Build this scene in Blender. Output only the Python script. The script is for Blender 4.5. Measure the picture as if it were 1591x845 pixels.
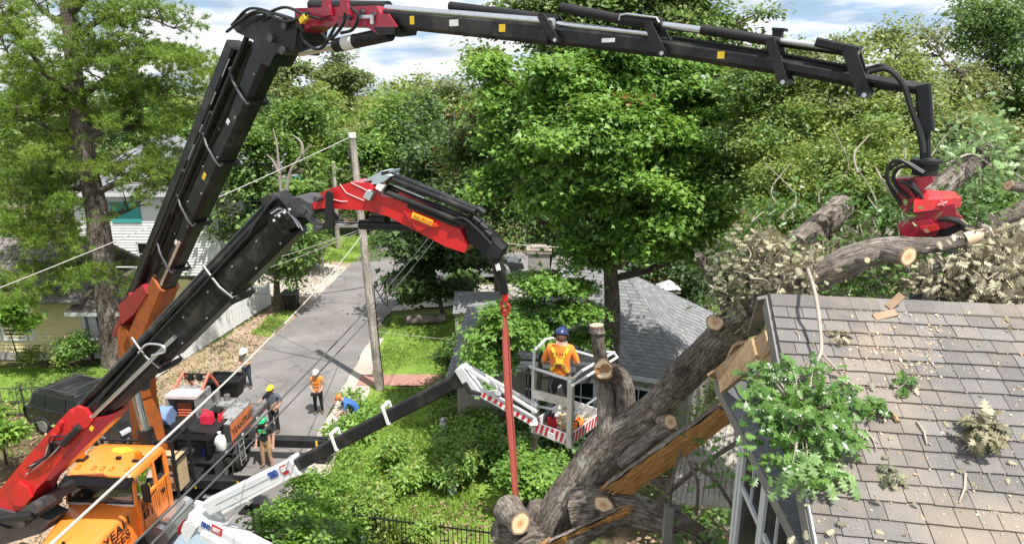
import bpy, bmesh, math, random
import numpy as np
from mathutils import Vector, Matrix, Euler
for o in list(bpy.data.objects): bpy.data.objects.remove(o)
scene = bpy.context.scene
COL = scene.collection
R = math.radians
random.seed(7)

# ------------------------------------------------------------------ camera
CAM = Vector((0.0, 0.0, 12.0)); PITCH = R(15.6); FPX = 1059.0
cd = bpy.data.cameras.new('camera'); cam = bpy.data.objects.new('camera', cd); COL.objects.link(cam)
cam.location = CAM; cam.rotation_euler = (math.pi/2 - PITCH, 0, 0)
cd.sensor_width = 36.0; cd.lens = 36.0*FPX/1591.0; cd.clip_start = 0.1; cd.clip_end = 3000
scene.camera = cam
# ------------------------------------------------------------------ sky
SUN_AZ = R(141.5); SUN_EL = R(64)
world = bpy.data.worlds.new('World'); scene.world = world; world.use_nodes = True
nt = world.node_tree; nt.nodes.clear()
N = nt.nodes.new; Lk = nt.links.new
wo = N('ShaderNodeOutputWorld'); bg = N('ShaderNodeBackground'); Lk(bg.outputs[0], wo.inputs[0])
bg.inputs['Strength'].default_value = 0.054
sky = N('ShaderNodeTexSky'); sky.sky_type = 'NISHITA'; sky.sun_disc = False
sky.sun_elevation = SUN_EL; sky.sun_rotation = SUN_AZ; sky.air_density = 1.0; sky.dust_density = 0.6; sky.ozone_density = 1.5
tc = N('ShaderNodeTexCoord'); mp = N('ShaderNodeMapping'); mp.inputs['Scale'].default_value = (1.0, 1.0, 4.2)
Lk(tc.outputs['Generated'], mp.inputs[0])
n1 = N('ShaderNodeTexNoise'); n1.inputs['Scale'].default_value = 3.4; n1.inputs['Detail'].default_value = 9; n1.inputs['Roughness'].default_value = .56
n1.inputs['Distortion'].default_value = .25
Lk(mp.outputs[0], n1.inputs['Vector'])
r1 = N('ShaderNodeValToRGB'); r1.color_ramp.elements[0].position = .34; r1.color_ramp.elements[1].position = .52
r1.color_ramp.elements[0].color = (.4, .4, .4, 1); r1.color_ramp.elements[1].color = (1, 1, 1, 1)
Lk(n1.outputs['Fac'], r1.inputs[0])
n2 = N('ShaderNodeTexNoise'); n2.inputs['Scale'].default_value = 7.5; n2.inputs['Detail'].default_value = 7
mp2 = N('ShaderNodeMapping'); mp2.inputs['Scale'].default_value = (1.0, 1.0, 5.0); mp2.inputs['Location'].default_value = (3.1, 1.7, .55)
Lk(tc.outputs['Generated'], mp2.inputs[0]); Lk(mp2.outputs[0], n2.inputs['Vector'])
r2 = N('ShaderNodeValToRGB'); r2.color_ramp.elements[0].position = .36; r2.color_ramp.elements[1].position = .54
r2.color_ramp.elements[0].color = (6.4, 8.8, 12.2, 1); r2.color_ramp.elements[1].color = (16.0, 16.1, 16.3, 1)
Lk(n2.outputs['Fac'], r2.inputs[0])
mx = N('ShaderNodeMix'); mx.data_type = 'RGBA'
Lk(r1.outputs[0], mx.inputs[0]); Lk(sky.outputs[0], mx.inputs[6]); Lk(r2.outputs[0], mx.inputs[7])
Lk(mx.outputs[2], bg.inputs['Color'])
# ------------------------------------------------------------------ sun and exposure
sd = bpy.data.lights.new('sun', 'SUN'); sd.energy = 5.0; sd.angle = R(.53); sd.color = (1.0, .965, .90)
sun = bpy.data.objects.new('sun', sd); COL.objects.link(sun)
sdir = Vector((math.sin(SUN_AZ)*math.cos(SUN_EL), math.cos(SUN_AZ)*math.cos(SUN_EL), math.sin(SUN_EL)))
sun.rotation_euler = sdir.to_track_quat('Z', 'Y').to_euler(); sun.location = (0, 0, 60)
vs = scene.view_settings; vs.view_transform = 'Standard'; vs.look = 'None'; vs.exposure = 0.6; vs.gamma = 1.0
try: vs.use_curve_mapping = False
except Exception: pass
scene.render.engine = 'CYCLES'
scene.cycles.max_bounces = 6; scene.cycles.transparent_max_bounces = 6; scene.cycles.diffuse_bounces = 3; scene.cycles.glossy_bounces = 2
scene.cycles.use_denoising = True

# ------------------------------------------------------------------ picture -> place
cP, sP = math.cos(PITCH), math.sin(PITCH)
def ray(u, v):
    x = (u-795.5)/FPX; y = -(v-422.5)/FPX
    return Vector((x, cP + y*sP, -sP + y*cP))
def G(u, v, z=0.0):
    d = ray(u, v); t = (z-CAM.z)/d.z
    return CAM + d*t
def A(u, v, Y):
    d = ray(u, v); return CAM + d*(Y/d.y)
class Plane:
    """a standing plane n.p = c in which a crane or lift works"""
    def __init__(s, p, q):
        d = Vector((q[0]-p[0], q[1]-p[1], 0)).normalized(); s.d = d
        s.n = Vector((-d.y, d.x, 0)); s.c = s.n.x*p[0] + s.n.y*p[1]
    def __call__(s, u, v, off=0.0):
        d = ray(u, v); t = (s.c + off - s.n.dot(Vector((CAM.x, CAM.y, 0))))/s.n.dot(d)
        return CAM + d*t

# ------------------------------------------------------------------ materials
MATS = {}
def nodes(name):
    m = bpy.data.materials.new(name); m.use_nodes = True
    t = m.node_tree; b = t.nodes['Principled BSDF']
    return m, t, b, t.nodes.new, t.links.new
def ramp(N, L, src, stops):
    r = N('ShaderNodeValToRGB'); cr = r.color_ramp
    while len(cr.elements) < len(stops): cr.elements.new(.5)
    for e, (p, c) in zip(cr.elements, stops): e.position = p; e.color = (*c, 1) if len(c) == 3 else c
    L(src, r.inputs[0]); return r.outputs[0]
def noise(N, L, scale, detail=5, rough=.55, vec=None, dist=0):
    n = N('ShaderNodeTexNoise'); n.inputs['Scale'].default_value = scale; n.inputs['Detail'].default_value = detail
    n.inputs['Roughness'].default_value = rough; n.inputs['Distortion'].default_value = dist
    if vec is not None: L(vec, n.inputs['Vector'])
    return n.outputs['Fac']
def bump(N, L, b, h, strength=.3, dist=.02):
    n = N('ShaderNodeBump'); n.inputs['Strength'].default_value = strength; n.inputs['Distance'].default_value = dist
    L(h, n.inputs['Height']); L(n.outputs[0], b.inputs['Normal'])
def coords(N, kind='Object', scale=None, L=None):
    t = N('ShaderNodeTexCoord'); o = t.outputs[kind]
    if scale:
        m = N('ShaderNodeMapping'); m.inputs['Scale'].default_value = scale; L(o, m.inputs[0]); o = m.outputs[0]
    return o
def paint(name, col, dirt=None, scale=3.0, rough=.4, metal=0.0, amount=.35, coat=0.0, bmp=.08, bscale=60, spread=.18, spec=.4):
    """painted or plain solid with wear: col broken up by patches of dirt"""
    if name in MATS: return MATS[name]
    m, t, b, N, L = nodes(name)
    v = coords(N)
    dirt = dirt or tuple(c*.55 for c in col)
    f = noise(N, L, scale, 9, .65, v)
    c = ramp(N, L, f, [(.5-spread, tuple(col[i]*(1-amount)+dirt[i]*amount for i in range(3))), (.5, col), (.5+spread+.12, tuple(min(1, x*1.08+.004) for x in col))])
    L(c, b.inputs['Base Color'])
    rr = N('ShaderNodeMapRange'); rr.inputs['To Min'].default_value = min(1, rough*1.35); rr.inputs['To Max'].default_value = rough*.8
    L(f, rr.inputs['Value']); L(rr.outputs[0], b.inputs['Roughness'])
    b.inputs['Metallic'].default_value = metal; b.inputs['Specular IOR Level'].default_value = spec
    if coat: b.inputs['Coat Weight'].default_value = coat; b.inputs['Coat Roughness'].default_value = .12
    if bmp: bump(N, L, b, noise(N, L, bscale, 3, .5, v), bmp, .01)
    MATS[name] = m; return m
def leafmat(name, c0, c1, c2, trans=.35, rough=.5, single=False):
    m, t, b, N, L = nodes(name)
    g = N('ShaderNodeObjectInfo' if single else 'ShaderNodeNewGeometry')
    v = coords(N)
    f = noise(N, L, .35, 3, .5, v)
    ad = N('ShaderNodeMath'); ad.operation = 'MULTIPLY_ADD'; L(g.outputs['Random' if single else 'Random Per Island'], ad.inputs[0]); ad.inputs[1].default_value = .62
    m2 = N('ShaderNodeMath'); m2.operation = 'MULTIPLY_ADD'; L(f, m2.inputs[0]); m2.inputs[1].default_value = .9; m2.inputs[2].default_value = -.26
    L(m2.outputs[0], ad.inputs[2])
    c = ramp(N, L, ad.outputs[0], [(.08, c0), (.5, c1), (.95, c2)])
    L(c, b.inputs['Base Color']); b.inputs['Roughness'].default_value = rough; b.inputs['Specular IOR Level'].default_value = .55
    tr = N('ShaderNodeBsdfTranslucent')
    hs = N('ShaderNodeHueSaturation'); hs.inputs['Hue'].default_value = .485; hs.inputs['Saturation'].default_value = 1.0; hs.inputs['Value'].default_value = 1.5
    L(c, hs.inputs['Color']); L(hs.outputs[0], tr.inputs['Color'])
    ms = N('ShaderNodeMixShader'); ms.inputs[0].default_value = trans
    L(b.outputs[0], ms.inputs[1]); L(tr.outputs[0], ms.inputs[2]); L(ms.outputs[0], t.nodes['Material Output'].inputs['Surface'])
    MATS[name] = m; return m
def barkmat(name, dark, mid, lite, lichen=None, su=11.0, sv=1.0):
    m, t, b, N, L = nodes(name)
    uv0 = coords(N, 'UV'); ob = coords(N)
    nz = N('ShaderNodeTexNoise'); nz.inputs['Scale'].default_value = 2.0; nz.inputs['Detail'].default_value = 4; L(ob, nz.inputs['Vector'])
    wv = N('ShaderNodeVectorMath'); wv.operation = 'MULTIPLY_ADD'; wv.inputs[1].default_value = (.07, .35, 0); L(nz.outputs['Color'], wv.inputs[0]); L(uv0, wv.inputs[2])
    mpp = N('ShaderNodeMapping'); mpp.inputs['Scale'].default_value = (su, sv, 1); L(wv.outputs[0], mpp.inputs[0]); uv = mpp.outputs[0]
    f1 = noise(N, L, 3.2, 10, .75, uv, .4)
    vo = N('ShaderNodeTexVoronoi'); vo.feature = 'DISTANCE_TO_EDGE'; vo.inputs['Scale'].default_value = 2.6; L(uv, vo.inputs['Vector'])
    mu = N('ShaderNodeMath'); mu.operation = 'MULTIPLY_ADD'; L(f1, mu.inputs[0]); mu.inputs[1].default_value = .5
    mv = N('ShaderNodeMath'); mv.operation = 'MINIMUM'; L(vo.outputs['Distance'], mv.inputs[0]); mv.inputs[1].default_value = .16
    fo = noise(N, L, 11, 8, .75, ob); ma = N('ShaderNodeMath'); ma.operation = 'MULTIPLY_ADD'; L(fo, ma.inputs[0]); ma.inputs[1].default_value = .7; L(mv.outputs[0], ma.inputs[2]); L(ma.outputs[0], mu.inputs[2])
    c = ramp(N, L, mu.outputs[0], [(.50, dark), (.66, mid), (.88, lite)])
    if lichen:
        f2 = noise(N, L, 2.2, 7, .7, ob)
        k = ramp(N, L, f2, [(.58, (0, 0, 0)), (.68, (1, 1, 1))])
        mxn = N('ShaderNodeMix'); mxn.data_type = 'RGBA'; L(k, mxn.inputs[0]); L(c, mxn.inputs[6]); mxn.inputs[7].default_value = (*lichen, 1); c = mxn.outputs[2]
    fz = noise(N, L, .9, 5, .6, ob); mz = N('ShaderNodeMix'); mz.data_type = 'RGBA'; mz.blend_type = 'MULTIPLY'; mz.inputs[0].default_value = 1.0; L(c, mz.inputs[6])
    L(ramp(N, L, fz, [(.35, (.55, .52, .50)), (.6, (1.25, 1.25, 1.25))]), mz.inputs[7]); c = mz.outputs[2]
    L(c, b.inputs['Base Color']); b.inputs['Roughness'].default_value = .92; b.inputs['Specular IOR Level'].default_value = .15
    bump(N, L, b, mu.outputs[0], 1.0, .07)
    MATS[name] = m; return m

# ------------------------------------------------------------------ mesh building
def V3(p): return Vector(p) if len(p) == 3 else Vector((p[0], p[1], 0))
class MB:
    def __init__(s): s.v = []; s.f = []; s.mi = []; s.uv = []
    def add(s, vs, fs, mi=0, uvs=None):
        o = len(s.v); s.v += [tuple(p) for p in vs]
        for k, f in enumerate(fs):
            s.f.append([i+o for i in f]); s.mi.append(mi); s.uv.append(uvs[k] if uvs else None)
        return s
    def bx(s, x0, x1, y0, y1, z0, z1, mi=0, bev=0.0):
        if bev: return s.bar(((x0+x1)/2, y0, (z0+z1)/2), ((x0+x1)/2, y1, (z0+z1)/2), abs(x1-x0), abs(z1-z0), mi=mi, ch=bev)
        vs = [(x, y, z) for x in (x0, x1) for y in (y0, y1) for z in (z0, z1)]
        return s.add(vs, [(0,1,3,2),(4,6,7,5),(0,4,5,1),(2,3,7,6),(0,2,6,4),(1,5,7,3)], mi)
    def bar(s, p, q, w, h, up=(0,0,1), w2=None, h2=None, mi=0, ch=None):
        """box section from p to q (w across, h along up), corners chamfered by ch"""
        p, q = V3(p), V3(q); d = (q-p)
        if d.length < 1e-6: return s
        d.normalize(); up = V3(up); a = d.cross(up)
        if a.length < 1e-4: a = d.cross(Vector((0, 1, 0)))
        a.normalize(); b = a.cross(d).normalized()
        w2 = w if w2 is None else w2; h2 = h if h2 is None else h2
        vs = []
        for c, ww, hh in ((p, w, h), (q, w2, h2)):
            if ch:
                k = min(ch, ww*.45, hh*.45); x, y = ww/2, hh/2
                sec = [(-x+k,-y),(x-k,-y),(x,-y+k),(x,y-k),(x-k,y),(-x+k,y),(-x,y-k),(-x,-y+k)]
            else:
                x, y = ww/2, hh/2; sec = [(-x,-y),(x,-y),(x,y),(-x,y)]
            vs += [c + a*i + b*j for i, j in sec]
        n = 8 if ch else 4
        fs = [(i, (i+1) % n, n+(i+1) % n, n+i) for i in range(n)] + [tuple(range(n))[::-1], tuple(range(n, 2*n))]
        return s.add(vs, fs, mi)
    def tube(s, pts, rad, n=8, mi=0, cap=True, rough=0.0, seed=0, flat=1.0, closed=False):
        pts = [V3(p) for p in pts]; K = len(pts)
        if not hasattr(rad, '__len__'): rad = [rad]*K
        rng = random.Random(seed); ph = [rng.uniform(0, 6.28) for _ in range(8)]
        T = []
        for i in range(K):
            if closed: t = pts[(i+1) % K]-pts[i-1]
            else: t = pts[min(i+1, K-1)]-pts[max(i-1, 0)]
            T.append(t.normalized() if t.length > 1e-9 else Vector((0, 0, 1)))
        a = T[0].cross(Vector((0, 0, 1)))
        if a.length < .05: a = T[0].cross(Vector((0, 1, 0)))
        a.normalize(); vs = []; L = 0; Ls = []
        for i in range(K):
            if i: L += (pts[i]-pts[i-1]).length
            Ls.append(L)
            a = (a - T[i]*a.dot(T[i])).normalized(); b = T[i].cross(a)
            for k in range(n):
                th = 2*math.pi*k/n; r = rad[i]
                if rough:
                    r *= 1 + rough*(.5*math.sin(2*th+ph[0]+L*1.3)+.35*math.sin(3*th+ph[1]-L*2.1)+.3*math.sin(5*th+ph[2]+L*3.7)+.25*math.sin(7*th+ph[3]-L*1.1)*math.sin(L*4+ph[4])+.22*rng.uniform(-1, 1)+.3*math.sin(L*2.9+ph[5]))
                vs.append(pts[i] + a*(r*math.cos(th)) + b*(r*math.sin(th)*flat))
        fs, us = [], []
        for i in range(K if closed else K-1):
            j = (i+1) % K
            for k in range(n):
                k2 = (k+1) % n
                fs.append((i*n+k, i*n+k2, j*n+k2, j*n+k)); us.append([(k/n, Ls[i]), ((k+1)/n, Ls[i]), ((k+1)/n, Ls[j]), (k/n, Ls[j])])
        if cap and not closed:
            fs.append(tuple(range(n))[::-1]); us.append(None); fs.append(tuple((K-1)*n+k for k in range(n))); us.append(None)
        return s.add(vs, fs, mi, us)
    def cyl(s, p, q, r, n=14, mi=0, r2=None): return s.tube([p, q], [r, r if r2 is None else r2], n, mi)
    def prism(s, poly, vec, mi=0):
        poly = [V3(p) for p in poly]; vec = V3(vec); n = len(poly)
        vs = [p-vec*.5 for p in poly] + [p+vec*.5 for p in poly]
        fs = [tuple(range(n))[::-1], tuple(range(n, 2*n))] + [(i, (i+1) % n, n+(i+1) % n, n+i) for i in range(n)]
        return s.add(vs, fs, mi)
    def sph(s, c, r, n=10, m=7, mi=0, sc=(1,1,1), half=False):
        c = V3(c); vs = []; fs = []
        for i in range(m+1):
            ph = (math.pi/2 if half else math.pi)*i/m
            for k in range(n):
                th = 2*math.pi*k/n
                vs.append(c + Vector((r*sc[0]*math.sin(ph)*math.cos(th), r*sc[1]*math.sin(ph)*math.sin(th), r*sc[2]*math.cos(ph))))
        for i in range(m):
            for k in range(n): fs.append((i*n+k, (i+1)*n+k, (i+1)*n+(k+1) % n, i*n+(k+1) % n))
        return s.add(vs, fs, mi)
    def disc(s, c, nrm, r, n=24, seed=0, jag=.06, mi=0, thick=.012, oval=1.0):
        """a sawn face: thin disc with radial uv for the rings"""
        c, nrm = V3(c), V3(nrm).normalized(); rng = random.Random(seed)
        a = nrm.cross(Vector((.3, .2, 1))).normalized(); b = nrm.cross(a); vs = []; rr = []
        ph = rng.uniform(0, 6)
        for k in range(n):
            th = 2*math.pi*k/n; q = r*(1+jag*math.sin(2*th+ph)+jag*.6*math.sin(5*th+ph*2)+rng.uniform(-.3, .3)*jag); rr.append(q)
            vs.append(c + a*q*math.cos(th)*oval + b*q*math.sin(th) + nrm*thick)
        for k in range(n): vs.append(vs[k]-nrm*thick*2.5)
        vs.append(c+nrm*thick)
        fs, us = [], []
        for k in range(n):
            k2 = (k+1) % n; t1, t2 = 2*math.pi*k/n, 2*math.pi*(k+1)/n
            fs.append((2*n, k, k2)); us.append([(0, 0), (math.cos(t1), math.sin(t1)), (math.cos(t2), math.sin(t2))])
            fs.append((k, n+k, n+k2, k2)); us.append([(math.cos(t1), math.sin(t1)), (1.05*math.cos(t1), 1.05*math.sin(t1)), (1.05*math.cos(t2), 1.05*math.sin(t2)), (math.cos(t2), math.sin(t2))])
        return s.add(vs, fs, mi, us)
    def build(s, name, mats, parent=None, smooth=False, loc=None):
        off = root_off(parent)
        me = bpy.data.meshes.new(name)
        me.from_pydata([(p[0]-off[0], p[1]-off[1], p[2]-off[2]) for p in s.v], [], s.f)
        if any(u for u in s.uv):
            lay = me.uv_layers.new(name='UVMap'); k = 0; buf = []
            for f, u in zip(s.f, s.uv): buf += u if u else [(0, 0)]*len(f)
            lay.data.foreach_set('uv', np.array(buf, dtype=np.float32).ravel())
        if not isinstance(mats, (list, tuple)): mats = [mats]
        for m in mats: me.materials.append(m)
        if len(mats) > 1: me.polygons.foreach_set('material_index', np.array(s.mi, dtype=np.int32))
        if smooth: me.polygons.foreach_set('use_smooth', np.ones(len(me.polygons), dtype=bool))
        me.update()
        bm = bmesh.new(); bm.from_mesh(me); bmesh.ops.recalc_face_normals(bm, faces=bm.faces); bm.to_mesh(me); bm.free()
        if smooth:
            try: me.set_sharp_from_angle(angle=R(42))
            except Exception: pass
        o = bpy.data.objects.new(name, me); COL.objects.link(o)
        if parent is not None: o.parent = parent
        elif loc is not None: o.location = loc
        return o
OFF = {}
def root_off(o):
    while o is not None and o.parent is not None: o = o.parent
    return OFF.get(o.name, (0, 0, 0)) if o is not None else (0, 0, 0)
def tag(o, label=None, cat=None, group=None, kind=None):
    if label: o['label'] = label
    if cat: o['category'] = cat
    if group: o['group'] = group
    if kind: o['kind'] = kind
    return o
def thing(name, label, cat, loc=(0,0,0), rotz=None, group=None):
    """an Empty at the thing's base; with rotz the parts are given in its own frame, without it in world coordinates"""
    o = bpy.data.objects.new(name, None); COL.objects.link(o); o.location = loc; o.empty_display_size = .2
    if rotz is not None: o.rotation_euler = (0, 0, rotz); OFF[o.name] = (0, 0, 0)
    else: OFF[o.name] = tuple(loc)
    return tag(o, label, cat, group)
def structure(o): o['kind'] = 'structure'; return o
def curve(pts, k=8):
    """smooth path through points (Catmull-Rom); also carries extra components"""
    P = [np.array(p, float) for p in pts]; P = [2*P[0]-P[1]] + P + [2*P[-1]-P[-2]]; out = []
    for i in range(1, len(P)-2):
        for j in range(k):
            t = j/k; a, b, c, d = P[i-1], P[i], P[i+1], P[i+2]
            out.append(.5*((2*b)+(-a+c)*t+(2*a-5*b+4*c-d)*t*t+(-a+3*b-3*c+d)*t**3))
    out.append(P[-2]); return out
def text(name, s, mat, parent, o, xdir, ydir, size, depth=.004, bold=.0, xs=1.0):
    """flat lettering as a thin mesh: o = lower-left corner, in the frame of the parent"""
    c = bpy.data.curves.new(name, 'FONT'); c.body = s; c.size = size; c.extrude = depth; c.offset = bold; c.resolution_u = 3
    t = bpy.data.objects.new(name, c); COL.objects.link(t)
    dg = bpy.context.evaluated_depsgraph_get(); me = bpy.data.meshes.new_from_object(t.evaluated_get(dg))
    bpy.data.objects.remove(t); bpy.data.curves.remove(c)
    x = V3(xdir).normalized(); y = V3(ydir); y = (y-x*y.dot(x)).normalized(); z = x.cross(y)
    off = V3(root_off(parent)); oo = V3(o)-off
    M = Matrix(((x.x*xs, y.x, z.x, oo.x), (x.y*xs, y.y, z.y, oo.y), (x.z*xs, y.z, z.z, oo.z), (0, 0, 0, 1))); me.transform(M)
    me.materials.clear(); me.materials.append(mat); me.name = name
    ob = bpy.data.objects.new(name, me); COL.objects.link(ob); ob.parent = parent; return ob

# ------------------------------------------------------------------ foliage
def npmesh(name, verts, faces, mat, parent=None, nper=3):
    off = root_off(parent)
    me = bpy.data.meshes.new(name); nv, nf = len(verts), len(faces)
    me.vertices.add(nv); me.vertices.foreach_set('co', (verts-np.array(off)).astype(np.float32).ravel())
    me.loops.add(nf*nper); me.loops.foreach_set('vertex_index', faces.astype(np.int32).ravel())
    me.polygons.add(nf); me.polygons.foreach_set('loop_start', np.arange(0, nf*nper, nper, dtype=np.int32))
    me.update(calc_edges=True); me.materials.append(mat)
    o = bpy.data.objects.new(name, me); COL.objects.link(o)
    if parent is not None: o.parent = parent
    return o
LEAF = {  # outline in (along, across, lift), fan faces
 'plain': (np.array([(0,0,0),(.45,.30,.09),(1,0,-.05),(.45,-.30,.09)]), np.array([(0,1,2),(0,2,3)])),
 'lobed': (np.array([(0,0,0),(.34,.62,.07),(.56,.22,.04),(1,0,-.08),(.56,-.22,.04),(.34,-.62,.07)]), np.array([(0,1,2),(0,2,3),(0,3,4),(0,4,5)])),
 'needle': (np.array([(0,.05,0),(0,-.05,0),(1,0,0)]), np.array([(0,1,2)])),
}
def unit(a): return a/np.maximum(np.linalg.norm(a, axis=1, keepdims=True), 1e-6)
def leaves(name, c, nrm, d, size, mat, parent=None, shape='plain'):
    base, fc = LEAF[shape]; n = len(c)
    nrm = unit(nrm); d = unit(d - nrm*(d*nrm).sum(1, keepdims=True)); s = np.cross(nrm, d)
    v = c[:, None, :] + size[:, None, None]*(base[None, :, 0, None]*d[:, None, :] + base[None, :, 1, None]*s[:, None, :] + base[None, :, 2, None]*nrm[:, None, :])
    f = fc[None] + (np.arange(n)*len(base))[:, None, None]
    return npmesh(name, v.reshape(-1, 3), f.reshape(-1, 3), mat, parent)
def clumps(rng, blobs, ncl, shell=.5, bv=.34):
    """clump centres gathered into boughs: boughs stand apart in the blobs [(centre, radii)], clumps crowd the top of each bough"""
    w = np.array([b[1][0]*b[1][1]+b[1][2]*b[1][0] for b in blobs], float); w /= w.sum()
    nb = max(4, ncl//9); idx = rng.choice(len(blobs), nb, p=w)
    C = np.array([b[0] for b in blobs], float)[idx]; Rr = np.array([b[1] for b in blobs], float)[idx]
    u = unit(rng.normal(size=(nb, 3)) + np.array([0, 0, .25])); r = (shell + (1-shell)*rng.random((nb, 1))**.6)*(1+.2*rng.normal(size=(nb, 1)))
    B = C + u*r*Rr; S = Rr.mean(1, keepdims=True)*rng.uniform(.22, .46, (nb, 1))
    k = rng.choice(nb, ncl, p=(S[:, 0]**2/(S[:, 0]**2).sum())); v = rng.normal(size=(ncl, 3)); v /= np.maximum(1, np.linalg.norm(v, axis=1, keepdims=True)/1.5)
    o = unit(u*np.array([1, 1, .25])); along = rng.normal(size=(ncl, 1))*.75
    P = B[k] + v*S[k]*np.array([.8, .8, bv]) + o[k]*along*S[k] - np.array([0, 0, .28])*np.maximum(0, along)*S[k]
    return P, unit(u[k] + v*.35)
def foliage(rng, cl, out, per, spread, flat=.35, up=.9, tilt=.5):
    """leaves of each clump: c, n, d arrays"""
    n = len(cl)*per
    cc = np.repeat(cl, per, 0); oo = np.repeat(out, per, 0)
    sc = np.repeat(rng.uniform(.6, 1.35, (len(cl), 1)), per, 0)*spread
    off = rng.normal(size=(n, 3))*sc*np.array([1, 1, flat])
    nr = np.array([0, 0, up]) + oo*.45 + rng.normal(size=(n, 3))*tilt
    d = off + rng.normal(size=(n, 3))*sc*.5 + oo*.3*sc + np.array([0, 0, -.25])*sc
    return cc+off, nr, d

# ================================================================== SETTING
def groundmat():
    m, t, b, N, L = nodes('forest_floor'); v = coords(N)
    f1 = noise(N, L, .12, 6, .6, v); f2 = noise(N, L, 1.6, 9, .7, v); f3 = noise(N, L, 14, 6, .7, v)
    c1 = ramp(N, L, f2, [(.3, (.05, .035, .022)), (.5, (.13, .095, .06)), (.7, (.24, .18, .12))])
    c2 = ramp(N, L, f3, [(.3, (.03, .05, .012)), (.55, (.085, .14, .03)), (.75, (.15, .21, .06))])
    ad = N('ShaderNodeMath'); ad.operation = 'MULTIPLY_ADD'; L(f2, ad.inputs[0]); ad.inputs[1].default_value = .55; L(f1, ad.inputs[2])
    k = ramp(N, L, ad.outputs[0], [(.70, (0, 0, 0)), (.84, (1, 1, 1))])
    mxn = N('ShaderNodeMix'); mxn.data_type = 'RGBA'; L(k, mxn.inputs[0]); L(c1, mxn.inputs[6]); L(c2, mxn.inputs[7])
    L(mxn.outputs[2], b.inputs['Base Color']); b.inputs['Roughness'].default_value = .95; b.inputs['Specular IOR Level'].default_value = .1
    bump(N, L, b, f3, .7, .06); return m
def asphaltmat():
    m, t, b, N, L = nodes('asphalt'); v = coords(N)
    f1 = noise(N, L, .5, 7, .6, v); f2 = noise(N, L, 60, 4, .8, v); f3 = noise(N, L, 3, 9, .75, v, .6)
    c = ramp(N, L, f1, [(.3, (.135, .125, .12)), (.55, (.185, .172, .166)), (.75, (.24, .225, .215))])
    k = ramp(N, L, f3, [(.60, (0, 0, 0)), (.72, (.5, .5, .5))])
    mxn = N('ShaderNodeMix'); mxn.data_type = 'RGBA'; L(k, mxn.inputs[0]); L(c, mxn.inputs[6]); mxn.inputs[7].default_value = (.31, .29, .27, 1)
    L(mxn.outputs[2], b.inputs['Base Color']); b.inputs['Roughness'].default_value = .88
    vo = N('ShaderNodeTexVoronoi'); vo.feature = 'DISTANCE_TO_EDGE'; vo.inputs['Scale'].default_value = .28; wn_ = N('ShaderNodeTexNoise'); wn_.inputs['Scale'].default_value = 1.2; wn_.inputs['Detail'].default_value = 6; L(v, wn_.inputs['Vector'])
    va = N('ShaderNodeVectorMath'); va.operation = 'MULTIPLY_ADD'; va.inputs[1].default_value = (1.4, 1.4, 0); L(wn_.outputs['Color'], va.inputs[0]); L(v, va.inputs[2]); L(va.outputs[0], vo.inputs['Vector'])
    m4 = N('ShaderNodeMix'); m4.data_type = 'RGBA'; L(ramp(N, L, vo.outputs['Distance'], [(.0, (.8, .8, .8)), (.012, (0, 0, 0))]), m4.inputs[0]); L(mxn.outputs[2], m4.inputs[6]); m4.inputs[7].default_value = (.085, .08, .077, 1); L(m4.outputs[2], b.inputs['Base Color'])
    bump(N, L, b, f2, .35, .01); return m
def stainmat(name, cols, s1=1.2, s2=25, bs=.5):
    m, t, b, N, L = nodes(name); v = coords(N)
    f1 = noise(N, L, s1, 8, .65, v); f2 = noise(N, L, s2, 5, .7, v)
    ad = N('ShaderNodeMath'); ad.operation = 'MULTIPLY_ADD'; L(f2, ad.inputs[0]); ad.inputs[1].default_value = .5
    m2 = N('ShaderNodeMath'); m2.operation = 'MULTIPLY'; L(f1, m2.inputs[0]); m2.inputs[1].default_value = .5; L(m2.outputs[0], ad.inputs[2])
    L(ramp(N, L, ad.outputs[0], [(.34, cols[0]), (.5, cols[1]), (.66, cols[2])]), b.inputs['Base Color'])
    b.inputs['Roughness'].default_value = .93; b.inputs['Specular IOR Level'].default_value = .12
    bump(N, L, b, f2, bs, .03); return m
def brickmat(name, c1, c2, mortar, scale=4.0, bw=.5, rh=.25, rot=0):
    m, t, b, N, L = nodes(name); v = coords(N)
    mp = N('ShaderNodeMapping'); mp.inputs['Rotation'].default_value = (0, 0, rot); L(v, mp.inputs[0])
    k = N('ShaderNodeTexBrick'); L(mp.outputs[0], k.inputs['Vector']); k.inputs['Scale'].default_value = scale
    k.inputs['Color1'].default_value = (*c1, 1); k.inputs['Color2'].default_value = (*c2, 1); k.inputs['Mortar'].default_value = (*mortar, 1)
    k.inputs['Mortar Size'].default_value = .02; k.inputs['Brick Width'].default_value = bw; k.inputs['Row Height'].default_value = rh
    f = noise(N, L, 2.5, 8, .7, v)
    mxn = N('ShaderNodeMix'); mxn.data_type = 'RGBA'; mxn.blend_type = 'MULTIPLY'; mxn.inputs[0].default_value = .8
    L(k.outputs['Color'], mxn.inputs[6]); L(ramp(N, L, f, [(.3, (.55, .52, .5)), (.6, (1.05, 1.05, 1.05))]), mxn.inputs[7])
    L(mxn.outputs[2], b.inputs['Base Color']); b.inputs['Roughness'].default_value = .9
    bump(N, L, b, k.outputs['Fac'], -.4, .02); return m
M_ground = groundmat(); M_asphalt = asphaltmat()
M_lawn = stainmat('lawn_grass', [(.07, .12, .02), (.15, .24, .04), (.26, .33, .08)], .9, 22, .8)
M_dirt = stainmat('bare_dirt', [(.17, .115, .075), (.31, .23, .16), (.46, .37, .28)], .8, 16, .5)
M_gravel = stainmat('pale_gravel', [(.27, .23, .19), (.42, .38, .33), (.58, .53, .47)], .6, 30, .6)
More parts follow.
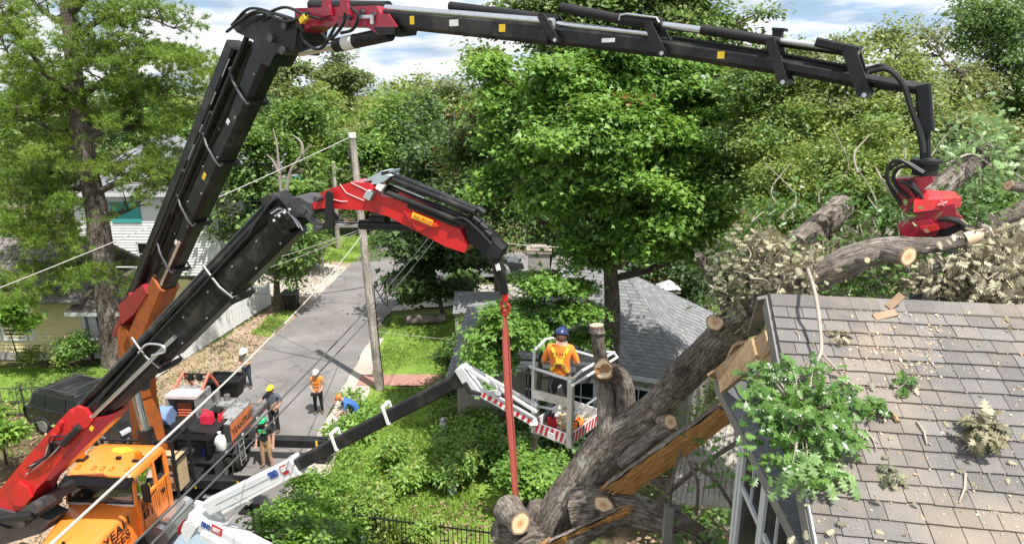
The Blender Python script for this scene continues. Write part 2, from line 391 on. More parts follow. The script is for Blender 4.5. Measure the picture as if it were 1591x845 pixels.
M_oldpave = stainmat('old_pavement', [(.14, .135, .125), (.24, .235, .225), (.36, .35, .33)], .5, 20, .4)
M_brickpath = brickmat('brick_paving', (.33, .15, .11), (.42, .22, .17), (.30, .24, .19), 4.0)

def mound(x, y):
    """the ground climbs towards the house on the right and rises gently behind"""
    s = 1/(1+math.exp(-(x-2.0)*1.3)); q = 1/(1+math.exp((y-13.0)*.9))
    return 3.7*s*q + max(0, y-60)*.035
def grid_sheet(name, x0, x1, y0, y1, step, mat, z=0.0, wob=0.0):
    nx = int((x1-x0)/step)+1; ny = int((y1-y0)/step)+1
    rng = np.random.default_rng(3)
    xs = np.linspace(x0, x1, nx); ys = np.linspace(y0, y1, ny)
    vv = [(x, y, z+mound(x, y)+(rng.uniform(-wob, wob))) for y in ys for x in xs]
    ff = [(j*nx+i, j*nx+i+1, (j+1)*nx+i+1, (j+1)*nx+i) for j in range(ny-1) for i in range(nx-1)]
    b = MB(); b.add(vv, ff); return b.build(name, mat, smooth=True)
tag(structure(grid_sheet('ground', -160, 160, -60, 260, 2.0, M_ground, -.06, .03)), 'brown and green ground under the trees', 'ground')
def sheet(name, poly, z, mat, label, cat, wob=.0, seed=1, fine=.6):
    """flat ground sheet with an uneven outline"""
    rng = random.Random(seed); out = []
    for i, p in enumerate(poly):
        q = poly[(i+1) % len(poly)]; L = math.dist(p, q); n = max(1, int(L/fine))
        for k in range(n):
            t = k/n; out.append((p[0]+(q[0]-p[0])*t+rng.uniform(-wob, wob), p[1]+(q[1]-p[1])*t+rng.uniform(-wob, wob), z))
    me = bpy.data.meshes.new(name); me.from_pydata(out, [], [tuple(range(len(out)))]); me.materials.append(mat)
    bm = bmesh.new(); bm.from_mesh(me); bmesh.ops.triangulate(bm, faces=bm.faces)
    for f in bm.faces:
        if f.normal.z < 0: f.normal_flip()
    bm.to_mesh(me); bm.free()
    o = bpy.data.objects.new(name, me); COL.objects.link(o); return tag(structure(o), label, cat)
sheet('road', [(-11.75, -12), (-6.8, -12), (-6.85, 20), (-6.85, 31), (-6.5, 36), (-4.8, 40.5), (-1, 43), (9, 44), (9, 48.5), (-4, 48), (-8.3, 50.5), (-10.6, 50.5), (-11.0, 45), (-11.6, 31), (-11.8, 20)], .016, M_asphalt, 'worn grey asphalt road running away between the yards', 'road', .07)
sheet('verge', [(-15.3, -5), (-11.6, -5), (-11.65, 20), (-11.5, 31), (-10.9, 45), (-10.4, 52), (-12.6, 52), (-13.2, 44), (-13.2, 36), (-15.0, 26.5)], .004, M_dirt, 'bare brown dirt strip between fence and road', 'verge', .18, 4)
sheet('gravel_drive', [(-13.3, 37.5), (-10.9, 37.0), (-10.8, 43.5), (-12.6, 45), (-17, 44), (-18, 40)], .010, M_gravel, 'pale gravel drive opening on the road beyond the picket fence', 'drive', .25, 5)
sheet('sandy_shoulder', [(-6.95, 16), (-5.9, 16), (-5.7, 24), (-6.1, 28), (-6.3, 31), (-6.9, 31)], .008, M_gravel, 'sandy shoulder along the road beside the pole', 'shoulder', .12, 6)
sheet('yard_drive', [(-6.6, 35.2), (-2.5, 36.2), (3, 37.2), (3, 40.3), (-1.5, 40.0), (-5.0, 39.6)], .010, M_gravel, 'pale gravel driveway behind the dark road tree', 'drive', .2, 7)
sheet('lawn', [(-6.3, 30.9), (-6.0, 27.6), (-5.9, 26.75), (-1.6, 26.75), (-1.2, 30), (-1.5, 34), (-3.0, 35.3), (-6.2, 34.4)], .006, M_lawn, 'green lawn beyond the brick path', 'lawn', .12, 8)
sheet('front_lawn', [(-6.0, 25.6), (-6.1, 16.5), (-4, 13.5), (.5, 13.5), (-.3, 20), (-1.7, 22), (-1.8, 25.6)], .006, M_lawn, 'lawn between the brick path and the iron fence', 'lawn', .2, 9)
sheet('garden_path', [(-6.4, 25.65), (-1.7, 25.65), (-1.7, 26.75), (-6.4, 26.75)], .02, M_brickpath, 'reddish brick path crossing the lawn', 'path', .02, 10)
sheet('side_yard', [(-26, 23.5), (-16.0, 23.2), (-15.4, 27.2), (-18.5, 27.6), (-27, 27.6)], .006, M_lawn, 'shaded lawn in front of the yellow house', 'lawn', .25, 11)
sheet('park_strip', [(-12.9, 31.5), (-11.75, 31.2), (-11.6, 35.2), (-12.9, 35.8)], .010, M_lawn, 'small strip of grass under the roadside tree', 'lawn', .18, 12)
sheet('far_verge', [(-10.8, 45.2), (-9.9, 50.0), (-8.0, 51.3), (-4, 49), (-4, 53), (-14, 54), (-13.2, 46)], .010, M_lawn, 'sunny grass at the far bend of the road', 'lawn', .2, 13)
# short grass blades on the lawns: too many to count
rng = np.random.default_rng(11)
def grass_patch(x0, x1, y0, y1, n, h):
    c = np.stack([rng.uniform(x0, x1, n), rng.uniform(y0, y1, n), np.full(n, .0)], 1)
    keep = np.sin(c[:, 0]*1.7+np.sin(c[:, 1]*1.3)*1.5)+np.cos(c[:, 1]*1.9+c[:, 0])+rng.normal(size=n)*.7 > -.5
    return c[keep], h
cs = [grass_patch(-6.0, -1.6, 27.0, 34.3, 16000, .1), grass_patch(-6.0, -1.0, 13.5, 25.4, 26000, .13), grass_patch(-26, -15.6, 23.5, 27.5, 9000, .12), grass_patch(-12.8, -11.8, 31.5, 35.5, 2500, .12), grass_patch(-13, -8.5, 45.5, 52, 6000, .15), grass_patch(-14.6, -12.3, 22, 31, 1600, .12)]
cc = np.concatenate([c for c, h in cs]); hh = np.concatenate([np.full(len(c), h) for c, h in cs])*rng.uniform(.6, 1.4, len(cc))
M_blade = leafmat('grass_blade', (.07, .13, .02), (.16, .27, .04), (.30, .38, .09), .3, .6)
LEAF['blade'] = (np.array([(0, .14, 0), (0, -.14, 0), (1, 0, .1)]), np.array([(0, 1, 2)]))
tag(leaves('grass', cc, rng.normal(size=(len(cc), 3))*np.array([1, 1, .15]), np.array([0, 0, 1.0])+rng.normal(size=(len(cc), 3))*.45, hh, M_blade, None, 'blade'), 'short green grass on the lawns and verges', 'grass', kind='stuff')
# twigs and leaf litter on the dirt
n = 5200; c = np.stack([rng.uniform(-15.2, -11.6, n), rng.uniform(14, 44, n), np.full(n, .03)], 1)
c2 = np.stack([rng.uniform(-24, -15, n), rng.uniform(12, 24, n), np.full(n, .03)], 1)
c3 = np.stack([rng.uniform(-3, 1.5, 1500), rng.uniform(13, 17.5, 1500), np.full(1500, .04)], 1)
c = np.concatenate([c, c2, c3]); k = len(c)
M_litter = leafmat('leaf_litter', (.10, .06, .03), (.25, .17, .10), (.46, .36, .22), .1, .8)
tag(leaves('litter', c, np.array([0, 0, 1.0])+rng.normal(size=(k, 3))*.5, rng.normal(size=(k, 3)), rng.uniform(.05, .17, k), M_litter), 'brown leaf litter scattered on the dirt', 'litter', kind='stuff')

# ================================================================== LIFTING GEAR
M_black = paint('black_crane_paint', (.010, .0105, .012), (.075, .066, .055), 2.2, .36, amount=.5, spread=.14, coat=.06, bmp=.05, spec=.28)
M_blackM = paint('black_matt', (.010, .010, .011), (.04, .036, .032), 3, .55, amount=.4)
M_grey = paint('dark_grey_steel', (.075, .075, .08), (.05, .04, .035), 3, .45, .3, amount=.5)
M_red = paint('crane_red', (.56, .018, .022), (.16, .03, .025), 2.6, .33, amount=.5, spread=.13, coat=.3)
M_dred = paint('deep_red', (.30, .012, .03), (.12, .01, .015), 2.0, .32, amount=.4, coat=.35)
M_orange = paint('truck_orange', (.84, .225, .035), (.5, .15, .03), 1.5, .3, amount=.3, coat=.35)
M_dkorange = paint('shade_dark_orange', (.36, .095, .02), (.09, .04, .02), 2.2, .5, amount=.6)  # orange set darker for the shadow over column and boom foot
M_chrome = paint('chrome_rod', (.62, .63, .65), (.35, .33, .3), 8, .18, .95, amount=.3, bmp=0)
M_rim0 = paint('worn_steel', (.30, .29, .28), (.14, .13, .12), 7, .45, .5, amount=.5)
M_alu = paint('aluminium', (.58, .59, .60), (.34, .33, .32), 7, .36, .8, amount=.4)
M_white = paint('white_paint', (.62, .63, .63), (.42, .40, .36), 2.2, .38, amount=.35, coat=.15)
M_bluegrey = paint('lift_blue_grey', (.22, .28, .33), (.12, .14, .15), 2, .42, amount=.4)
M_rubber = paint('rubber', (.016, .016, .016), (.07, .06, .05), 6, .75, amount=.5, bmp=.15)
M_hose = paint('hydraulic_hose', (.012, .012, .013), None, 5, .45, bmp=0)
M_yellow = paint('safety_yellow', (.78, .50, .03), None, 4, .5)
M_grbox = paint('valve_grey', (.36, .42, .44), (.2, .2, .2), 4, .5)
M_label = paint('label_white', (.75, .74, .72), (.5, .5, .48), 4, .5)

# ---------------- the tall knuckle boom crane standing on the orange truck
PA = Plane((-10.2, 17.2), (4.2, 7.2)); nA = PA.n
cA = thing('knuckle_boom_crane', 'tall black crane on the orange truck, its long arm reaching to the grapple', 'crane', (-10.2, 17.2, 1.2))
def polyA(pts, w, off=0.0, pl=PA):
    return [pl(u, v, off) for u, v in pts], pl.n*w
# column on the truck
b = MB(); b.bar((-10.2, 17.2, 1.25), (-10.2, 17.2, 4.1), .78, .62, up=PA.d, w2=.55, h2=.5, ch=.06); b.bar((-10.2, 17.2, 1.2), (-10.2, 17.2, 1.5), 1.05, .95, up=PA.d, ch=.08)
b.prism([Vector((-10.2, 17.2, 0))+PA.d*x+Vector((0, 0, z)) for x, z in ((-.42, 3.7), (.30, 3.7), (.45, 4.8), (.25, 5.7), (-.2, 5.8), (-.45, 5.0))], nA*.5)
col = b.build('column', M_dkorange, cA)
b = MB(); p0 = PA(258, 650); p1 = Vector((-10.2, 17.2, 4.35))+PA.d*.55-nA*.45
b.cyl(p1-nA*.05-PA.d*.75+Vector((0, 0, -.22)), p1+PA.d*.65+Vector((0, 0, .12)), .15, 16); b.build('slew_tube', M_black, cA, True)
b = MB(); q = p1+Vector((0, 0, .05)); b.cyl(q, q+PA.d*.3+Vector((0, 0, -1.35)), .12, 16); b.build('lift_rod', M_chrome, cA, True)
b = MB(); b.cyl(q+PA.d*.3+Vector((0, 0, -1.3)), q+PA.d*.55+Vector((0, 0, -2.7)), .2, 16, r2=.2); b.build('lift_cylinder', M_black, cA, True)
# main boom: orange foot, black telescope
foot, top = PA(243, 470), PA(427, 60)
bd = (top-foot).normalized(); bu = nA.cross(bd).normalized()      # bu: across the boom in its plane
if bu.dot(PA.d) > 0: bu = -bu                                   # towards the upper left
b = MB(); s0 = PA(212, 545); b.bar(s0, foot+bd*.9, .5, .62, up=bu, h2=.55, ch=.07); b.build('boom_foot', M_dkorange, cA)
b = MB(); k0 = PA(196, 505)
b.bar(k0-bd*.4, k0+bd*1.5, .52, .14, up=bu, ch=.02); b.build('red_guide', M_dred, cA)
b = MB(); b.prism([PA(*p) for p in ((200, 470), (238, 438), (246, 452), (226, 482), (205, 500))], nA*.56); b.build('red_bracket', M_dred, cA)
b = MB(); b.bar(foot+bd*.15, top-bd*.05, .38, .46, up=bu, ch=.07)
b.bar(foot+bd*3.6, top, .42, .50, up=bu, ch=.08); b.build('main_boom', M_black, cA)
side = []
b = MB(); so = bu*.52
b.bar(PA(205, 470), PA(368, 70), .34, .28, up=bu, ch=.04); b.bar(PA(222, 470), PA(386, 66), .2, .1, up=bu, ch=.02); b.build('telescope_rail', M_black, cA)
for j, (a0, a1, r) in enumerate(((.3, 4.2, .055), (1.4, 6.0, .045), (3.0, 8.2, .05))):
    b = MB(); e = -nA*(.2+.0*j)+bu*(.62-.10*j); b.cyl(foot+bd*a0+e, foot+bd*a1+e, r, 10); b.build('extension_cylinder', M_blackM, cA, True)
for k in range(9):
    b = MB(); e = PA(205+k*17.5, 462-k*42.8, -.178); b.bar(e, e+bd*(.2+.12*(k % 3)), .012, .03, up=bu); b.build('wear_strip', M_rim0, cA)
for k in range(14):
    b = MB(); e = foot+bd*(1.0+.55*k)-nA*(.222 if 1.0+.55*k > 3.6 else .2)+bu*(.12 if k % 2 else -.14); b.cyl(e, e-nA*.02, .022, 8); b.build('bolt', M_rim0, cA, True)
for k in range(3):
    b = MB(); o_ = -.22+.02*k; b.tube([V3(p) for p in curve([PA(232+k*3, 440, o_), PA(262+k*4, 372, o_-.02), PA(300+k*3, 282, o_), PA(345+k*4, 182, o_-.03), PA(384+k*3, 90, o_), PA(410, 40+k*3, o_)], 6)], .016, 6); b.build('hose', M_hose, cA, True)
b = MB(); e = -nA*.197-bu*.1; b.bar(foot+bd*.95+e, foot+bd*2.6+e, .012, .08, up=bu); b.build('warning_stripe', paint('faded_tan', (.42, .30, .22), None, 20, .6), cA)
for a in (1.7, 3.4, 5.3, 7.0):      # collars that clamp the telescope together
    c0 = foot+bd*a; b = MB()
    b.tube([c0-bu*.28-nA*.24, c0-bu*.1-nA*.25, c0+bu*.27-nA*.24+bd*.05, c0+bu*.5-nA*.22+bd*.16, c0+bu*.58+bd*.16, c0+bu*.3+nA*.25, c0-bu*.28+nA*.25], .026, 7, closed=True)
    b.build('collar', M_grey, cA, True)
    b = MB(); b.bar(c0-bu*.27-nA*.2, c0-bu*.27+nA*.2, .1, .06, up=bu); b.build('collar_pad', M_blackM, cA)
# the black plates, knuckle and hoses at the elbow
b = MB(); b.prism([PA(*p) for p in ((376, 40), (394, 22), (438, 28), (466, 42), (470, 80), (446, 84), (436, 104), (408, 92), (412, 64), (386, 52))], nA*.5); b.build('elbow_plate', M_black, cA)
b = MB(); b.prism([PA(*p) for p in ((440, 36), (470, 30), (486, 44), (482, 78), (460, 84), (450, 66))], nA*.66); b.build('knuckle_link', M_blackM, cA)
for (u, v) in ((448, 62), (470, 42), (466, 80)):
    b = MB(); b.cyl(PA(u, v)-nA*.4, PA(u, v)+nA*.4, .07, 14); b.build('pin', M_grey, cA, True)
hz = [((360, 40), (388, 14), (430, 22), (468, 34)), ((352, 50), (392, 22), (440, 26), (474, 50)), ((372, 34), (400, 18), (446, 34), (480, 20)), ((396, 32), (440, 12), (474, 24), (500, 30)), ((474, 20), (470, 60), (498, 76), (524, 36)), ((500, 52), (512, 62), (532, 40), (536, 20)), ((545, 12), (556, 26), (548, 46), (530, 52))]
for j, h in enumerate(hz):
    b = MB(); b.tube([V3(p) for p in curve([PA(u, v, -.34-.03*(j % 3)) for u, v in h], 7)], .026, 6); b.build('hose', M_hose, cA, True)
b = MB(); b.bar(PA(468, 34, -.4), PA(476, 26, -.4), .08, .09, up=bu); b.build('warning_label', M_yellow, cA)
# red jib head, the long black jib
J0, J1 = PA(478, 34), PA(1440, 142)
b = MB(); b.prism([PA(*p) for p in ((474, 15), (600, 11), (606, 22), (618, 42), (602, 55), (586, 44), (500, 42), (486, 52), (474, 44))], nA*.44); b.build('jib_head', M_dred, cA)
b = MB(); b.prism([PA(*p, -.23) for p in ((584, 22), (604, 22), (618, 42), (590, 56), (584, 40))], nA*.03); b.build('jib_cheek', M_dred, cA)
b = MB(); b.prism([PA(*p) for p in ((598, 44), (632, 44), (630, 54), (606, 57))], nA*.5); b.build('jib_foot', M_blackM, cA)
for u0, u1 in ((503, 511), (531, 540)):
    b = MB(); b.prism([PA(*p, -.26) for p in ((u0, -14), (u1, -14), (u1+1, 6), (u1+5, 24), (u0-2, 26))], nA*.05); b.build('hose_post', M_dred, cA)
b = MB(); b.cyl(PA(468, 82, -.1), PA(545, 66, -.1), .07, 14); b.build('jib_rod', M_chrome, cA, True)
b = MB(); b.cyl(PA(522, 71, -.1), PA(606, 53, -.1), .115, 16); b.build('jib_cylinder', M_blackM, cA, True)
b = MB(); b.cyl(PA(536, 68, -.1), PA(552, 64.5, -.1), .12, 16); b.build('cylinder_label', M_label, cA, True)
for u, v in ((580, 22), (598, 26), (560, 28)):
    b = MB(); b.cyl(PA(u, v)-nA*.27, PA(u, v)+nA*.27, .05, 12); b.build('pin', M_grey, cA, True)
b = MB(); b.bar(PA(560, 27, -.28), PA(580, 26, -.28), .05, .05); b.bar(PA(578, 27, -.28), PA(578, 38, -.28), .05, .05, up=(1, 0, 0)); b.build('grab_handle', M_alu, cA)
def seg(name, pts, h, w, m=M_black, ch=.05, off=0.0):
    b = MB()
    for (p, q) in zip(pts[:-1], pts[1:]): b.bar(PA(*p, off), PA(*q, off), w, h, up=(0, 0, 1), ch=ch)
    return b.build(name, m, cA)
seg('jib_section', [(604, 29), (860, 54)], .285, .30); seg('jib_section', [(856, 54), (1030, 74)], .24, .25)
seg('jib_section', [(1024, 73), (1215, 102)], .205, .21); seg('jib_section', [(1205, 100), (1340, 125)], .17, .17)
seg('jib_section', [(1335, 123), (1440, 140)], .125, .125)
def pipe(name, pts, r, m, off=0.0, n=10):
    b = MB(); b.tube([PA(u, v, off) for u, v in pts], r, n); return b.build(name, m, cA, True)
pipe('extension_cylinder', [(484, 9), (604, 12)], .10, M_blackM, .1); pipe('extension_rod', [(600, 13), (860, 35)], .055, M_chrome, -.08); pipe('extension_rod', [(606, 20), (850, 41)], .04, M_alu, .1)
pipe('extension_cylinder', [(700, 10), (856, 30)], .07, M_blackM, .12)
pipe('extension_cylinder', [(872, 12), (962, 30)], .065, M_blackM, -.05); pipe('extension_cylinder', [(962, 30), (1030, 38)], .075, M_blackM, -.05)
pipe('extension_rod', [(1026, 39), (1095, 48)], .045, M_chrome, -.05); pipe('extension_cylinder', [(1090, 46), (1212, 66)], .06, M_blackM, -.05)
pipe('extension_rod', [(866, 38), (1015, 54)], .04, M_chrome, -.06); pipe('extension_rod', [(1200, 62), (1335, 80)], .035, M_alu, -.04); pipe('extension_cylinder', [(1204, 66), (1320, 82)], .045, M_blackM, .05)
pipe('hose', [(1045, 58), (1200, 82), (1320, 104)], .018, M_hose, .0); pipe('hose', [(1045, 61), (1200, 86), (1320, 108)], .018, M_hose, .05)
pipe('pipe_loop', [(962, 32), (964, 24), (974, 22), (1020, 28), (1024, 36)], .014, M_chrome, -.12)
for (u0, v0, u1, v1, w) in ((853, 26, 876, 64, .42), (1016, 40, 1038, 84, .36), (1202, 64, 1222, 128, .3), (1322, 78, 1346, 148, .26)):   # section brackets
    d0, d1 = PA(u0, v0), PA(u1, v1); b = MB()
    for sx in (-1, 1): b.bar(d0+nA*sx*w*.5, d1+nA*sx*w*.5, .035, .10 if u0 < 1300 else .13, up=PA.d)
    b.bar(d0-nA*w*.5, d0+nA*w*.5, .08, .06); b.bar(d1-nA*w*.5, d1+nA*w*.5, .06, .06); b.build('section_bracket', M_blackM, cA)
    b = MB(); b.cyl(d1-nA*(w*.5+.03), d1+nA*(w*.5+.03), .025, 10); b.build('bolt', M_alu, cA, True)
b = MB(); b.bar(PA(1208, 62), PA(1209, 46), .10, .1, up=PA.d); b.bar(PA(1202, 46), PA(1222, 47), .16, .03); b.build('light_post', M_blackM, cA)
b = MB(); b.bar(PA(1270, 66), PA(1336, 80), .20, .10, ch=.02); b.build('jib_tip_box', M_black, cA)
# the down-turned tip, rotator
b = MB(); b.bar(PA(1434, 132), PA(1440, 205), .13, .14, up=PA.d, ch=.02); b.build('tip_arm', M_black, cA)
b = MB(); b.bar(PA(1437, 200), PA(1438, 246), .09, .1, up=PA.d, ch=.02); b.build('tip_link', M_blackM, cA)
b = MB(); c0 = PA(1440, 248); b.cyl(c0, c0-Vector((0, 0, .035)), .15, 20); b.cyl(c0-Vector((0, 0, .03)), c0-Vector((0, 0, .16)), .12, 20); b.build('rotator', M_blackM, cA, True)
for j, h in enumerate((((1345, 108), (1372, 102), (1398, 122), (1412, 160), (1430, 200), (1436, 232)), ((1350, 112), (1378, 108), (1402, 130), (1416, 170), (1428, 206), (1434, 238)))):
    b = MB(); b.tube([V3(p) for p in curve([PA(u, v, -.10-.05*j) for u, v in h], 7)], .02+.008*j, 7); b.build('hose', M_hose, cA, True)
b = MB(); b.tube([PA(u, v, -.09) for u, v in ((1345, 104), (1366, 100), (1392, 112))], .014, 6); b.build('tip_pipe', M_alu, cA, True)

for u, v, w_, h_, m in ((705, 36, .16, .09, M_label), (780, 44, .1, .1, M_yellow), (945, 63, .18, .05, M_label), (1120, 86, .08, .08, M_yellow), (640, 32, .08, .12, M_yellow)):
    b = MB(); e = PA(u, v, -.157 if u < 860 else -.132 if u < 1030 else -.112); b.bar(e-PA.d*w_*.5, e+PA.d*w_*.5, .01, h_); b.build('decal', m, cA)
for a_, h_, m in ((2.4, .12, M_label), (4.6, .16, M_yellow), (6.2, .1, M_label)):
    b = MB(); e = foot+bd*a_-nA*(.215 if a_ > 3.6 else .194); b.bar(e, e+bd*h_, .01, .09, up=bu); b.build('decal', m, cA)
# ---------------- grapple saw hanging on the long arm
gc = PA(1440, 272); gx, gy = PA.d, nA
gz = Vector((0, 0, 1))
gs = thing('grapple_saw', 'red grapple saw hanging from the black jib above the roof', 'grapple', tuple(gc))
def gp(u, v, off=0.0): return PA(u, v, off)
b = MB(); b.prism([gp(*p) for p in ((1393, 276), (1450, 272), (1452, 280), (1424, 302), (1412, 330), (1398, 316))], nA*.26); b.build('upper_frame', M_dred, gs)
b = MB(); f0 = [gp(*p, -.05) for p in ((1416, 312), (1450, 296), (1486, 300), (1494, 322), (1440, 334), (1420, 330))]
# sloped box hood: front face, lid
hb = [gp(1419, 330, -.30), gp(1492, 322, -.14), gp(1494, 308, -.12), gp(1420, 312, -.28)]
ht = [gp(1424, 318, .02), gp(1488, 312, .16), gp(1484, 298, .16), gp(1430, 294, .05)]
b.add([hb[0], hb[1], hb[2], hb[3], ht[2], ht[3], hb[1]+nA*.34, hb[0]+nA*.38], [(0, 1, 2, 3), (3, 2, 4, 5), (1, 6, 4, 2), (0, 3, 5, 7), (0, 7, 6, 1), (7, 5, 4, 6)])
hood = b.build('saw_hood', M_red, gs)
b = MB()
for k in range(4):
    th = k*1.57; c = gp(1465, 316, -.222); b.bar(c+Vector((.012*math.cos(th), 0, .02*math.sin(th)))*.6, c+Vector((.05*math.cos(th+.5), .01, .035*math.sin(th+.5))), .012, .008)
b.build('emblem', paint('pale_pink_print', (.72, .45, .45), None, 4, .5), gs)
b = MB(); b.prism([gp(*p, -.06) for p in ((1424, 322), (1484, 314), (1490, 344), (1470, 352), (1428, 350))], nA*.3); b.build('core_block', M_dred, gs)
b = MB(); b.prism([gp(*p, -.12) for p in ((1398, 344), (1446, 338), (1460, 352), (1456, 362), (1414, 366), (1400, 358))], nA*.34); b.build('lower_frame', M_dred, gs)
b = MB(); b.prism([gp(*p, -.32) for p in ((1430, 352), (1456, 348), (1460, 356), (1438, 362))], nA*.05); b.build('frame_lip', M_red, gs)
b = MB(); b.prism([gp(*p, -.02) for p in ((1452, 340), (1488, 332), (1498, 346), (1494, 366), (1474, 372), (1450, 366))], nA*.30); b.build('claw_drum', M_blackM, gs)
for j in range(3):
    o = -.16+.14*j; b = MB(); b.tube([V3(p) for p in curve([gp(1456, 342, o), gp(1476, 340, o-.04), gp(1496, 350, o-.02), gp(1492, 370, o), gp(1466, 374, o+.05)], 6)], [.05]*24+[.02], 8, flat=.7); b.build('claw', M_black, gs, True)
b = MB(); b.prism([gp(*p, -.10) for p in ((1484, 330), (1494, 336), (1500, 350), (1494, 352), (1480, 336))], nA*.04); b.build('side_plate', M_red, gs)
for j, h in enumerate((((1436, 268), (1404, 252), (1378, 268), (1384, 292), (1400, 318)), ((1434, 270), (1408, 258), (1390, 268), (1392, 288), (1414, 308)), ((1398, 282), (1410, 286), (1428, 300), (1434, 312)), ((1430, 268), (1400, 250), (1382, 256), (1380, 280), (1394, 300)))):
    b = MB(); b.tube([V3(p) for p in curve([gp(u, v, -.16-.02*j) for u, v in h], 7)], .018, 7); b.build('hose', M_hose, gs, True)
b = MB(); b.cyl(gp(1412, 280, -.18), gp(1428, 304, -.18), .035, 12); b.build('claw_cylinder', M_blackM, gs, True)

# ---------------- the nearer crane with the bright red boom foot
PB = Plane((-12.6, 14.6), (-.1, 10.5)); nB = PB.n
cB = thing('hook_crane', 'black knuckle crane with bright red foot and red jib holding the red sling', 'crane', (-13.6, 14.95, 0))
bs, be = PB(20, 795), PB(455, 335)
fd = (PB(440, 350)-PB(120, 690)).normalized(); fu = nB.cross(fd).normalized()
if fu.z < 0: fu = -fu
# off to the side: column on its own bed
cbx = PB(-40, 800)
b = MB(); b.bar((cbx.x-.6, cbx.y+.2, .0), (cbx.x-.6, cbx.y+.2, 1.6), 1.1, 1.0, w2=.8, h2=.8, up=PB.d, ch=.08); b.build('column', M_red, cB)
b = MB(); b.prism([PB(*p) for p in ((-70, 800), (-20, 792), (30, 812), (75, 792), (92, 800), (80, 818), (20, 836), (-70, 845))], nB*.5); b.build('column_link', M_grey, cB)
# red foot
b = MB(); b.prism([PB(*p) for p in ((8, 770), (20, 748), (60, 700), (127, 627), (140, 640), (186, 637), (174, 654), (118, 708), (76, 748), (60, 778), (30, 786))], nB*.6); foot_b = b.build('boom_foot', M_red, cB)
b = MB(); b.prism([PB(*p, -.31) for p in ((150, 652), (186, 638), (174, 654), (118, 708), (80, 744), (70, 746), (92, 716))], nB*.03); b.build('foot_shade_plate', M_dred, cB)  # thin darker red plate painting the shaded lower half of the foot
b = MB(); b.prism([PB(*p, -.34) for p in ((18, 772), (30, 748), (44, 756), (50, 772), (40, 784), (24, 784))], nB*.06); b.build('foot_cheek', M_red, cB)
b = MB(); b.prism([PB(*p, -.31) for p in ((120, 630), (134, 634), (146, 652), (138, 662), (122, 668), (112, 652))], nB*.08); b.build('cylinder_lug', M_red, cB)
b = MB(); b.prism([PB(*p) for p in ((-10, 786), (30, 800), (52, 806), (78, 784), (96, 772), (94, 760), (76, 764), (46, 784), (-10, 768))], nB*.72); b.build('foot_link', M_grey, cB)
b = MB(); b.cyl(PB(60, 794)-nB*.45, PB(60, 794)+nB*.2, .13, 18); b.cyl(PB(84, 770)-nB*.5, PB(84, 770)+nB*.5, .14, 18); b.build('pin', M_grey, cB, True)
b = MB(); b.cyl(PB(56, 796, -.2), PB(92, 770, .25), .16, 16); b.build('foot_shaft', M_grey, cB, True)
b = MB(); b.cyl(PB(-10, 806, -.38), PB(52, 800, -.38), .1, 14); b.build('foot_rod', M_blackM, cB, True)
b = MB(); b.bar(PB(78, 700, -.33), PB(88, 690, -.33), .03, .24, up=fu); b.build('control_box', M_blackM, cB)
b = MB(); b.cyl(PB(98, 690, -.37), PB(124, 662, -.37), .075, 14); b.build('lift_cylinder', M_blackM, cB, True)
for u, v in ((112, 656), (104, 666), (116, 646)):
    b = MB(); b.cyl(PB(u, v)-nB*.36, PB(u, v), .06, 12); b.build('boss', M_red, cB, True)
b = MB(); b.bar(PB(141, 668, -.32), PB(144, 662, -.32), .02, .09, up=fu); b.build('warning_label', M_yellow, cB)
rg = random.Random(5)
for j in range(6):
    pts = [(40+j*2, 735-j*3), (62+j*3, 716-j*2), (80, 702-j*4), (96+j*2, 692-j*3)]
    b = MB(); b.tube([V3(p) for p in curve([PB(u+rg.uniform(-3, 3), v+rg.uniform(-3, 3), -.34-.015*j) for u, v in pts], 6)], .018, 6); b.build('hose', M_hose if j % 3 else M_alu, cB, True)
# black telescope: main box, side cylinders with chrome rods
c0, c1 = PB(142, 652), PB(455, 345)
b = MB(); b.bar(c0, c1, .46, .47, up=fu, h2=.5, ch=.08); b.build('main_boom', M_black, cB)
ov = fu*.42
b = MB(); b.bar(PB(262, 535), c1+fu*.03, .5, .56, up=fu, ch=.09); b.build('boom_sleeve', M_black, cB)
for o2, a, z, r, m, nm in ((.42, (132, 628), (440, 312), .085, M_black, 'extension_cylinder'), (.40, (140, 645), (272, 520), .05, M_chrome, 'extension_rod'), (.12, (150, 650), (290, 515), .045, M_chrome, 'extension_rod')):
    b = MB(); b.cyl(PB(*a)-nB*(.12 if o2 > .2 else .3), PB(*z)-nB*(.12 if o2 > .2 else .3), r, 12); b.build(nm, m, cB, True)
b = MB(); b.bar(PB(128, 634), PB(435, 306), .34, .17, up=fu, ch=.03); b.build('telescope_rail', M_black, cB)
b = MB(); b.bar(PB(190, 562, -.05), PB(432, 318, -.05), .2, .12, up=fu, ch=.02); b.build('telescope_rail', M_blackM, cB)
b = MB(); b.cyl(PB(285, 478, .1), PB(425, 308, .1), .07, 12); b.build('extension_cylinder', M_blackM, cB, True)
for (u, v, hgt) in ((248, 548, .1), (360, 440, .08)):
    c = PB(u, v); b = MB()
    b.tube([c+fu*.52-nB*.28, c+fu*.26-nB*.30, c+fu*.02-nB*.31, c-fu*.28-nB*.29+fd*.06, c-fu*.34+nB*.29+fd*.06, c+fu*.36+nB*.29], .022, 8); b.build('collar', M_rim0, cB, True)
    b = MB(); b.bar(c-fu*.32-nB*.26, c-fu*.32+nB*.26, .16, .08, up=fu); b.build('collar_pad', M_blackM, cB)
b = MB(); b.tube([V3(p) for p in curve([PB(u, v, -.36) for u, v in ((215, 548), (228, 535), (250, 536), (256, 546), (236, 552))], 5)], .022, 8); b.build('hook_bracket', M_alu, cB, True)
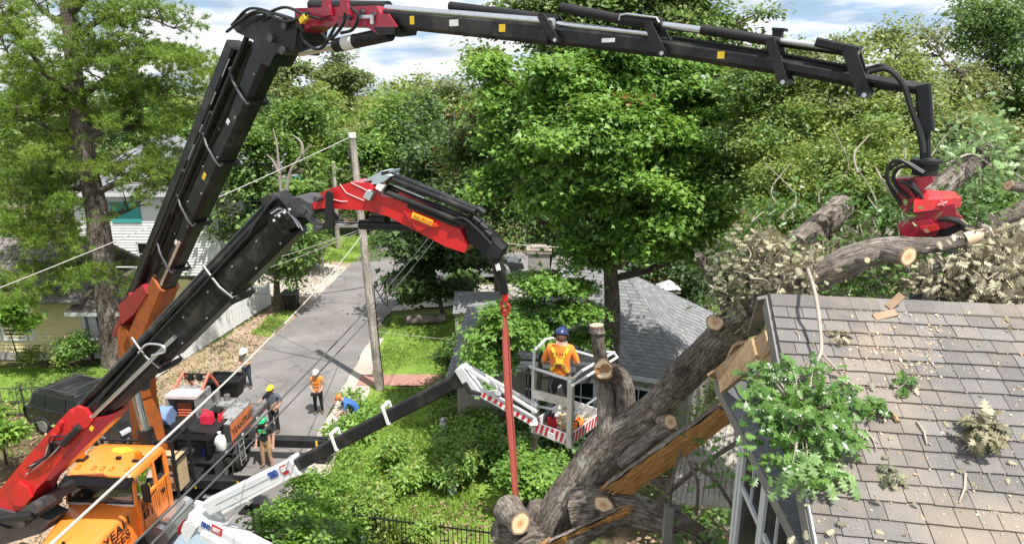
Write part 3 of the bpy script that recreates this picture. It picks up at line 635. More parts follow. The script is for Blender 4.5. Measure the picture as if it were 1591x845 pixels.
for k in range(9):
    b = MB(); e = PB(275+k*19, 522-k*19.5, -.255)+fu*(.16 if k % 2 else -.17); b.cyl(e, e-nB*.02, .02, 8); b.build('bolt', M_rim0, cB, True)
for k in range(4):
    b = MB(); o_ = -.2-.03*k; b.tube([V3(p) for p in curve([PB(150+k*2, 628-k*3, o_), PB(215+k*2, 556-k*4, o_), PB(300+k*2, 465-k*4, o_-.03), PB(380+k*2, 378-k*4, o_), PB(428, 330-k*3, o_)], 6)], .02, 6); b.build('hose', M_hose, cB, True)
# hoses bundled at the elbow
for j in range(11):
    o = -.33+.05*j
    pts = [(392+j*3, 360-j*5), (408+j*1.5, 334-j*2), (428+j, 308), (446+j, 320+j*2), (456+j*.5, 345)]
    b = MB(); b.tube([V3(p) for p in curve([PB(u+rg.uniform(-3, 3), v+rg.uniform(-3, 3), o) for u, v in pts], 6)], .026, 6); b.build('hose', M_hose, cB, True)
for j in range(5):
    b = MB(); b.tube([V3(p) for p in curve([PB(u+j*3, v+j*2, -.38) for u, v in ((418, 330), (434, 322), (452, 336), (462, 352))], 5)], .014, 6); b.build('hose', M_alu if j % 2 else M_hose, cB, True)
b = MB(); b.prism([PB(*p) for p in ((418, 306), (432, 298), (452, 318), (474, 338), (470, 350), (446, 356), (430, 338))], nB*.5); b.build('elbow_plate', M_black, cB)
for u, v in ((450, 326), (442, 331), (434, 336), (426, 343)):
    b = MB(); b.sph(PB(u, v, -.4), .03, 8, 6); b.build('bolt', M_alu, cB, True)
b = MB(); b.prism([PB(*p) for p in ((454, 326), (468, 303), (480, 303), (496, 312), (500, 330), (490, 334), (470, 332), (462, 338))], nB*.55); b.build('knuckle', M_grey, cB)
b = MB(); b.cyl(PB(487, 321)-nB*.34, PB(487, 321)+nB*.34, .07, 18); b.build('pin', M_grey, cB, True)
b = MB()
for sx in (-1, 1):
    b = MB(); o = nB*sx*.28; b.bar(PB(487, 321)+o, PB(510, 346)+o, .05, .13, up=fu); b.build('link_arm', M_grey, cB)
for sx in (-1, 1):
    b = MB(); o = sx*.33
    b.prism([PB(*p, o) for p in ((507, 300), (511, 296), (516, 300), (519, 346), (517, 355), (511, 357), (506, 352))], nB*.05); b.build('link_plate', M_blackM, cB)
for u, v in ((511, 304), (511, 349)):
    b = MB(); b.cyl(PB(u, v)-nB*.4, PB(u, v)+nB*.4, .05, 14); b.build('pin', M_grey, cB, True)
# red jib
b = MB(); b.prism([PB(*p) for p in ((497, 316), (501, 304), (517, 293), (556, 280), (582, 282), (600, 300), (652, 312), (720, 346), (735, 376), (730, 388), (700, 378), (658, 356), (612, 332), (584, 324), (516, 320), (500, 322))], nB*.46); jib = b.build('jib', M_red, cB)
b = MB(); b.prism([PB(*p, -.25) for p in ((628, 328), (684, 351), (664, 354), (652, 359), (645, 353))], nB*.05); b.build('jib_gusset', M_red, cB)
b = MB(); b.bar(PB(640, 334, -.29), PB(672, 347, -.29), .012, .095, up=fu); sg = b.build('maker_badge', M_yellow, cB)
text('badge_lettering', 'PALFINGER', paint('badge_orange', (.75, .13, .02), None, 4, .5), cB, PB(642, 338, -.30), PB(672, 350.5, -.30)-PB(642, 338, -.30), Vector((0, 0, 1)), .085)
b = MB()
for pts in (((528, 286), (538, 300), (566, 312)), ((517, 310), (530, 313), (540, 313)), ((545, 284), (560, 291), (572, 297))):
    b.tube([PB(u, v, -.235) for u, v in pts], .008, 5)
b.build('pin_stripe', paint('stripe_pink', (.8, .5, .5), None, 4, .5), cB)
b = MB(); b.cyl(PB(524, 349), PB(562, 349), .05, 14); b.build('jib_rod', M_chrome, cB, True)
b = MB(); b.cyl(PB(560, 349), PB(644, 352), .085, 16); b.build('jib_cylinder', M_black, cB, True)
b = MB(); b.bar(PB(578, 338), PB(602, 340), .22, .1, ch=.02); b.bar(PB(562, 344), PB(625, 346), .1, .05); b.build('valve_block', M_blackM, cB)
b = MB(); b.prism([PB(*p, -.27) for p in ((572, 295), (582, 299), (576, 311), (566, 306))], nB*.1); b.build('valve_box', M_grbox, cB)
b = MB(); b.prism([PB(*p, -.30) for p in ((589, 284), (600, 288), (594, 297), (585, 292))], nB*.1); b.build('junction_box', M_label, cB)
b = MB(); b.prism([PB(*p, -.2) for p in ((583, 285), (588, 274), (606, 270), (614, 272), (604, 280), (592, 284))], nB*.3); b.prism([PB(*p) for p in ((570, 280), (600, 264), (615, 264), (612, 272), (590, 278))], nB*.34); b.build('jib_cover', M_grbox, cB)
b = MB(); b.bar(PB(602, 268), PB(612, 265), .42, .05); b.build('cover_plate', M_blackM, cB)
for j, (a, z, r, m, nm) in enumerate((((604, 277), (738, 330), .05, M_black, 'extension_cylinder'), ((610, 272), (742, 326), .05, M_black, 'extension_cylinder'), ((600, 290), (730, 342), .055, M_black, 'extension_cylinder'), ((598, 298), (728, 350), .05, M_black, 'extension_cylinder'), ((620, 302), (716, 348), .05, M_red, 'extension_cylinder'), ((598, 304), (636, 322), .022, M_chrome, 'extension_rod'), ((634, 320), (712, 352), .03, M_blackM, 'extension_rod'), ((612, 288), (660, 308), .025, M_chrome, 'extension_rod'))):
    b = MB(); b.cyl(PB(*a, -.24+.06*(j % 3)), PB(*z, -.24+.06*(j % 3)), r, 12); b.build(nm, m, cB, True)
for j in range(7):
    b = MB(); o = -.16+.07*j; b.tube([PB(606, 268, o), PB(650, 284, o), PB(700, 306, o), PB(744, 330, o)], .02, 6); b.build('hose', M_hose, cB, True)
for j in range(12):
    o = -.3+.05*j; b = MB()
    pts = [(700+rg.uniform(-8, 8), 340+rg.uniform(-8, 8)), (726+rg.uniform(-6, 6), 338+rg.uniform(-14, 14)), (746+rg.uniform(-6, 6), 356+rg.uniform(-16, 10)), (764+rg.uniform(-5, 5), 374+rg.uniform(-6, 8))]
    b.tube([V3(p) for p in curve([PB(u, v, o) for u, v in pts], 5)], .022, 6); b.build('hose', M_hose, cB, True)
for u, v in ((748, 328), (741, 342), (752, 352), (735, 352), (758, 362)):
    b = MB(); b.bar(PB(u-5, v-4, -.2), PB(u+5, v+4, -.2), .12, .09, up=fu, ch=.02); b.build('coupling', M_blackM, cB)
b = MB(); b.prism([PB(*p) for p in ((728, 352), (752, 352), (776, 376), (786, 384), (780, 398), (764, 398), (752, 388), (734, 372))], nB*.34); b.build('jib_tip', M_blackM, cB)
b = MB(); b.bar(PB(769, 388), PB(784, 456), .2, .18, up=PB.d, w2=.14, h2=.12, ch=.03); b.build('hook_arm', M_black, cB)
b = MB(); b.bar(PB(772, 410, -.11), PB(775, 420, -.11), .02, .07, up=PB.d); b.build('arm_sticker', M_label, cB)
# hook and sling
hk = PB(785, 462)
b = MB(); b.cyl(hk+Vector((0, 0, .08)), hk-Vector((0, 0, .06)), .05, 12); b.tube([V3(p) for p in curve([PB(786, 464), PB(779, 470), PB(781, 480), PB(788, 484), PB(791, 476), PB(786, 470)], 5)], .026, 8)
b.tube([V3(p) for p in curve([PB(782, 476, -.05), PB(779, 484), PB(785, 490), PB(790, 484), PB(788, 478, .05)], 5)], .02, 8)
b.build('hook', M_red, cB, True)
sl = thing('lifting_sling', 'long red webbing sling hanging from the crane hook to the trunk', 'sling', tuple(PB(803, 800)))
M_sling = paint('red_webbing', (.44, .09, .07), (.50, .22, .18), 30, .85, amount=.4, bmp=.4, bscale=90)
for j, (du, dv) in enumerate(((-2.4, 0), (2.6, .05))):
    b = MB(); P = [PB(785+du*.3, 487), PB(787+du, 540, dv), PB(791+du, 620, dv), PB(797+du*.9, 700, dv), PB(801+du*.7, 765, dv), PB(803+du*.4, 800, dv)]
    b.tube(P, [.030, .045, .047, .045, .040, .03], 6, flat=.35); b.build('strap', M_sling, sl)

# ================================================================== BOOM LIFT
PLf = Plane((-6.7, 12.7), (.386, 10.7)); nL = PLf.n
M_redT = paint('red_marking', (.55, .02, .03), None, 6, .5); M_blue = paint('blue_print', (.03, .07, .32), None, 6, .5)
lf = thing('trailer_lift', 'white articulated boom lift with black extension carrying the basket', 'boom lift', (-6.6, 12.9, 0))
def pl(u, v, o=0.0): return PLf(u, v, o)
lu = Vector((0, 0, 1))
b = MB(); b.bar(pl(300, 800), pl(430, 868), .34, .36, ch=.03); b.build('lower_arm', M_white, lf)
b = MB(); b.bar(pl(318, 826, -.1), pl(420, 880, -.1), .3, .2, ch=.03); b.build('lower_link', M_white, lf)
b = MB(); b.prism([pl(*p) for p in ((294, 812), (298, 801), (310, 798), (318, 808), (306, 828), (298, 828))], nL*.5); b.build('arm_joint', M_white, lf)
b = MB(); b.bar(pl(310, 800, .12), pl(310, 780, .12), .1, .22, up=PLf.d, ch=.02); b.bar(pl(330, 790, .1), pl(345, 806, .1), .1, .18, ch=.02); b.build('arm_post', M_white, lf)
ua, ub = pl(326, 786), pl(462, 721)
b = MB(); b.bar(ua, ub, .26, .33, ch=.035); b.build('boom', M_white, lf)
ld = (ub-ua).normalized(); b = MB(); b.bar(ub-ld*.12, ub+ld*.04, .31, .39, ch=.03); b.build('boom_collar', M_white, lf)
ue = pl(712, 590)
b = MB(); b.bar(ub-ld*.1, ue, .2, .25, ch=.03); b.build('extension', M_black, lf)
b = MB(); b.bar(pl(345, 796, -.16), pl(455, 738, -.16), .02, .05); b.build('boom_rib', M_label, lf)
b = MB()
for u0, v0, u1, v1 in ((335, 783, 420, 741), (345, 791, 430, 748)): b.tube([pl(u0, v0, -.14), pl(u1, v1, -.14)], .006, 5)
b.build('boom_seam', M_grbox, lf)
b = MB(); b.cyl(pl(352, 812, 0), pl(370, 790), .035, 12); b.build('lift_rod', M_chrome, lf, True)
b = MB(); b.cyl(pl(366, 794), pl(384, 776), .055, 12); b.bar(pl(368, 770, -.05), pl(390, 780, -.05), .16, .08, ch=.02); b.build('lift_cylinder', M_white, lf, True)
for u, v in ((523, 682), (603, 641)):
    c = pl(u, v); b = MB()
    for o in (-.13, .13): b.bar(c+Vector((0, 0, .2))+nL*o-ld*.05, c-Vector((0, 0, .2))+nL*o+ld*.07, .03, .05, up=PLf.d)
    b.bar(c+Vector((0, 0, .19))-nL*.14-ld*.05, c+Vector((0, 0, .19))+nL*.14-ld*.05, .06, .03); b.bar(c-Vector((0, 0, .19))-nL*.14+ld*.07, c-Vector((0, 0, .19))+nL*.14+ld*.07, .06, .03)
    b.build('extension_collar', M_label, lf)
tx = (ub-ua).normalized()
text('maker_lettering', 'DINO', M_blue, lf, pl(421, 743.5, -.145), tx, Vector((0, 0, 1)), .19, bold=.012, xs=.46)
b = MB(); b.bar(pl(437.5, 731.5, -.14), pl(451, 725, -.14), .012, .20); b.build('model_plate', M_redT, lf)
text('model_lettering', '62RXT', M_label, lf, pl(438.6, 733.2, -.156), tx, Vector((0, 0, 1)), .13, bold=.006, xs=.5)
tx2 = (pl(400, 852)-pl(310, 804)).normalized()
text('maker_lettering', 'DINO', M_blue, lf, pl(312, 816, -.185), tx2, Vector((0, 0, 1)), .19, bold=.012, xs=.46)
b = MB(); b.bar(pl(328.5, 818.5, -.176), pl(345, 827.5, -.176), .012, .2); b.build('model_plate', M_redT, lf)
text('model_lettering', '62RXT', M_label, lf, pl(329.5, 822.5, -.19), tx2, Vector((0, 0, 1)), .13, bold=.006, xs=.5)
# chassis and drawbar below
cz = G(330, 850, 1.05)
b = MB(); b.bx(cz.x-1.0, cz.x+.5, cz.y-.55, cz.y+.45, .75, 1.15, bev=.06); b.bx(cz.x+.3, cz.x+2.4, cz.y-.3, cz.y+.2, .6, .8, bev=.04); b.build('chassis', M_bluegrey, lf)
tq = pl(430, 868); b = MB(); b.bar((tq.x, tq.y, .9), (tq.x, tq.y, tq.z), .4, .4, up=PLf.d, ch=.05); b.build('turret', M_white, lf)
for sx in (-.62, .45):
    b = MB(); b.bx(cz.x-1.04, cz.x-.7, cz.y+sx, cz.y+sx+.3, .9, 1.3, bev=.03); b.build('tail_light', M_redT, lf)
for sy in (-.85, .95):
    b = MB(); b.cyl((cz.x+.8, cz.y+sy-.1, .33), (cz.x+.8, cz.y+sy+.1, .33), .33, 20); w = b.build('wheel', M_rubber, lf, True)
for sx, sy in ((-1.2, -1.6), (-1.2, 1.6), (2.8, -1.6), (2.8, 1.6)):
    b = MB(); b.bar((cz.x+.8, cz.y, .9), (cz.x+.8+sx, cz.y+sy, .12), .13, .13, ch=.02); b.bx(cz.x+.65+sx, cz.x+.95+sx, cz.y+sy-.15, cz.y+sy+.15, .02, .1); b.build('outrigger', M_bluegrey, lf)
# head and basket arm
b = MB(); b.prism([pl(*p) for p in ((700, 588), (712, 572), (720, 570), (728, 586), (722, 598), (706, 600))], nL*.26); b.build('boom_end', M_blackM, lf)
b = MB(); b.prism([pl(*p) for p in ((711, 571), (722, 566), (746, 600), (750, 612), (738, 608), (724, 592))], nL*.3); b.build('arm_head', M_white, lf)
b = MB(); b.tube([pl(722, 594, -.16), pl(730, 608, -.16), pl(748, 612, -.16)], [.04, .05, .03], 8); b.build('head_hose', M_hose, lf, True)
b = MB(); b.bar(pl(742, 604), pl(829, 653), .11, .13, ch=.015); b.build('basket_arm', M_white, lf)
b = MB(); b.bar(pl(730, 570, .1), pl(834, 630, .1), .05, .07, ch=.012); b.build('parallel_rod', M_white, lf)
b = MB(); b.bar(pl(722, 570, -.1), pl(834, 640, -.1), .05, .06, ch=.012); b.build('parallel_rod', M_white, lf)
for k in range(9):
    t0 = .05+k*.105; b = MB(); p0, p1 = pl(746, 610, -.07), pl(829, 657, -.07); b.bar(p0.lerp(p1, t0), p0.lerp(p1, t0+.05), .012, .085); b.build('hazard_stripe', M_redT, lf)
b = MB(); b.bar(pl(745, 612, -.062), pl(829, 658.5, -.062), .01, .09); b.build('stripe_band', M_label, lf)
b = MB(); b.bar(pl(768, 606), pl(770, 614), .05, .2, up=PLf.d); b.build('arm_clamp', M_white, lf)
# ---------------- basket
Z0 = 6.08; c_n = Vector((.97, 10.3, 0)); c_l = Vector((.37, 10.79, 0)); c_r = Vector((1.63, 11.17, 0)); c_b = c_l+c_r-c_n
ex = (c_r-c_n).normalized(); ey = (c_l-c_n).normalized()
bk = thing('work_basket', 'white railed work basket with red hazard stripes beside the trunk', 'basket', (c_n.x, c_n.y, Z0))
def zz(p, z): return Vector((p.x, p.y, z))
b = MB(); b.prism([zz(p, Z0) for p in (c_n, c_r, c_b, c_l)], (0, 0, .04)); b.build('floor', M_alu, bk)
for p, q, nm in ((c_n, c_l, 1), (c_n, c_r, 1), (c_l, c_b, 0), (c_r, c_b, 0)):
    b = MB(); b.bar(zz(p, Z0+.11), zz(q, Z0+.11), .02, .2); kb = b.build('kick_board', M_label, bk)
    if nm:
        L = (q-p).length; dd = (q-p).normalized(); out = (-ex if q is c_l else -ey); n = int(L/.105)
        for k in range(n):
            x = .05+k*.105; b = MB(); s = 1 if q is c_l else -1
            b.prism([zz(p+dd*x+out*.014, Z0+.02), zz(p+dd*(x+.05)+out*.014, Z0+.02), zz(p+dd*(x+.05-.05*s)+out*.014, Z0+.2), zz(p+dd*(x-.05*s)+out*.014, Z0+.2)], out*.006); b.build('hazard_stripe', M_redT, kb)
for p, r, h in ((c_n, .055, 1.25), (c_l, .035, 1.2), (c_r, .022, 1.2), (c_b, .022, 1.2)):
    b = MB(); b.bar(zz(p, Z0-.02), zz(p, Z0+h), r*2, r*1.4, up=ex, ch=.01); b.build('post', M_alu, bk)
def rail(pts, r, nm='top_rail', m=M_white):
    b = MB(); b.tube([V3(p) for p in pts], r, 8); return b.build(nm, m, bk, True)
H = Z0+1.2
rail([zz(c_n-ex*.1-ey*.02, H), zz(c_n+ex*.3, H+.05), zz(c_r+ex*.35, H+.02)], .026)
rail([zz(c_n-ex*.12-ey*.1, H-.02), zz(c_r+ex*.3-ey*.1, H-.03), zz(c_r+ex*.42+ey*.05, H-.02), zz(c_r+ex*.3+ey*.2, H)], .024)
rail([zz(c_n-ey*.05, H), zz(c_l+ey*.1, H)], .026); rail([zz(c_l, H), zz(c_l+ex*.02, H+.32), zz(c_l+ex*.35, H+.42), zz(c_b-ex*.2, H+.3), zz(c_b, H+.05)], .024)
rail([zz(c_b, H), zz(c_r, H)], .024); rail([zz(c_r, Z0+.55), zz(c_n+ex*.05, Z0+.55)], .02, 'mid_rail', M_alu); rail([zz(c_l, Z0+.5), zz(c_l-ex*.0+ey*.0, Z0+.5), zz(c_n, Z0+.62)], .02, 'mid_rail', M_alu)
rail([zz(c_l, Z0+.55), zz(c_b, Z0+.55)], .02, 'mid_rail', M_alu)
b = MB(); b.bar(zz(c_l-ex*.02, Z0+.74), zz(c_n-ex*.02, Z0+.80), .03, .16); b.build('gate_panel', M_alu, bk)
b = MB(); b.bar(zz(c_n-ex*.045, Z0+.08)+(c_l-c_n)*.35, zz(c_n-ex*.045, Z0+.08)+(c_l-c_n)*.55, .012, .12); b.build('sticker', M_label, bk)
b = MB(); b.bar(zz(c_l+ey*.12, H-.02), zz(c_l-ex*.12+ey*.12, H-.05), .08, .07); b.tube([zz(c_l+ey*.1, H-.05), zz(c_l+ey*.12, H-.3), zz(c_l+ey*.08, Z0+.4)], .02, 6); b.build('control_lever', M_grey, bk)
b = MB(); b.bx(1.15, 1.4, 11.15, 11.3, Z0+.75, Z0+1.1); b.build('control_panel', M_grey, bk)
b = MB(); b.bar(zz(c_l, Z0+.15)+ey*.02, pl(829, 653), .12, .16); b.build('basket_bracket', M_white, bk); b = MB(); b.bar(zz(c_l, Z0+.55)+ey*.02, pl(834, 632), .06, .1); b.build('basket_bracket', M_white, bk)
rw = random.Random(4); b = MB()
for k in range(220):
    p = c_n+ex*rw.uniform(.05, 1.0)+ey*rw.uniform(.05, .7); b.bar(zz(p, Z0+.03+rw.uniform(0, .06)), zz(p+Vector((rw.uniform(-.06, .06), rw.uniform(-.06, .06), 0)), Z0+.04+rw.uniform(0, .06)), .03, .012)
o = b.build('wood_chips', paint('fresh_chips', (.62, .42, .22), (.4, .25, .12), 12, .8, amount=.5), bk); o['kind'] = 'stuff'
# chainsaw lying in the basket
cs0 = c_n+ex*.28+ey*.15
cs = thing('chainsaw', 'orange chainsaw resting in the work basket', 'chainsaw', (cs0.x, cs0.y, Z0+.03))
b = MB(); b.bar(zz(cs0, Z0+.12), zz(cs0+ex*.3, Z0+.14), .16, .17, ch=.03); b.build('motor_body', paint('saw_orange', (.80, .18, .02), None, 5, .45), cs)
b = MB(); b.bar(zz(cs0+ex*.3, Z0+.1), zz(cs0+ex*.75+ey*.1, Z0+.1), .02, .08, ch=.01); b.build('guide_bar', M_alu, cs)
b = MB(); b.tube([zz(cs0+ex*.08-ey*.1, Z0+.08), zz(cs0+ex*.08-ey*.1, Z0+.26), zz(cs0+ex*.08+ey*.1, Z0+.28), zz(cs0+ex*.08+ey*.1, Z0+.1)], .018, 7); b.build('front_handle', M_blackM, cs, True)
b = MB(); b.tube([zz(cs0, Z0+.16), zz(cs0-ex*.14, Z0+.18), zz(cs0-ex*.16, Z0+.08), zz(cs0, Z0+.06)], .02, 7); b.build('rear_handle', M_blackM, cs, True)
f0 = c_n+ex*.22+ey*.52
fc = thing('saw_fuel_can', 'small red fuel can on the basket floor', 'fuel can', (f0.x, f0.y, Z0+.03))
b = MB(); b.bar(zz(f0, Z0+.03), zz(f0, Z0+.25), .16, .12, up=ex, ch=.03); b.build('can_body', M_redT, fc)
b = MB(); b.cyl(zz(f0, Z0+.25), zz(f0+ex*.05, Z0+.33), .025, 8); b.build('spout', M_blackM, fc)

# ================================================================== ORANGE TRUCK
TR = (-10.1, 15.0, 0); TA = -R(3.5)
tk = thing('crane_truck', 'orange crane truck with black flatbed parked on the road', 'truck', TR, TA); TSC = (.96, 1.0, .93); tk.scale = TSC
M_glass, t_, b_, N_, L_ = nodes('cab_glass'); b_.inputs['Base Color'].default_value = (.75, .82, .80, 1); b_.inputs['Roughness'].default_value = .03
tr_ = N_('ShaderNodeBsdfTransparent'); tr_.inputs[0].default_value = (.45, .52, .51, 1); gl_ = N_('ShaderNodeBsdfGlossy'); gl_.inputs['Roughness'].default_value = .02
fr_ = N_('ShaderNodeFresnel'); fr_.inputs[0].default_value = 1.5; ms_ = N_('ShaderNodeMixShader'); L_(fr_.outputs[0], ms_.inputs[0]); L_(tr_.outputs[0], ms_.inputs[1]); L_(gl_.outputs[0], ms_.inputs[2])
L_(ms_.outputs[0], t_.nodes['Material Output'].inputs['Surface'])
M_amber = paint('amber_lens', (.80, .15, .006), None, 6, .25); M_dark = paint('dark_interior', (.02, .02, .02), None, 4, .8)
M_wood = stainmat('sawn_timber', [(.30, .20, .11), (.45, .32, .19), (.58, .45, .30)], 3, 30, .3)
def loft(b, secs, mi=0, caps=True):
    n = len(secs[0]); vs = [p for s in secs for p in s]; fs = []
    for i in range(len(secs)-1):
        for k in range(n): fs.append((i*n+k, i*n+(k+1) % n, (i+1)*n+(k+1) % n, (i+1)*n+k))
    if caps: fs += [tuple(range(n))[::-1], tuple((len(secs)-1)*n+k for k in range(n))]
    return b.add(vs, fs, mi)
def hs(y, w, zt, zb=1.05, e=.13, cr=.05): return [(-w, y, zb), (-w, y, zt-e), (-w+e*.4, y, zt-e*.3), (-w+e*1.2, y, zt), (0, y, zt+cr), (w-e*1.2, y, zt), (w-e*.4, y, zt-e*.3), (w, y, zt-e), (w, y, zb)]
b = MB(); loft(b, [hs(-.30, .84, 2.13), hs(-.8, .80, 2.09), hs(-1.4, .72, 2.0), hs(-1.72, .67, 1.93), hs(-1.82, .64, 1.86)]); hood_t = b.build('hood', M_orange, tk, True)
b = MB(); b.tube([(-.0, -.4, 2.19), (0, -1.72, 1.99)], .008, 5); b.build('hood_seam', M_dkorange, hood_t)
b = MB(); b.bar((0, -1.76, 1.95), (0, -1.72, 2.08), .07, .05, ch=.01); b.build('hood_ornament', M_blackM, hood_t)
b = MB(); b.bx(-.62, .62, -1.92, -1.82, .75, 1.84, bev=.05); b.build('grille', M_blackM, tk)
for k in range(7):
    b = MB(); b.bx(-.55+k*.17, -.48+k*.17, -1.95, -1.92, .85, 1.75); b.build('grille_bar', M_chrome, tk)
b = MB(); b.bx(-1.15, 1.15, -2.15, -1.9, .5, .8, bev=.06); b.build('bumper', M_chrome, tk)
b = MB(); loft(b, [[(-.95, y, 1.15), (-.95, y, 2.16), (.95, y, 2.16), (.95, y, 1.15)] for y in (-.3, 1.1)]); b.build('cab_body', M_orange, tk)
# roof with rounded edges
def rs(y, w, z0, z1): return [(-w, y, z0), (-w, y, z1-.1), (-w+.05, y, z1-.03), (-w+.16, y, z1), (w-.16, y, z1), (w-.05, y, z1-.03), (w, y, z1-.1), (w, y, z0)]
b = MB(); loft(b, [rs(-.28, .86, 2.82, 2.93), rs(-.18, .89, 2.82, 3.0), rs(.1, .91, 2.82, 3.05), rs(.9, .92, 2.82, 3.06), rs(1.06, .92, 2.82, 3.02), rs(1.12, .9, 2.82, 2.95)]); rf = b.build('cab_roof', M_orange, tk, True)
b = MB(); b.prism([(-.25, .62, 3.064), (.1, .55, 3.064), (.3, .72, 3.064), (.05, .86, 3.064), (-.3, .8, 3.064)], (0, 0, .006)); b.build('yellow_patch', M_yellow, rf)
for sx in (-1, 1):
    for p_, q_, w_ in (((sx*.9, -.32, 2.12), (sx*.86, -.2, 2.86), .1), ((sx*.91, 1.06, 2.12), (sx*.89, 1.06, 2.86), .1), ((sx*.93, .55, 2.12), (sx*.9, .55, 2.86), .06)): b = MB(); b.bar(p_, q_, w_, w_, up=(0, 1, 0), ch=.015); b.build('pillar', M_orange, tk)
    b = MB(); b.bx(sx*.952-.012, sx*.952+.012, -.22, .86, 1.22, 2.13); dr = b.build('door', M_orange, tk)
    b = MB(); b.bx(sx*.98-.02, sx*.98+.02, .62, .76, 1.85, 1.9); b.build('door_handle', M_blackM, dr)
    b = MB(); b.add([(sx*.93, -.2, 2.16), (sx*.91, .52, 2.16), (sx*.88, .52, 2.82), (sx*.87, -.1, 2.82)], [(0, 1, 2, 3)]); b.build('side_window', M_glass, dr)
b = MB(); b.bx(-.86, .86, 1.04, 1.08, 2.14, 2.84); b.build('rear_panel', M_blackM, tk)
b = MB(); b.add([(-.83, -.335, 2.17), (.83, -.335, 2.17), (.80, -.225, 2.82), (-.80, -.225, 2.82)], [(0, 1, 2, 3)]); b.build('windshield', M_glass, tk)
b = MB()
for p, q in (((-.86, -.345, 2.16), (.86, -.345, 2.16)), ((-.86, -.345, 2.16), (-.82, -.235, 2.83)), ((.86, -.345, 2.16), (.82, -.235, 2.83))): b.bar(p, q, .035, .05, ch=.01)
b.build('windshield_gasket', M_rubber, tk)
b = MB(); b.bar((-.88, -.375, 2.14), (.88, -.375, 2.14), .05, .04); b.build('cowl_strip', M_label, tk)
for p_, q_ in (((.967, -.21, 1.22), (.967, -.21, 2.14)), ((.967, .87, 1.22), (.967, .87, 2.14)), ((.967, -.21, 1.22), (.967, .87, 1.22))): b = MB(); b.bar(p_, q_, .012, .012); b.build('door_gap', M_blackM, tk)
b = MB()
for x0, x1 in ((-.55, -.05), (.5, .12)): b.tube([(x0, -.37, 2.2), ((x0+x1)/2, -.36, 2.25), (x1, -.35, 2.30)], .011, 6)
b.build('wiper', M_rubber, tk)
b = MB(); loft(b, [[(x, -.25, 2.90), (x, -.52-.05*(1-abs(x)), 2.83-.04*abs(x)), (x, -.53-.05*(1-abs(x)), 2.75-.04*abs(x)), (x, -.25, 2.82)] for x in (-.9, -.5, 0, .5, .9)]); b.build('sun_visor', M_blackM, tk, True)
b = MB(); b.bx(-.9, .9, -.28, 1.03, 2.163, 2.172); b.build('dark_cab_sheet', M_dark, tk)  # dark sheet over the solid orange body, standing in for the dim cab interior
for sx in (-.45, .45):
    b = MB(); b.bx(sx-.25, sx+.25, .45, .95, 1.6, 1.95, bev=.06); b.bx(sx-.25, sx+.25, .82, .98, 1.9, 2.6, bev=.05); b.build('seat', M_dark, tk)
b = MB(); b.tube([V3(p) for p in [(.45+.2*math.cos(a), .12+.07*math.sin(a), 2.25+.18*math.sin(a)) for a in [k*math.pi/8 for k in range(16)]]], .018, 6, closed=True); b.build('steering_wheel', M_rubber, tk, True)
for k, (x, dx, c, h) in enumerate(((-.70, .1, (.55, .03, .04), .16), (-.66, .08, (.75, .74, .7), .12), (-.3, .13, (.52, .03, .12), .10), (-.12, .06, (.6, .55, .5), .09), (.02, .14, (.55, .40, .22), .10), (.22, .14, (.05, .45, .15), .05))):
    b = MB(); b.sph((x, -.14, 2.17+h/2), h/2, 8, 6, sc=(dx/h, .8, 1)); b.build('dash_clutter', paint('clutter_%d' % k, c, None, 9, .6), tk, True)
b = MB(); b.bx(.25, .78, -.24, .06, 2.176, 2.184); b.build('dash_papers', M_label, tk)
for x in (-.66, -.24, 0, .24, .66):
    b = MB(); b.sph((x, -.08, 3.01), .075, 10, 6, sc=(.9, 1.3, .8)); b.build('marker_lamp', M_amber, rf, True)
b = MB(); b.bx(.12, .24, .25, .33, 3.05, 3.13); b.build('roof_bracket', M_blackM, rf)
for x, y in ((-.78, .22), (.74, .28)):
    b = MB(); b.bx(x-.13, x+.13, y-.11, y+.11, 3.04, 3.13, bev=.02); b.build('beacon_base', M_blackM, rf)
    b = MB(); b.bar((x, y, 3.13), (x, y, 3.30), .17, .15, up=(0, 1, 0), w2=.14, h2=.12, ch=.02); b.build('beacon', M_amber, rf)
for sx in (-1, 1):   # mirrors on tube brackets, fenders, tanks
    b = MB(); b.bar((sx*1.22, -.32, 2.22), (sx*1.22, -.32, 2.72), .05, .22, up=(1, 0, 0), ch=.015); mr = b.build('mirror', M_blackM, tk)
    b = MB()
    for z in (2.2, 2.76): b.tube([(sx*.9, -.25, z), (sx*1.22, -.32, z+.02)], .014, 6)
    b.tube([(sx*.9, .35, 2.78), (sx*1.22, -.3, 2.78)], .012, 6); b.tube([(sx*.92, -.2, 2.9), (sx*1.2, -.32, 2.5)], .012, 6); b.tube([(sx*.9, .3, 2.22), (sx*1.22, -.3, 2.22)], .012, 6); b.build('mirror_bracket', M_chrome, mr)
    b = MB(); loft(b, [[(sx*.66, -1.15-.74*math.cos(a), .55+.74*math.sin(a)), (sx*1.12, -1.15-.74*math.cos(a), .55+.72*math.sin(a)), (sx*1.16, -1.15-.72*math.cos(a), .55+.64*math.sin(a)), (sx*.66, -1.15-.66*math.cos(a), .55+.66*math.sin(a))] for a in [math.pi*k/10 for k in range(-1, 12)]]); b.build('fender', M_orange, tk, True)
    b = MB(); b.cyl((sx*1.0, .1, .78), (sx*1.0, 1.5, .78), .32, 20); b.build('fuel_tank', M_alu, tk, True)
    b = MB(); b.bx(sx*1.16-.14, sx*1.16+.14, .15, 1.35, .4, .46); b.build('step', M_alu, tk); b = MB(); b.bx(sx*1.08-.16, sx*1.08+.16, .3, 1.2, 1.1, 1.15); b.build('tread_plate', M_alu, tk)
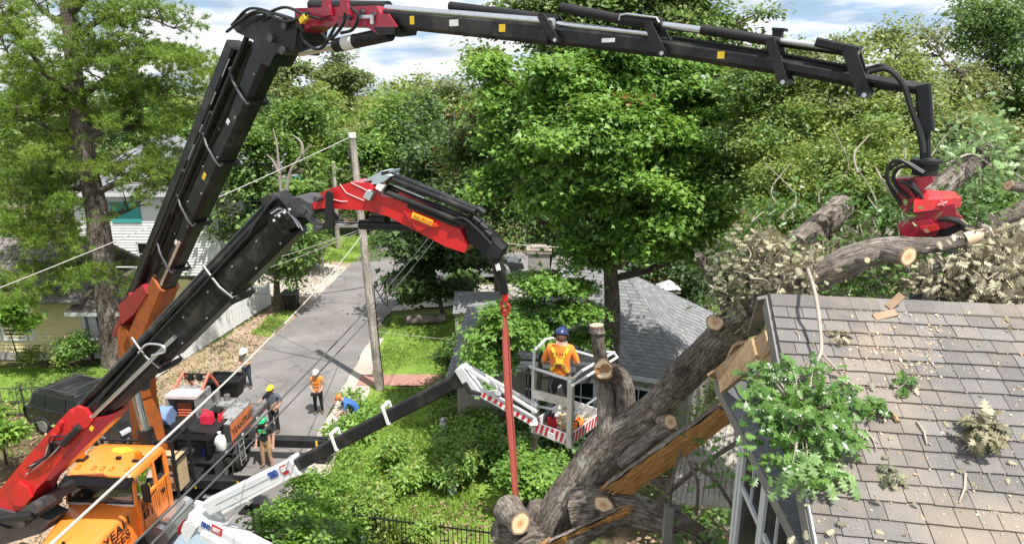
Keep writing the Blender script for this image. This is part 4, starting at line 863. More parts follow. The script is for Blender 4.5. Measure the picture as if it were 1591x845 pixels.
M_rim = paint('wheel_rim', (.32, .31, .30), (.12, .1, .08), 9, .45, .6, amount=.6)
def wheel(parent, c, r, w, ax=(1, 0, 0), side=1):
    c = V3(c); ax = V3(ax).normalized(); b = MB(); up = Vector((0, 0, 1)); fw = ax.cross(up)
    prof = [(-.5, .62), (-.5, .9), (-.42, .98), (-.2, 1.0), (.2, 1.0), (.42, .98), (.5, .9), (.5, .62)]; n = 28
    vs = [c+ax*(a*w)+(fw*math.cos(t)+up*math.sin(t))*(q*r) for t in [2*math.pi*k/n for k in range(n)] for a, q in prof]; m = len(prof)
    fs = [(k*m+i, k*m+i+1, ((k+1) % n)*m+i+1, ((k+1) % n)*m+i) for k in range(n) for i in range(m-1)]
    b.add(vs, fs)
    for k in range(n):
        t = 2*math.pi*(k+.5)/n; d = fw*math.cos(t)+up*math.sin(t); b.bar(c+d*r*1.0-ax*w*.42, c+d*r*1.0+ax*w*.42, .03, .03, up=d)
    wo_ = b.build('wheel', M_rubber, parent, False)
    b = MB(); o = c+ax*(w*.30*side); b.cyl(o-ax*.08, o, r*.62, 22); b.cyl(o, o+ax*(side*.07), r*.24, 14); 
    for k in range(8):
        t = 2*math.pi*k/8; q = o+(fw*math.cos(t)+up*math.sin(t))*r*.42; b.cyl(q, q+ax*(side*.04), .025, 6)
    b.build('rim', M_rim, wo_, True); return wo_
for sx in (-1, 1): wheel(tk, (sx*.98, -1.15, .52), .52, .3, side=sx)
for y in (3.45, 4.65):
    for sx in (-1, 1): wheel(tk, (sx*1.0, y, .52), .52, .5, side=sx)
for y in (3.45, 4.65):
    for sx in (-1, 1):
        b = MB(); loft(b, [[(sx*.72, y-.62*math.cos(a), .55+.62*math.sin(a)), (sx*1.24, y-.62*math.cos(a), .55+.62*math.sin(a)), (sx*1.24, y-.59*math.cos(a), .55+.59*math.sin(a)), (sx*.72, y-.59*math.cos(a), .55+.59*math.sin(a))] for a in [math.pi*(.15+.7*k/8) for k in range(9)]]); b.build('mud_guard', M_grey, tk)
b = MB(); b.bx(-.45, -.32, -1.7, 6.6, .75, 1.02); b.bx(.32, .45, -1.7, 6.6, .75, 1.02); b.bx(-.45, .45, 2.0, 2.3, .78, 1.0); b.bx(-1.0, 1.0, 1.65, 2.75, 1.0, 1.24, bev=.04); b.build('chassis', M_blackM, tk)
# headache rack
b = MB()
for x in (-1.0, -.35, .35, 1.0): b.bar((x, 1.3, 1.1), (x, 1.3, 3.02), .07, .07, ch=.01)
for z in (1.9, 2.5, 3.0): b.bar((-1.04, 1.3, z), (1.04, 1.3, z), .06, .06, ch=.01)
b.bar((1.0, 1.3, 3.0), (1.0, 2.1, 3.0), .06, .06); b.bar((1.0, 2.1, 1.2), (1.0, 2.1, 3.02), .07, .07); b.bar((1.0, 1.3, 2.3), (1.0, 2.1, 2.3), .05, .05); b.build('headache_rack', M_blackM, tk)
# bed
b = MB(); b.bx(-1.22, 1.22, 2.75, 6.75, 1.12, 1.3, bev=.02); b.build('bed_deck', M_blackM, tk)
for x_ in (1.18, -1.26): b = MB(); b.bx(x_, x_+.08, 2.75, 6.8, 1.18, 1.36); b.build('bed_rail', M_grey, tk)
M_deck = stainmat('worn_deck', [(.05, .048, .045), (.12, .115, .11), (.26, .25, .24)], 4, 40, .3)
for k in range(11):
    b = MB(); b.bx(-1.16+k*.212, -.96+k*.212, 2.8, 6.72, 1.302, 1.325); b.build('deck_plank', M_deck, tk)
b = MB(); b.bx(1.262, 1.275, 2.76, 3.25, .85, 1.3); b.build('mud_flap_panel', M_grey, tk)
for k in range(6): 
    b = MB(); b.bx(1.262, 1.272, 3.5+k*.55, 3.62+k*.55, 1.22, 1.28); b.build('side_reflector', M_redT if k % 2 else M_label, tk)
b = MB()
for x in (0, .32): b.tube([(1.28, 4.3+x, 1.2), (1.36, 4.2+x, .35)], .02, 6)
for z in (.5, .75, 1.0): b.tube([(1.31+.09*(1.2-z), 4.24, z), (1.31+.09*(1.2-z), 4.56, z)], .016, 6)
b.build('ladder', M_alu, tk)
# raised rack on the bed
b = MB()
for x in (-.95, .0, .95):
    for y in (3.0, 4.2): b.bar((x, y, 1.3), (x, y, 2.0), .08, .08, ch=.01)
b.bx(-1.05, 1.05, 2.92, 4.28, 1.98, 2.05); b.bar((-1.0, 3.0, 2.25), (1.0, 3.0, 2.25), .04, .04); b.bar((1.0, 3.0, 1.32), (1.0, 4.2, 1.98), .05, .05); b.build('tool_rack', M_blackM, tk)
# outriggers
for y, x1, z in ((2.35, 2.55, 1.0), (4.55+.6, 3.9, .72)):
    b = MB(); b.bar((.4, y, z), (x1, y, z), .3, .34, ch=.03); orr = b.build('outrigger_beam', M_blackM, tk)
    b = MB(); b.bar((x1-.12, y, z+.2), (x1-.12, y, .12), .16, .16, up=(0, 1, 0), ch=.02); b.bx(x1-.35, x1+.11, y-.22, y+.22, .02, .1, bev=.01); b.build('outrigger_leg', M_blackM, orr)
    b = MB(); b.bx(x1-.32, x1-.25, y-.158, y-.152, z-.16, z+.16); b.build('hazard_band', M_yellow, orr); b = MB(); b.bx(.9, .97, y-.158, y-.152, z-.16, z+.16); b.build('hazard_band', M_yellow, orr)
    b = MB(); b.bar((-.4, y, z), (-x1*.75, y, z), .3, .34, ch=.03); b.bar((-x1*.75+.1, y, z), (-x1*.75+.1, y, .1), .16, .16, up=(0, 1, 0)); b.build('outrigger_beam', M_blackM, tk)
# lettering
M_ink = paint('black_lettering', (.03, .02, .02), None, 5, .6)
text('hood_lettering', 'YEAH', M_ink, hood_t, (.772, -1.45, 1.66), (-.09/.9*-1*1.0, 1.0, .12), (0, -.05, 1), .36, bold=.004)
text('hood_lettering', 'TREES', M_ink, hood_t, (.775, -1.55, 1.36), (.12, 1.0, .12), (0, -.05, 1), .34, bold=.004)
b = MB()
for y0, z0 in ((-.18, 1.84), (-.18, 1.58)):
    for p, q in (((y0, z0), (y0+.18, z0)), ((y0+.18, z0), (y0+.18, z0+.2)), ((y0+.18, z0+.2), (y0, z0+.2)), ((y0, z0+.2), (y0, z0))): b.bar((.972, p[0], p[1]), (.972, q[0], q[1]), .012, .018, up=(1, 0, 0))
b.tube([(.972, -.09+.045*math.cos(a), 1.94+.05*math.sin(a)) for a in [k*math.pi/6 for k in range(12)]], .009, 5, closed=True)
b.bx(.966, .974, -.16, -.02, 1.6, 1.76); b.build('social_icon', M_ink, tk)
text('social_letter', 'f', M_orange, tk, (.976, -.12, 1.615), (0, 1, 0), (0, 0, 1), .2)
rl = random.Random(8); b = MB()
for k in range(9):
    y = .08+k*.085; b.tube([(.967, y, 2.0-rl.uniform(0, .1)), (.967, y+.03, 1.8), (.967, y+rl.uniform(-.02, .08), 1.45+rl.uniform(0, .25))], .007, 4)
b.build('door_scrawl', M_ink, tk)
text('door_lettering', 'SHARP', M_ink, tk, (.968, .05, 1.98), (0, 1, .1), (0, 0, 1), .13)
# timber blocks behind the cab
def TW(x, y, z): return Vector(TR)+Matrix.Rotation(TA, 3, 'Z')@Vector((x*TSC[0], y*TSC[1], z*TSC[2]))
for k in range(4):
    z = 1.28+k*.26
    tb = thing('timber_block', ['lowest', 'second lowest', 'second highest', 'highest'][k]+' tan timber block stacked behind the orange cab', 'timber', tuple(TW(.6, 1.7, z)), TA, 'timber blocks behind the cab')
    b = MB(); b.bx(-.38+.02*k, .36, -.24, .22, 0, .235, bev=.012); b.build('block', M_wood, tb)
# machine on the bed
M_mach = paint('scuffed_grey', (.30, .30, .30), (.08, .075, .07), 5, .5, .2, amount=.8, spread=.1)
mq = TW(-.55, 5.15, 1.33)
mc = thing('mini_loader', 'scuffed grey stand-on loader with orange grille on the truck bed', 'loader', tuple(mq), TA)
for sx in (-1, 1):
    b = MB(); b.tube([V3(p) for p in [(sx*.5, .55*math.cos(a)+(.25 if math.cos(a) > 0 else -.25), .2+.2*math.sin(a)) for a in [k*math.pi/8 for k in range(16)]]], .08, 8, closed=True, flat=1.6); b.build('track', M_rubber, mc)
b = MB(); b.bx(-.42, .42, -.6, .6, .25, .55, bev=.04); b.build('frame', M_grey, mc)
b = MB(); b.bx(-.50, -.42, -.72, .2, .35, 1.25); b.bx(.42, .50, -.72, .2, .35, 1.25); b.bx(-.42, .42, -.05, .2, .55, 1.25); b.build('hood_panel', M_mach, mc)
b = MB(); b.bx(-.52, .52, -.74, -.2, 1.22, 1.32, bev=.02); b.build('hood_top', paint('pinkish_white', (.62, .50, .46), (.4, .2, .15), 5, .5, amount=.6), mc)
for k in range(6):
    b = MB(); b.bar((-.22, -.58+.01*k, .5+k*.09), (.22, -.58+.01*k, .5+k*.09), .1, .05, ch=.012); b.build('grille_slat', paint('grille_orange', (.50, .12, .06), (.2, .07, .04), 6, .6, amount=.5), mc)
b = MB(); b.bx(-.34, .3, -.86, -.62, .02, .2, bev=.04); b.build('counterweight', paint('faded_coral', (.62, .28, .20), None, 5, .6), mc)
for sx in (-1, 1):
    b = MB(); b.bar((sx*.47, -.3, 1.3), (sx*.42, .35, 1.62), .07, .09, ch=.01); b.bar((sx*.42, .35, 1.6), (sx*.45, 1.0, .7), .07, .1, ch=.01); b.build('lift_arm', paint('arm_coral', (.60, .16, .10), None, 5, .5), mc)
b = MB(); b.bar((-.4, .3, 1.6), (.4, .3, 1.6), .05, .05); b.bar((-.4, .3, 1.45), (.4, .3, 1.45), .04, .04); b.bx(-.25, -.1, .24, .34, 1.38, 1.6); b.bx(.05, .2, .24, .34, 1.38, 1.6); b.build('control_tower', M_blackM, mc)
b = MB(); loft(b, [[(x, .95, .15), (x, 1.45, .1), (x, 1.5, .2), (x, 1.1, .75), (x, 1.0, .75)] for x in (-.55, .55)]); b.build('bucket', M_mach, mc)
eg = TW(.02, 5.75, 1.33)
en = thing('chip_hopper', 'open black hopper and engine beside the orange lettered box', 'hopper', tuple(eg), TA)
b = MB(); b.bx(-.35, .4, -.3, .3, 0, .5, bev=.05); b.build('engine', M_mach, en)
b = MB(); loft(b, [[(-.3, -.75, .15), (.3, -.75, .15), (.3, -.75, .5), (-.3, -.75, .5)], [(-.24, -.3, .2), (.24, -.3, .2), (.24, -.3, .45), (-.24, -.3, .45)]], caps=False); b.build('chute', M_blackM, en)
b = MB(); loft(b, [[(-.45, .3, .5), (.45, .3, .5), (.45, .75, .5), (-.45, .75, .5)], [(-.6, .2, 1.1), (.55, .2, 1.1), (.55, .95, 1.1), (-.6, .95, 1.1)]], caps=False); b.bx(-.62, -.56, .18, .95, 1.05, 1.14); b.bx(.52, .58, .18, .95, 1.05, 1.14); b.bx(-.6, .56, .16, .22, 1.05, 1.14); b.bx(-.6, .56, .92, .98, 1.05, 1.14); b.build('hopper', M_blackM, en)
b = MB(); b.cyl((-.1, 0, .5), (-.1, 0, .85), .12, 12); b.cyl((.2, .1, .5), (.2, .1, .7), .1, 12); b.build('muffler', M_rim, en, True)
bx0 = TW(.98, 4.7, 1.34)
lb = thing('lettered_toolbox', 'long toolbox with orange lettered side on the bed edge', 'toolbox', tuple(bx0), TA)
b = MB(); b.bx(-.26, .24, -.72, .78, 0, .6, bev=.02); b.build('box_body', M_grey, lb)
b = MB(); b.bx(.242, .256, -.70, .76, .03, .57); b.build('side_panel', paint('panel_orange', (.60, .17, .06), (.25, .08, .04), 6, .6, amount=.6), lb)
text('panel_lettering', 'YEAHTREES', M_ink, lb, (.26, -.66, .18), (0, 1, 0), (0, 0, 1), .3, bold=.003)
b = MB(); b.bx(-.27, .25, -.73, .79, .6, .64); b.build('lid', M_mach, lb)
b = MB(); b.tube([(-.1, -.5, .64), (-.1, -.45, .85), (-.05, -.38, .9)], .025, 6); b.cyl((-.12, -.62, .64), (-.12, -.58, .9), .05, 8); b.build('clamp', M_redT, lb, True)
q = TW(.55, 3.95, 2.07)
gc_ = thing('fuel_can', 'red plastic fuel can on the black rack of the truck bed', 'fuel can', tuple(q), TA)
b = MB(); loft(b, [[(-.17, -.11, 0), (.17, -.11, 0), (.17, .11, 0), (-.17, .11, 0)], [(-.17, -.11, .26), (.17, -.11, .26), (.17, .11, .26), (-.17, .11, .26)], [(-.08, -.07, .36), (.15, -.07, .36), (.15, .07, .36), (-.08, .07, .36)]]); b.build('can_body', paint('can_red', (.62, .03, .06), None, 5, .4), gc_)
b = MB(); b.tube([(-.1, 0, .33), (-.14, 0, .42), (-.02, 0, .44), (.1, 0, .36)], .022, 6); b.build('handle', M_redT, gc_, True)
q = TW(1.1, 3.55, 1.36)
jg = thing('white_jug', 'translucent white jug standing at the edge of the truck bed', 'jug', tuple(q), TA)
b = MB(); loft(b, [[(r*math.cos(a), r*.8*math.sin(a), z) for a in [k*math.pi/6 for k in range(12)]] for z, r in ((0, .16), (.03, .18), (.32, .18), (.42, .12), (.48, .05), (.54, .05))]); b.build('jug_body', paint('milky_plastic', (.72, .72, .70), None, 4, .4), jg, True)
b = MB(); b.tube([(.05, 0, .48), (.14, 0, .46), (.17, 0, .3)], .02, 6); b.cyl((0, 0, .54), (0, 0, .58), .055, 10); b.build('handle', M_label, jg, True)
q = TW(-.35, 3.1, 1.33)
cn = thing('traffic_cone', 'orange cone lying in the truck bed below the rack', 'cone', tuple(q), TA)
b = MB(); b.tube([(.0, 0, .16), (.35, -.2, .3)], [.14, .03], 12); b.build('cone_body', M_amber, cn, True)
b = MB(); b.bar((-.02, .02, .16), (.02, -.01, .175), .34, .34, up=(0, 0, 1)); b.build('cone_base', M_amber, cn)
q = TW(.15, 3.3, 1.33)
pl_ = thing('plastic_bag', 'crumpled white bag in the truck bed under the rack', 'bag', tuple(q), TA)
b = MB(); b.sph((0, 0, .1), .18, 10, 7, sc=(1.2, .8, .55)); o = b.build('bag_body', M_label, pl_, True)
q = TW(.72, 3.25, 1.33)
bj = thing('blue_bottle', 'small blue container on the truck bed near the white jug', 'bottle', tuple(q), TA)
b = MB(); b.cyl((0, 0, 0), (0, 0, .2), .09, 12); b.cyl((0, 0, .2), (0, 0, .26), .04, 10); b.build('bottle_body', M_blue, bj, True)
q = TW(-.9, 3.9, 2.06)
bt = thing('blue_tarp', 'faded blue tarp bundled on the truck rack', 'tarp', tuple(q), TA)
b = MB(); rt = random.Random(2); loft(b, [[(x+rt.uniform(-.05, .05), .3*math.cos(a)*(1-.3*abs(x))+rt.uniform(-.04, .04), .22+.28*math.sin(a)+rt.uniform(-.04, .04)) for a in [k*math.pi/5 for k in range(10)]] for x in (-.3, -.15, 0, .15, .3)]); b.build('tarp_fold', paint('tarp_blue', (.16, .24, .42), (.1, .14, .25), 5, .7), bt, True)

# ================================================================== DARK SUV
sv = thing('parked_suv', 'black sport utility vehicle parked on the dirt beside the crane truck', 'car', (-14.8, 22.0, 0), R(-21))
M_car = paint('car_black', (.012, .0125, .014), (.05, .045, .04), 1.2, .22, amount=.5, coat=.6, bmp=0)
M_cglass = paint('tinted_glass', (.012, .014, .016), None, 3, .06, bmp=0)
def prof(pts, w, inset=0.0): return [[(x, s*w, z) for x, z in pts] for s in (-1, 1)]
sv.scale = (1, 1, .9)
low = [(-2.35, .45), (-2.38, .95), (-2.30, 1.08), (1.05, 1.10), (1.9, 1.04), (2.25, .92), (2.36, .7), (2.34, .42), (1.9, .34), (-1.95, .34)]
b = MB(); loft(b, [[(x, -.90, z) for x, z in low], [(x, -.95, z+.0) for x, z in [(q[0]*.99, q[1]) for q in low]], [(x, .95, z) for x, z in [(q[0]*.99, q[1]) for q in low]], [(x, .90, z) for x, z in low]]); b.build('body', M_car, sv)
gh = [(-2.2, 1.07), (-2.05, 1.66), (-1.7, 1.76), (.1, 1.75), (.35, 1.68), (1.05, 1.08)]
b = MB(); loft(b, [[(x*.98, -.90+.0*z, 1.07 if z < 1.1 else z) if z < 1.1 else (x*.97, -.72, z) for x, z in gh], [(x*.98, .90, 1.07) if z < 1.1 else (x*.97, .72, z) for x, z in gh]]); b.build('cabin', M_car, sv)
for s in (-1, 1):
    for x0, x1, x2, x3 in ((-2.0, -1.25, -1.3, -1.9), (-1.15, -.25, -.3, -1.2), (-.15, .85, .3, -.2)):
        b = MB(); b.add([(x0, s*.90, 1.14), (x1, s*.90, 1.14), (x2, s*.765, 1.62), (x3, s*.765, 1.62)], [(0, 1, 2, 3)]); b.prism([(x0, s*.90, 1.14), (x1, s*.90, 1.14), (x2, s*.765, 1.62), (x3, s*.765, 1.62)], (0, s*.012, 0)); b.build('side_window', M_cglass, sv)
    b = MB(); b.bar((1.0, s*1.02, 1.15), (1.12, s*1.02, 1.15), .18, .16, ch=.03); b.build('wing_mirror', M_car, sv)
    b = MB(); b.tube([(-1.9, s*.62, 1.80), (-1.8, s*.62, 1.83), (.0, s*.62, 1.83), (.1, s*.62, 1.78)], .02, 6); b.build('roof_rail', M_grey, sv)
    b = MB(); b.bx(2.2, 2.335, s*.72-.18, s*.72+.18, .72, .90, bev=.03); b.build('headlight', paint('headlight_lens', (.62, .66, .70), None, 6, .12), sv)
    for x in (-1.45, 1.45): wheel(sv, (x, s*.82, .37), .37, .24, ax=(0, 1, 0), side=s)
b = MB(); b.bx(2.28, 2.37, -.5, .5, .62, .86, bev=.02); b.build('grille', M_grey, sv)
b = MB(); b.bx(2.28, 2.45, -.9, .9, .38, .58, bev=.06); b.build('front_bumper', paint('bumper_grey', (.10, .10, .105), None, 3, .35, coat=.3), sv)
b = MB(); b.bx(2.44, 2.455, -.28, .28, .42, .54); b.build('number_plate', M_label, sv)
b = MB(); b.add([(1.02, -.82, 1.12), (1.02, .82, 1.12), (.38, .68, 1.67), (.38, -.68, 1.67)], [(0, 1, 2, 3)]); b.prism([(1.03, -.82, 1.12), (1.03, .82, 1.12), (.39, .68, 1.67), (.39, -.68, 1.67)], (.012, 0, .01)); b.build('windshield', M_cglass, sv)
for s in (-.35, .35):
    b = MB(); b.tube([(.6, s-.2, 1.5), (1.0, s+.1, 1.16)], .01, 5); b.build('wiper', M_rubber, sv)
b = MB(); b.bar((-1.3, -.7, 1.86), (-1.3, .7, 1.86), .05, .04); b.bar((-.3, -.7, 1.86), (-.3, .7, 1.86), .05, .04); b.build('cross_bar', M_grey, sv)

# ================================================================== PEOPLE
M_skin = paint('skin', (.50, .29, .20), (.42, .22, .15), 6, .55, bmp=0); M_boot = paint('boots', (.13, .085, .05), None, 6, .7)
M_hairb = paint('brown_hair', (.10, .05, .025), None, 20, .7)
BASE = dict(pel=(0, 0, .95), sp=(0, .0, 1.12), ch=(0, .01, 1.32), nk=(0, .015, 1.50), hb=(0, -.005, 1.575), hm=(0, -.02, 1.645), ht=(0, -.01, 1.735))
for s, S in ((-1, 'L'), (1, 'R')):
    BASE.update({'sh'+S: (s*.185, .01, 1.435), 'el'+S: (s*.265, .03, 1.16), 'wr'+S: (s*.28, -.06, .92), 'hd'+S: (s*.28, -.09, .84), 'hp'+S: (s*.095, 0, .90), 'kn'+S: (s*.115, -.02, .5), 'an'+S: (s*.125, .03, .09), 'to'+S: (s*.145, -.15, .045)})
RAD = dict(pel=(.165, .125), sp=(.15, .115), ch=(.175, .125), nk=(.06, .06), hb=(.07, .08), hm=(.082, .098), ht=(.06, .075), sh=(.075, .075), el=(.047, .047), wr=(.032, .028), hd=(.042, .022), hp=(.105, .11), kn=(.068, .07), an=(.05, .052), to=(.046, .036))
BON = [('pel', 'sp', 'shirt'), ('sp', 'ch', 'shirt'), ('ch', 'nk', 'shirt'), ('nk', 'hb', 'skin'), ('hb', 'hm', 'skin'), ('hm', 'ht', 'skin')]
for S in 'LR': BON += [('ch', 'sh'+S, 'shirt'), ('sh'+S, 'el'+S, 'sleeve'), ('el'+S, 'wr'+S, 'skin'), ('wr'+S, 'hd'+S, 'skin'), ('pel', 'hp'+S, 'pants'), ('hp'+S, 'kn'+S, 'pants'), ('kn'+S, 'an'+S, 'shin'), ('an'+S, 'to'+S, 'boot')]
def person(label, loc, rotz, mats, pose={}, girth=1.0, height=1.78, tall=1.0):
    root = thing('person', label, 'person', loc, rotz, None)
    J = dict(BASE); J.update({a: c for a, c in pose.items() if a[0] != '_'}); k = height/1.78; names = list(J); idx = {n: i for i, n in enumerate(names)}
    vs = [V3(J[n])*k for n in names]; rad = []
    for n in names:
        r = RAD[n] if n in RAD else RAD[n[:2]]; g = girth if n in ('pel', 'sp', 'ch') else (1+(girth-1)*.4)
        rad.append((r[0]*k*g, r[1]*k*g))
    ed = [(idx[a], idx[c]) for a, c, _ in BON]; segs = [(vs[idx[a]], vs[idx[c]], m) for a, c, m in BON]
    for S in 'LR':      # five fingers per hand
        w, h = V3(J['wr'+S])*k, V3(J['hd'+S])*k; d = (h-w).normalized(); sd_ = d.cross(Vector((0, 1, .2)))
        if sd_.length < .2: sd_ = d.cross(Vector((1, 0, 0)))
        sd_.normalize(); cu = d.cross(sd_)
        for f, (o, L_, st) in enumerate(((-.03, .075, 1), (-.01, .085, 1), (.01, .082, 1), (.03, .062, 1), (-.04, .05, 0))):
            b0 = h if st else w.lerp(h, .6); i0 = len(vs)
            p1 = b0+sd_*o+d*(.02 if st else .01); p2 = p1+d*L_*.5+sd_*(0 if st else -.02)+cu*.012; p3 = p2+d*L_*.42+cu*.03
            vs += [p1, p2, p3]; rad += [(.011, .011), (.0095, .0095), (.007, .007)]; ed += [(idx['hd'+S] if st else idx['wr'+S], i0), (i0, i0+1), (i0+1, i0+2)]; segs += [(p1, p3, 'skin')]
    me = bpy.data.meshes.new('sk'); me.from_pydata([tuple(v) for v in vs], ed, []); ob = bpy.data.objects.new('sk', me); COL.objects.link(ob)
    md = ob.modifiers.new('s', 'SKIN'); md.use_smooth_shade = True
    sk = me.skin_vertices[0].data
    for i, r in enumerate(rad): sk[i].radius = r; sk[i].use_root = (i == 0)
    ob.modifiers.new('u', 'SUBSURF').levels = 2
    dg = bpy.context.evaluated_depsgraph_get(); dg.update(); m2 = bpy.data.meshes.new_from_object(ob.evaluated_get(dg)); bpy.data.objects.remove(ob); bpy.data.meshes.remove(me)
    order = ['skin', 'shirt', 'sleeve', 'pants', 'shin', 'boot']; m2.materials.clear()
    for o in order: m2.materials.append(mats.get(o, mats.get({'sleeve': 'shirt', 'shin': 'pants'}.get(o, o), M_skin if o == 'skin' else M_boot)))
    for p in m2.polygons:
        c = p.center; best = 9e9; bm_ = 'skin'
        for a, q, m in segs:
            d = q-a; t = max(0, min(1, (c-a).dot(d)/max(d.length_squared, 1e-9))); e = (c-a-d*t).length
            if m == 'sleeve' and t > mats.get('sleeve_len', .75): m = 'skin'
            if m == 'shin' and t < mats.get('short', 0): m = 'pants'
            if e < best: best = e; bm_ = m
        p.material_index = order.index(bm_); p.use_smooth = True
    m2.name = 'person_body'; body = bpy.data.objects.new('body', m2); COL.objects.link(body); body.parent = root
    H = V3(J['hm'])*k; up = (V3(J['ht'])-V3(J['hb'])).normalized(); fw = V3(pose.get('_face', (0, -1, 0))); fw = (fw-up*fw.dot(up)).normalized(); rt = fw.cross(up)
    b = MB(); b.sph(H+fw*.10-up*.012, .016, 8, 6, sc=(1, 1.2, 1.5))     # nose
    for s in (-1, 1): b.sph(H+rt*s*.088-fw*.0, .022, 7, 5, sc=(.5, 1, 1.4))
    b.build('nose_and_ears', mats.get('skin', M_skin), root, True)
    b = MB()
    for s in (-1, 1): b.sph(H+fw*.083+rt*s*.034+up*.015, .017, 7, 5, sc=(1.1, .7, .8))
    b.build('eyes', M_dark, root, True)
    b = MB(); b.bar(H+fw*.088-rt*.025-up*.05, H+fw*.088+rt*.025-up*.05, .012, .01); b.build('mouth', paint('lips', (.34, .14, .11), None, 5, .6), root)
    if mats.get('beard'):
        b = MB(); b.sph(H+fw*.04-up*.065, .075, 10, 7, sc=(.95, .95, .9)); b.build('beard', mats['beard'], root, True)
    if mats.get('hair'):
        b = MB(); b.sph(H-fw*.025-up*.03, .10, 12, 8, sc=(.95, 1, 1.0)); b.build('hair', mats['hair'], root, True)
    if mats.get('helmet'):
        b = MB(); vsn = []; c = H+up*.03
        sphv = []; n, m = 16, 7
        for i in range(m+1):
            ph = math.pi/2*i/m
            for q in range(n):
                th = 2*math.pi*q/n; sphv.append(c+rt*(.122*math.sin(ph)*math.cos(th))+fw*(.142*math.sin(ph)*math.sin(th))+up*(.125*math.cos(ph)))
        b.add(sphv, [(i*n+q, (i+1)*n+q, (i+1)*n+(q+1) % n, i*n+(q+1) % n) for i in range(m) for q in range(n)])
        b.prism([c+rt*x+fw*y-up*.005 for x, y in ((-.11, .08), (-.08, .18), (0, .205), (.08, .18), (.11, .08))], up*.012)
        for s in (-.03, 0, .03): b.tube([c+rt*s+fw*.12*math.cos(a)+up*.128*math.sin(a) for a in [math.pi*q/8 for q in range(1, 8)]], .008, 5)
        if mats.get('brim'): b.add([c+rt*(.155*math.cos(2*math.pi*q/20))+fw*(.175*math.sin(2*math.pi*q/20))-up*.008 for q in range(20)]+[c+rt*(.11*math.cos(2*math.pi*q/20))+fw*(.12*math.sin(2*math.pi*q/20))+up*.02 for q in range(20)], [(q, (q+1) % 20, 20+(q+1) % 20, 20+q) for q in range(20)])
        hl = b.build('helmet', mats['helmet'], root, True)
        b = MB(); b.tube([c+rt*(.105*math.cos(a))-up*(.02+.13*math.sin(a))+fw*.05 for a in [math.pi*q/8 for q in range(9)]], .006, 5); b.build('chin_strap', M_blackM, hl)
        if mats.get('muffs'):
            for s in (-1, 1): b = MB(); b.sph(H+rt*s*.115-up*.0, .05, 8, 6, sc=(.5, .8, 1.1)); b.build('ear_muff', mats['muffs'], hl, True)
    return root, k
def cloth(n, c, d=None): return paint(n, c, d, 7, .85, amount=.35, bmp=.25, bscale=30)
M_jean = cloth('dark_jeans', (.035, .045, .075)); M_blackc = cloth('black_cloth', (.022, .022, .024)); M_khaki = cloth('khaki_shorts', (.42, .27, .13)); M_slate = cloth('slate_shirt', (.085, .10, .125))
M_olive = cloth('grey_green_shirt', (.26, .26, .19)); M_hiviz = cloth('hi_viz_orange', (.85, .24, .035), (.6, .15, .02)); M_teeb = cloth('black_tee', (.02, .021, .022)); M_blues = cloth('blue_shirt', (.05, .14, .42)); M_wpant = cloth('charcoal_trousers', (.04, .043, .05))
hat = lambda n, c: paint(n, c, None, 4, .3, coat=.3, bmp=0)
M_inkv = paint('vest_print', (.25, .09, .02), None, 6, .7); M_lime = paint('lime_print', (.05, .62, .13), None, 6, .6); M_hvy = paint('harness_yellow', (.80, .58, .05), None, 6, .7)
# white helmet, looking down at his phone
g = G(386, 603)
person('person in white helmet and grey-green shirt looking down at their hands', tuple(g), R(-12), dict(shirt=M_olive, pants=M_jean, helmet=hat('white_helmet', (.78, .78, .76)), brim=1, sleeve_len=.7, beard=M_hairb), dict(elL=(-.25, -.03, 1.17), wrL=(-.10, -.24, 1.15), hdL=(-.03, -.27, 1.17), elR=(.25, -.03, 1.17), wrR=(.12, -.24, 1.14), hdR=(.05, -.27, 1.17), hm=(0, -.06, 1.635), ht=(0, -.085, 1.72), _face=(0, -1, -.6), anL=(-.13, .03, .09), toL=(-.19, -.13, .045)), 1.08)
# orange vest, holding a saw
g = G(496, 642)
pv, k = person('person in orange vest and white helmet holding a control box on the road', tuple(g), R(8), dict(shirt=M_hiviz, pants=M_blackc, helmet=hat('pale_helmet', (.74, .70, .66)), sleeve_len=.12, muffs=M_blackM, short=.25, shin=M_blackc), dict(elL=(-.25, .0, 1.15), wrL=(-.12, -.2, .98), hdL=(-.05, -.24, .96), elR=(.25, .0, 1.15), wrR=(.12, -.2, .96), hdR=(.07, -.24, .93), knR=(.12, -.06, .5)), 1.02)
text('vest_print', 'YEAH', M_inkv, pv, (-.13, -.152, 1.33), (1, 0, 0), (0, 0, 1), .11); text('vest_print', 'TREES', M_inkv, pv, (-.135, -.162, 1.22), (1, 0, 0), (0, 0, 1), .095)
b = MB(); b.bx(-.2, .2, -.36, -.2, .88, .98, bev=.03); b.build('control_box', M_blackM, pv)
# yellow helmet, hands on hips
g = G(428, 671)
person('heavy-set person in yellow helmet and slate shirt with a hand on the hip', tuple(g), R(-14), dict(shirt=M_slate, pants=M_blackc, helmet=hat('yellow_helmet', (.80, .60, .03)), sleeve_len=.95, beard=M_hairb), dict(elL=(-.38, .03, 1.22), wrL=(-.50, -.12, 1.08), hdL=(-.56, -.17, 1.07), elR=(.33, .06, 1.20), wrR=(.24, -.05, 1.0), hdR=(.17, -.09, .99)), 1.28, 1.82)
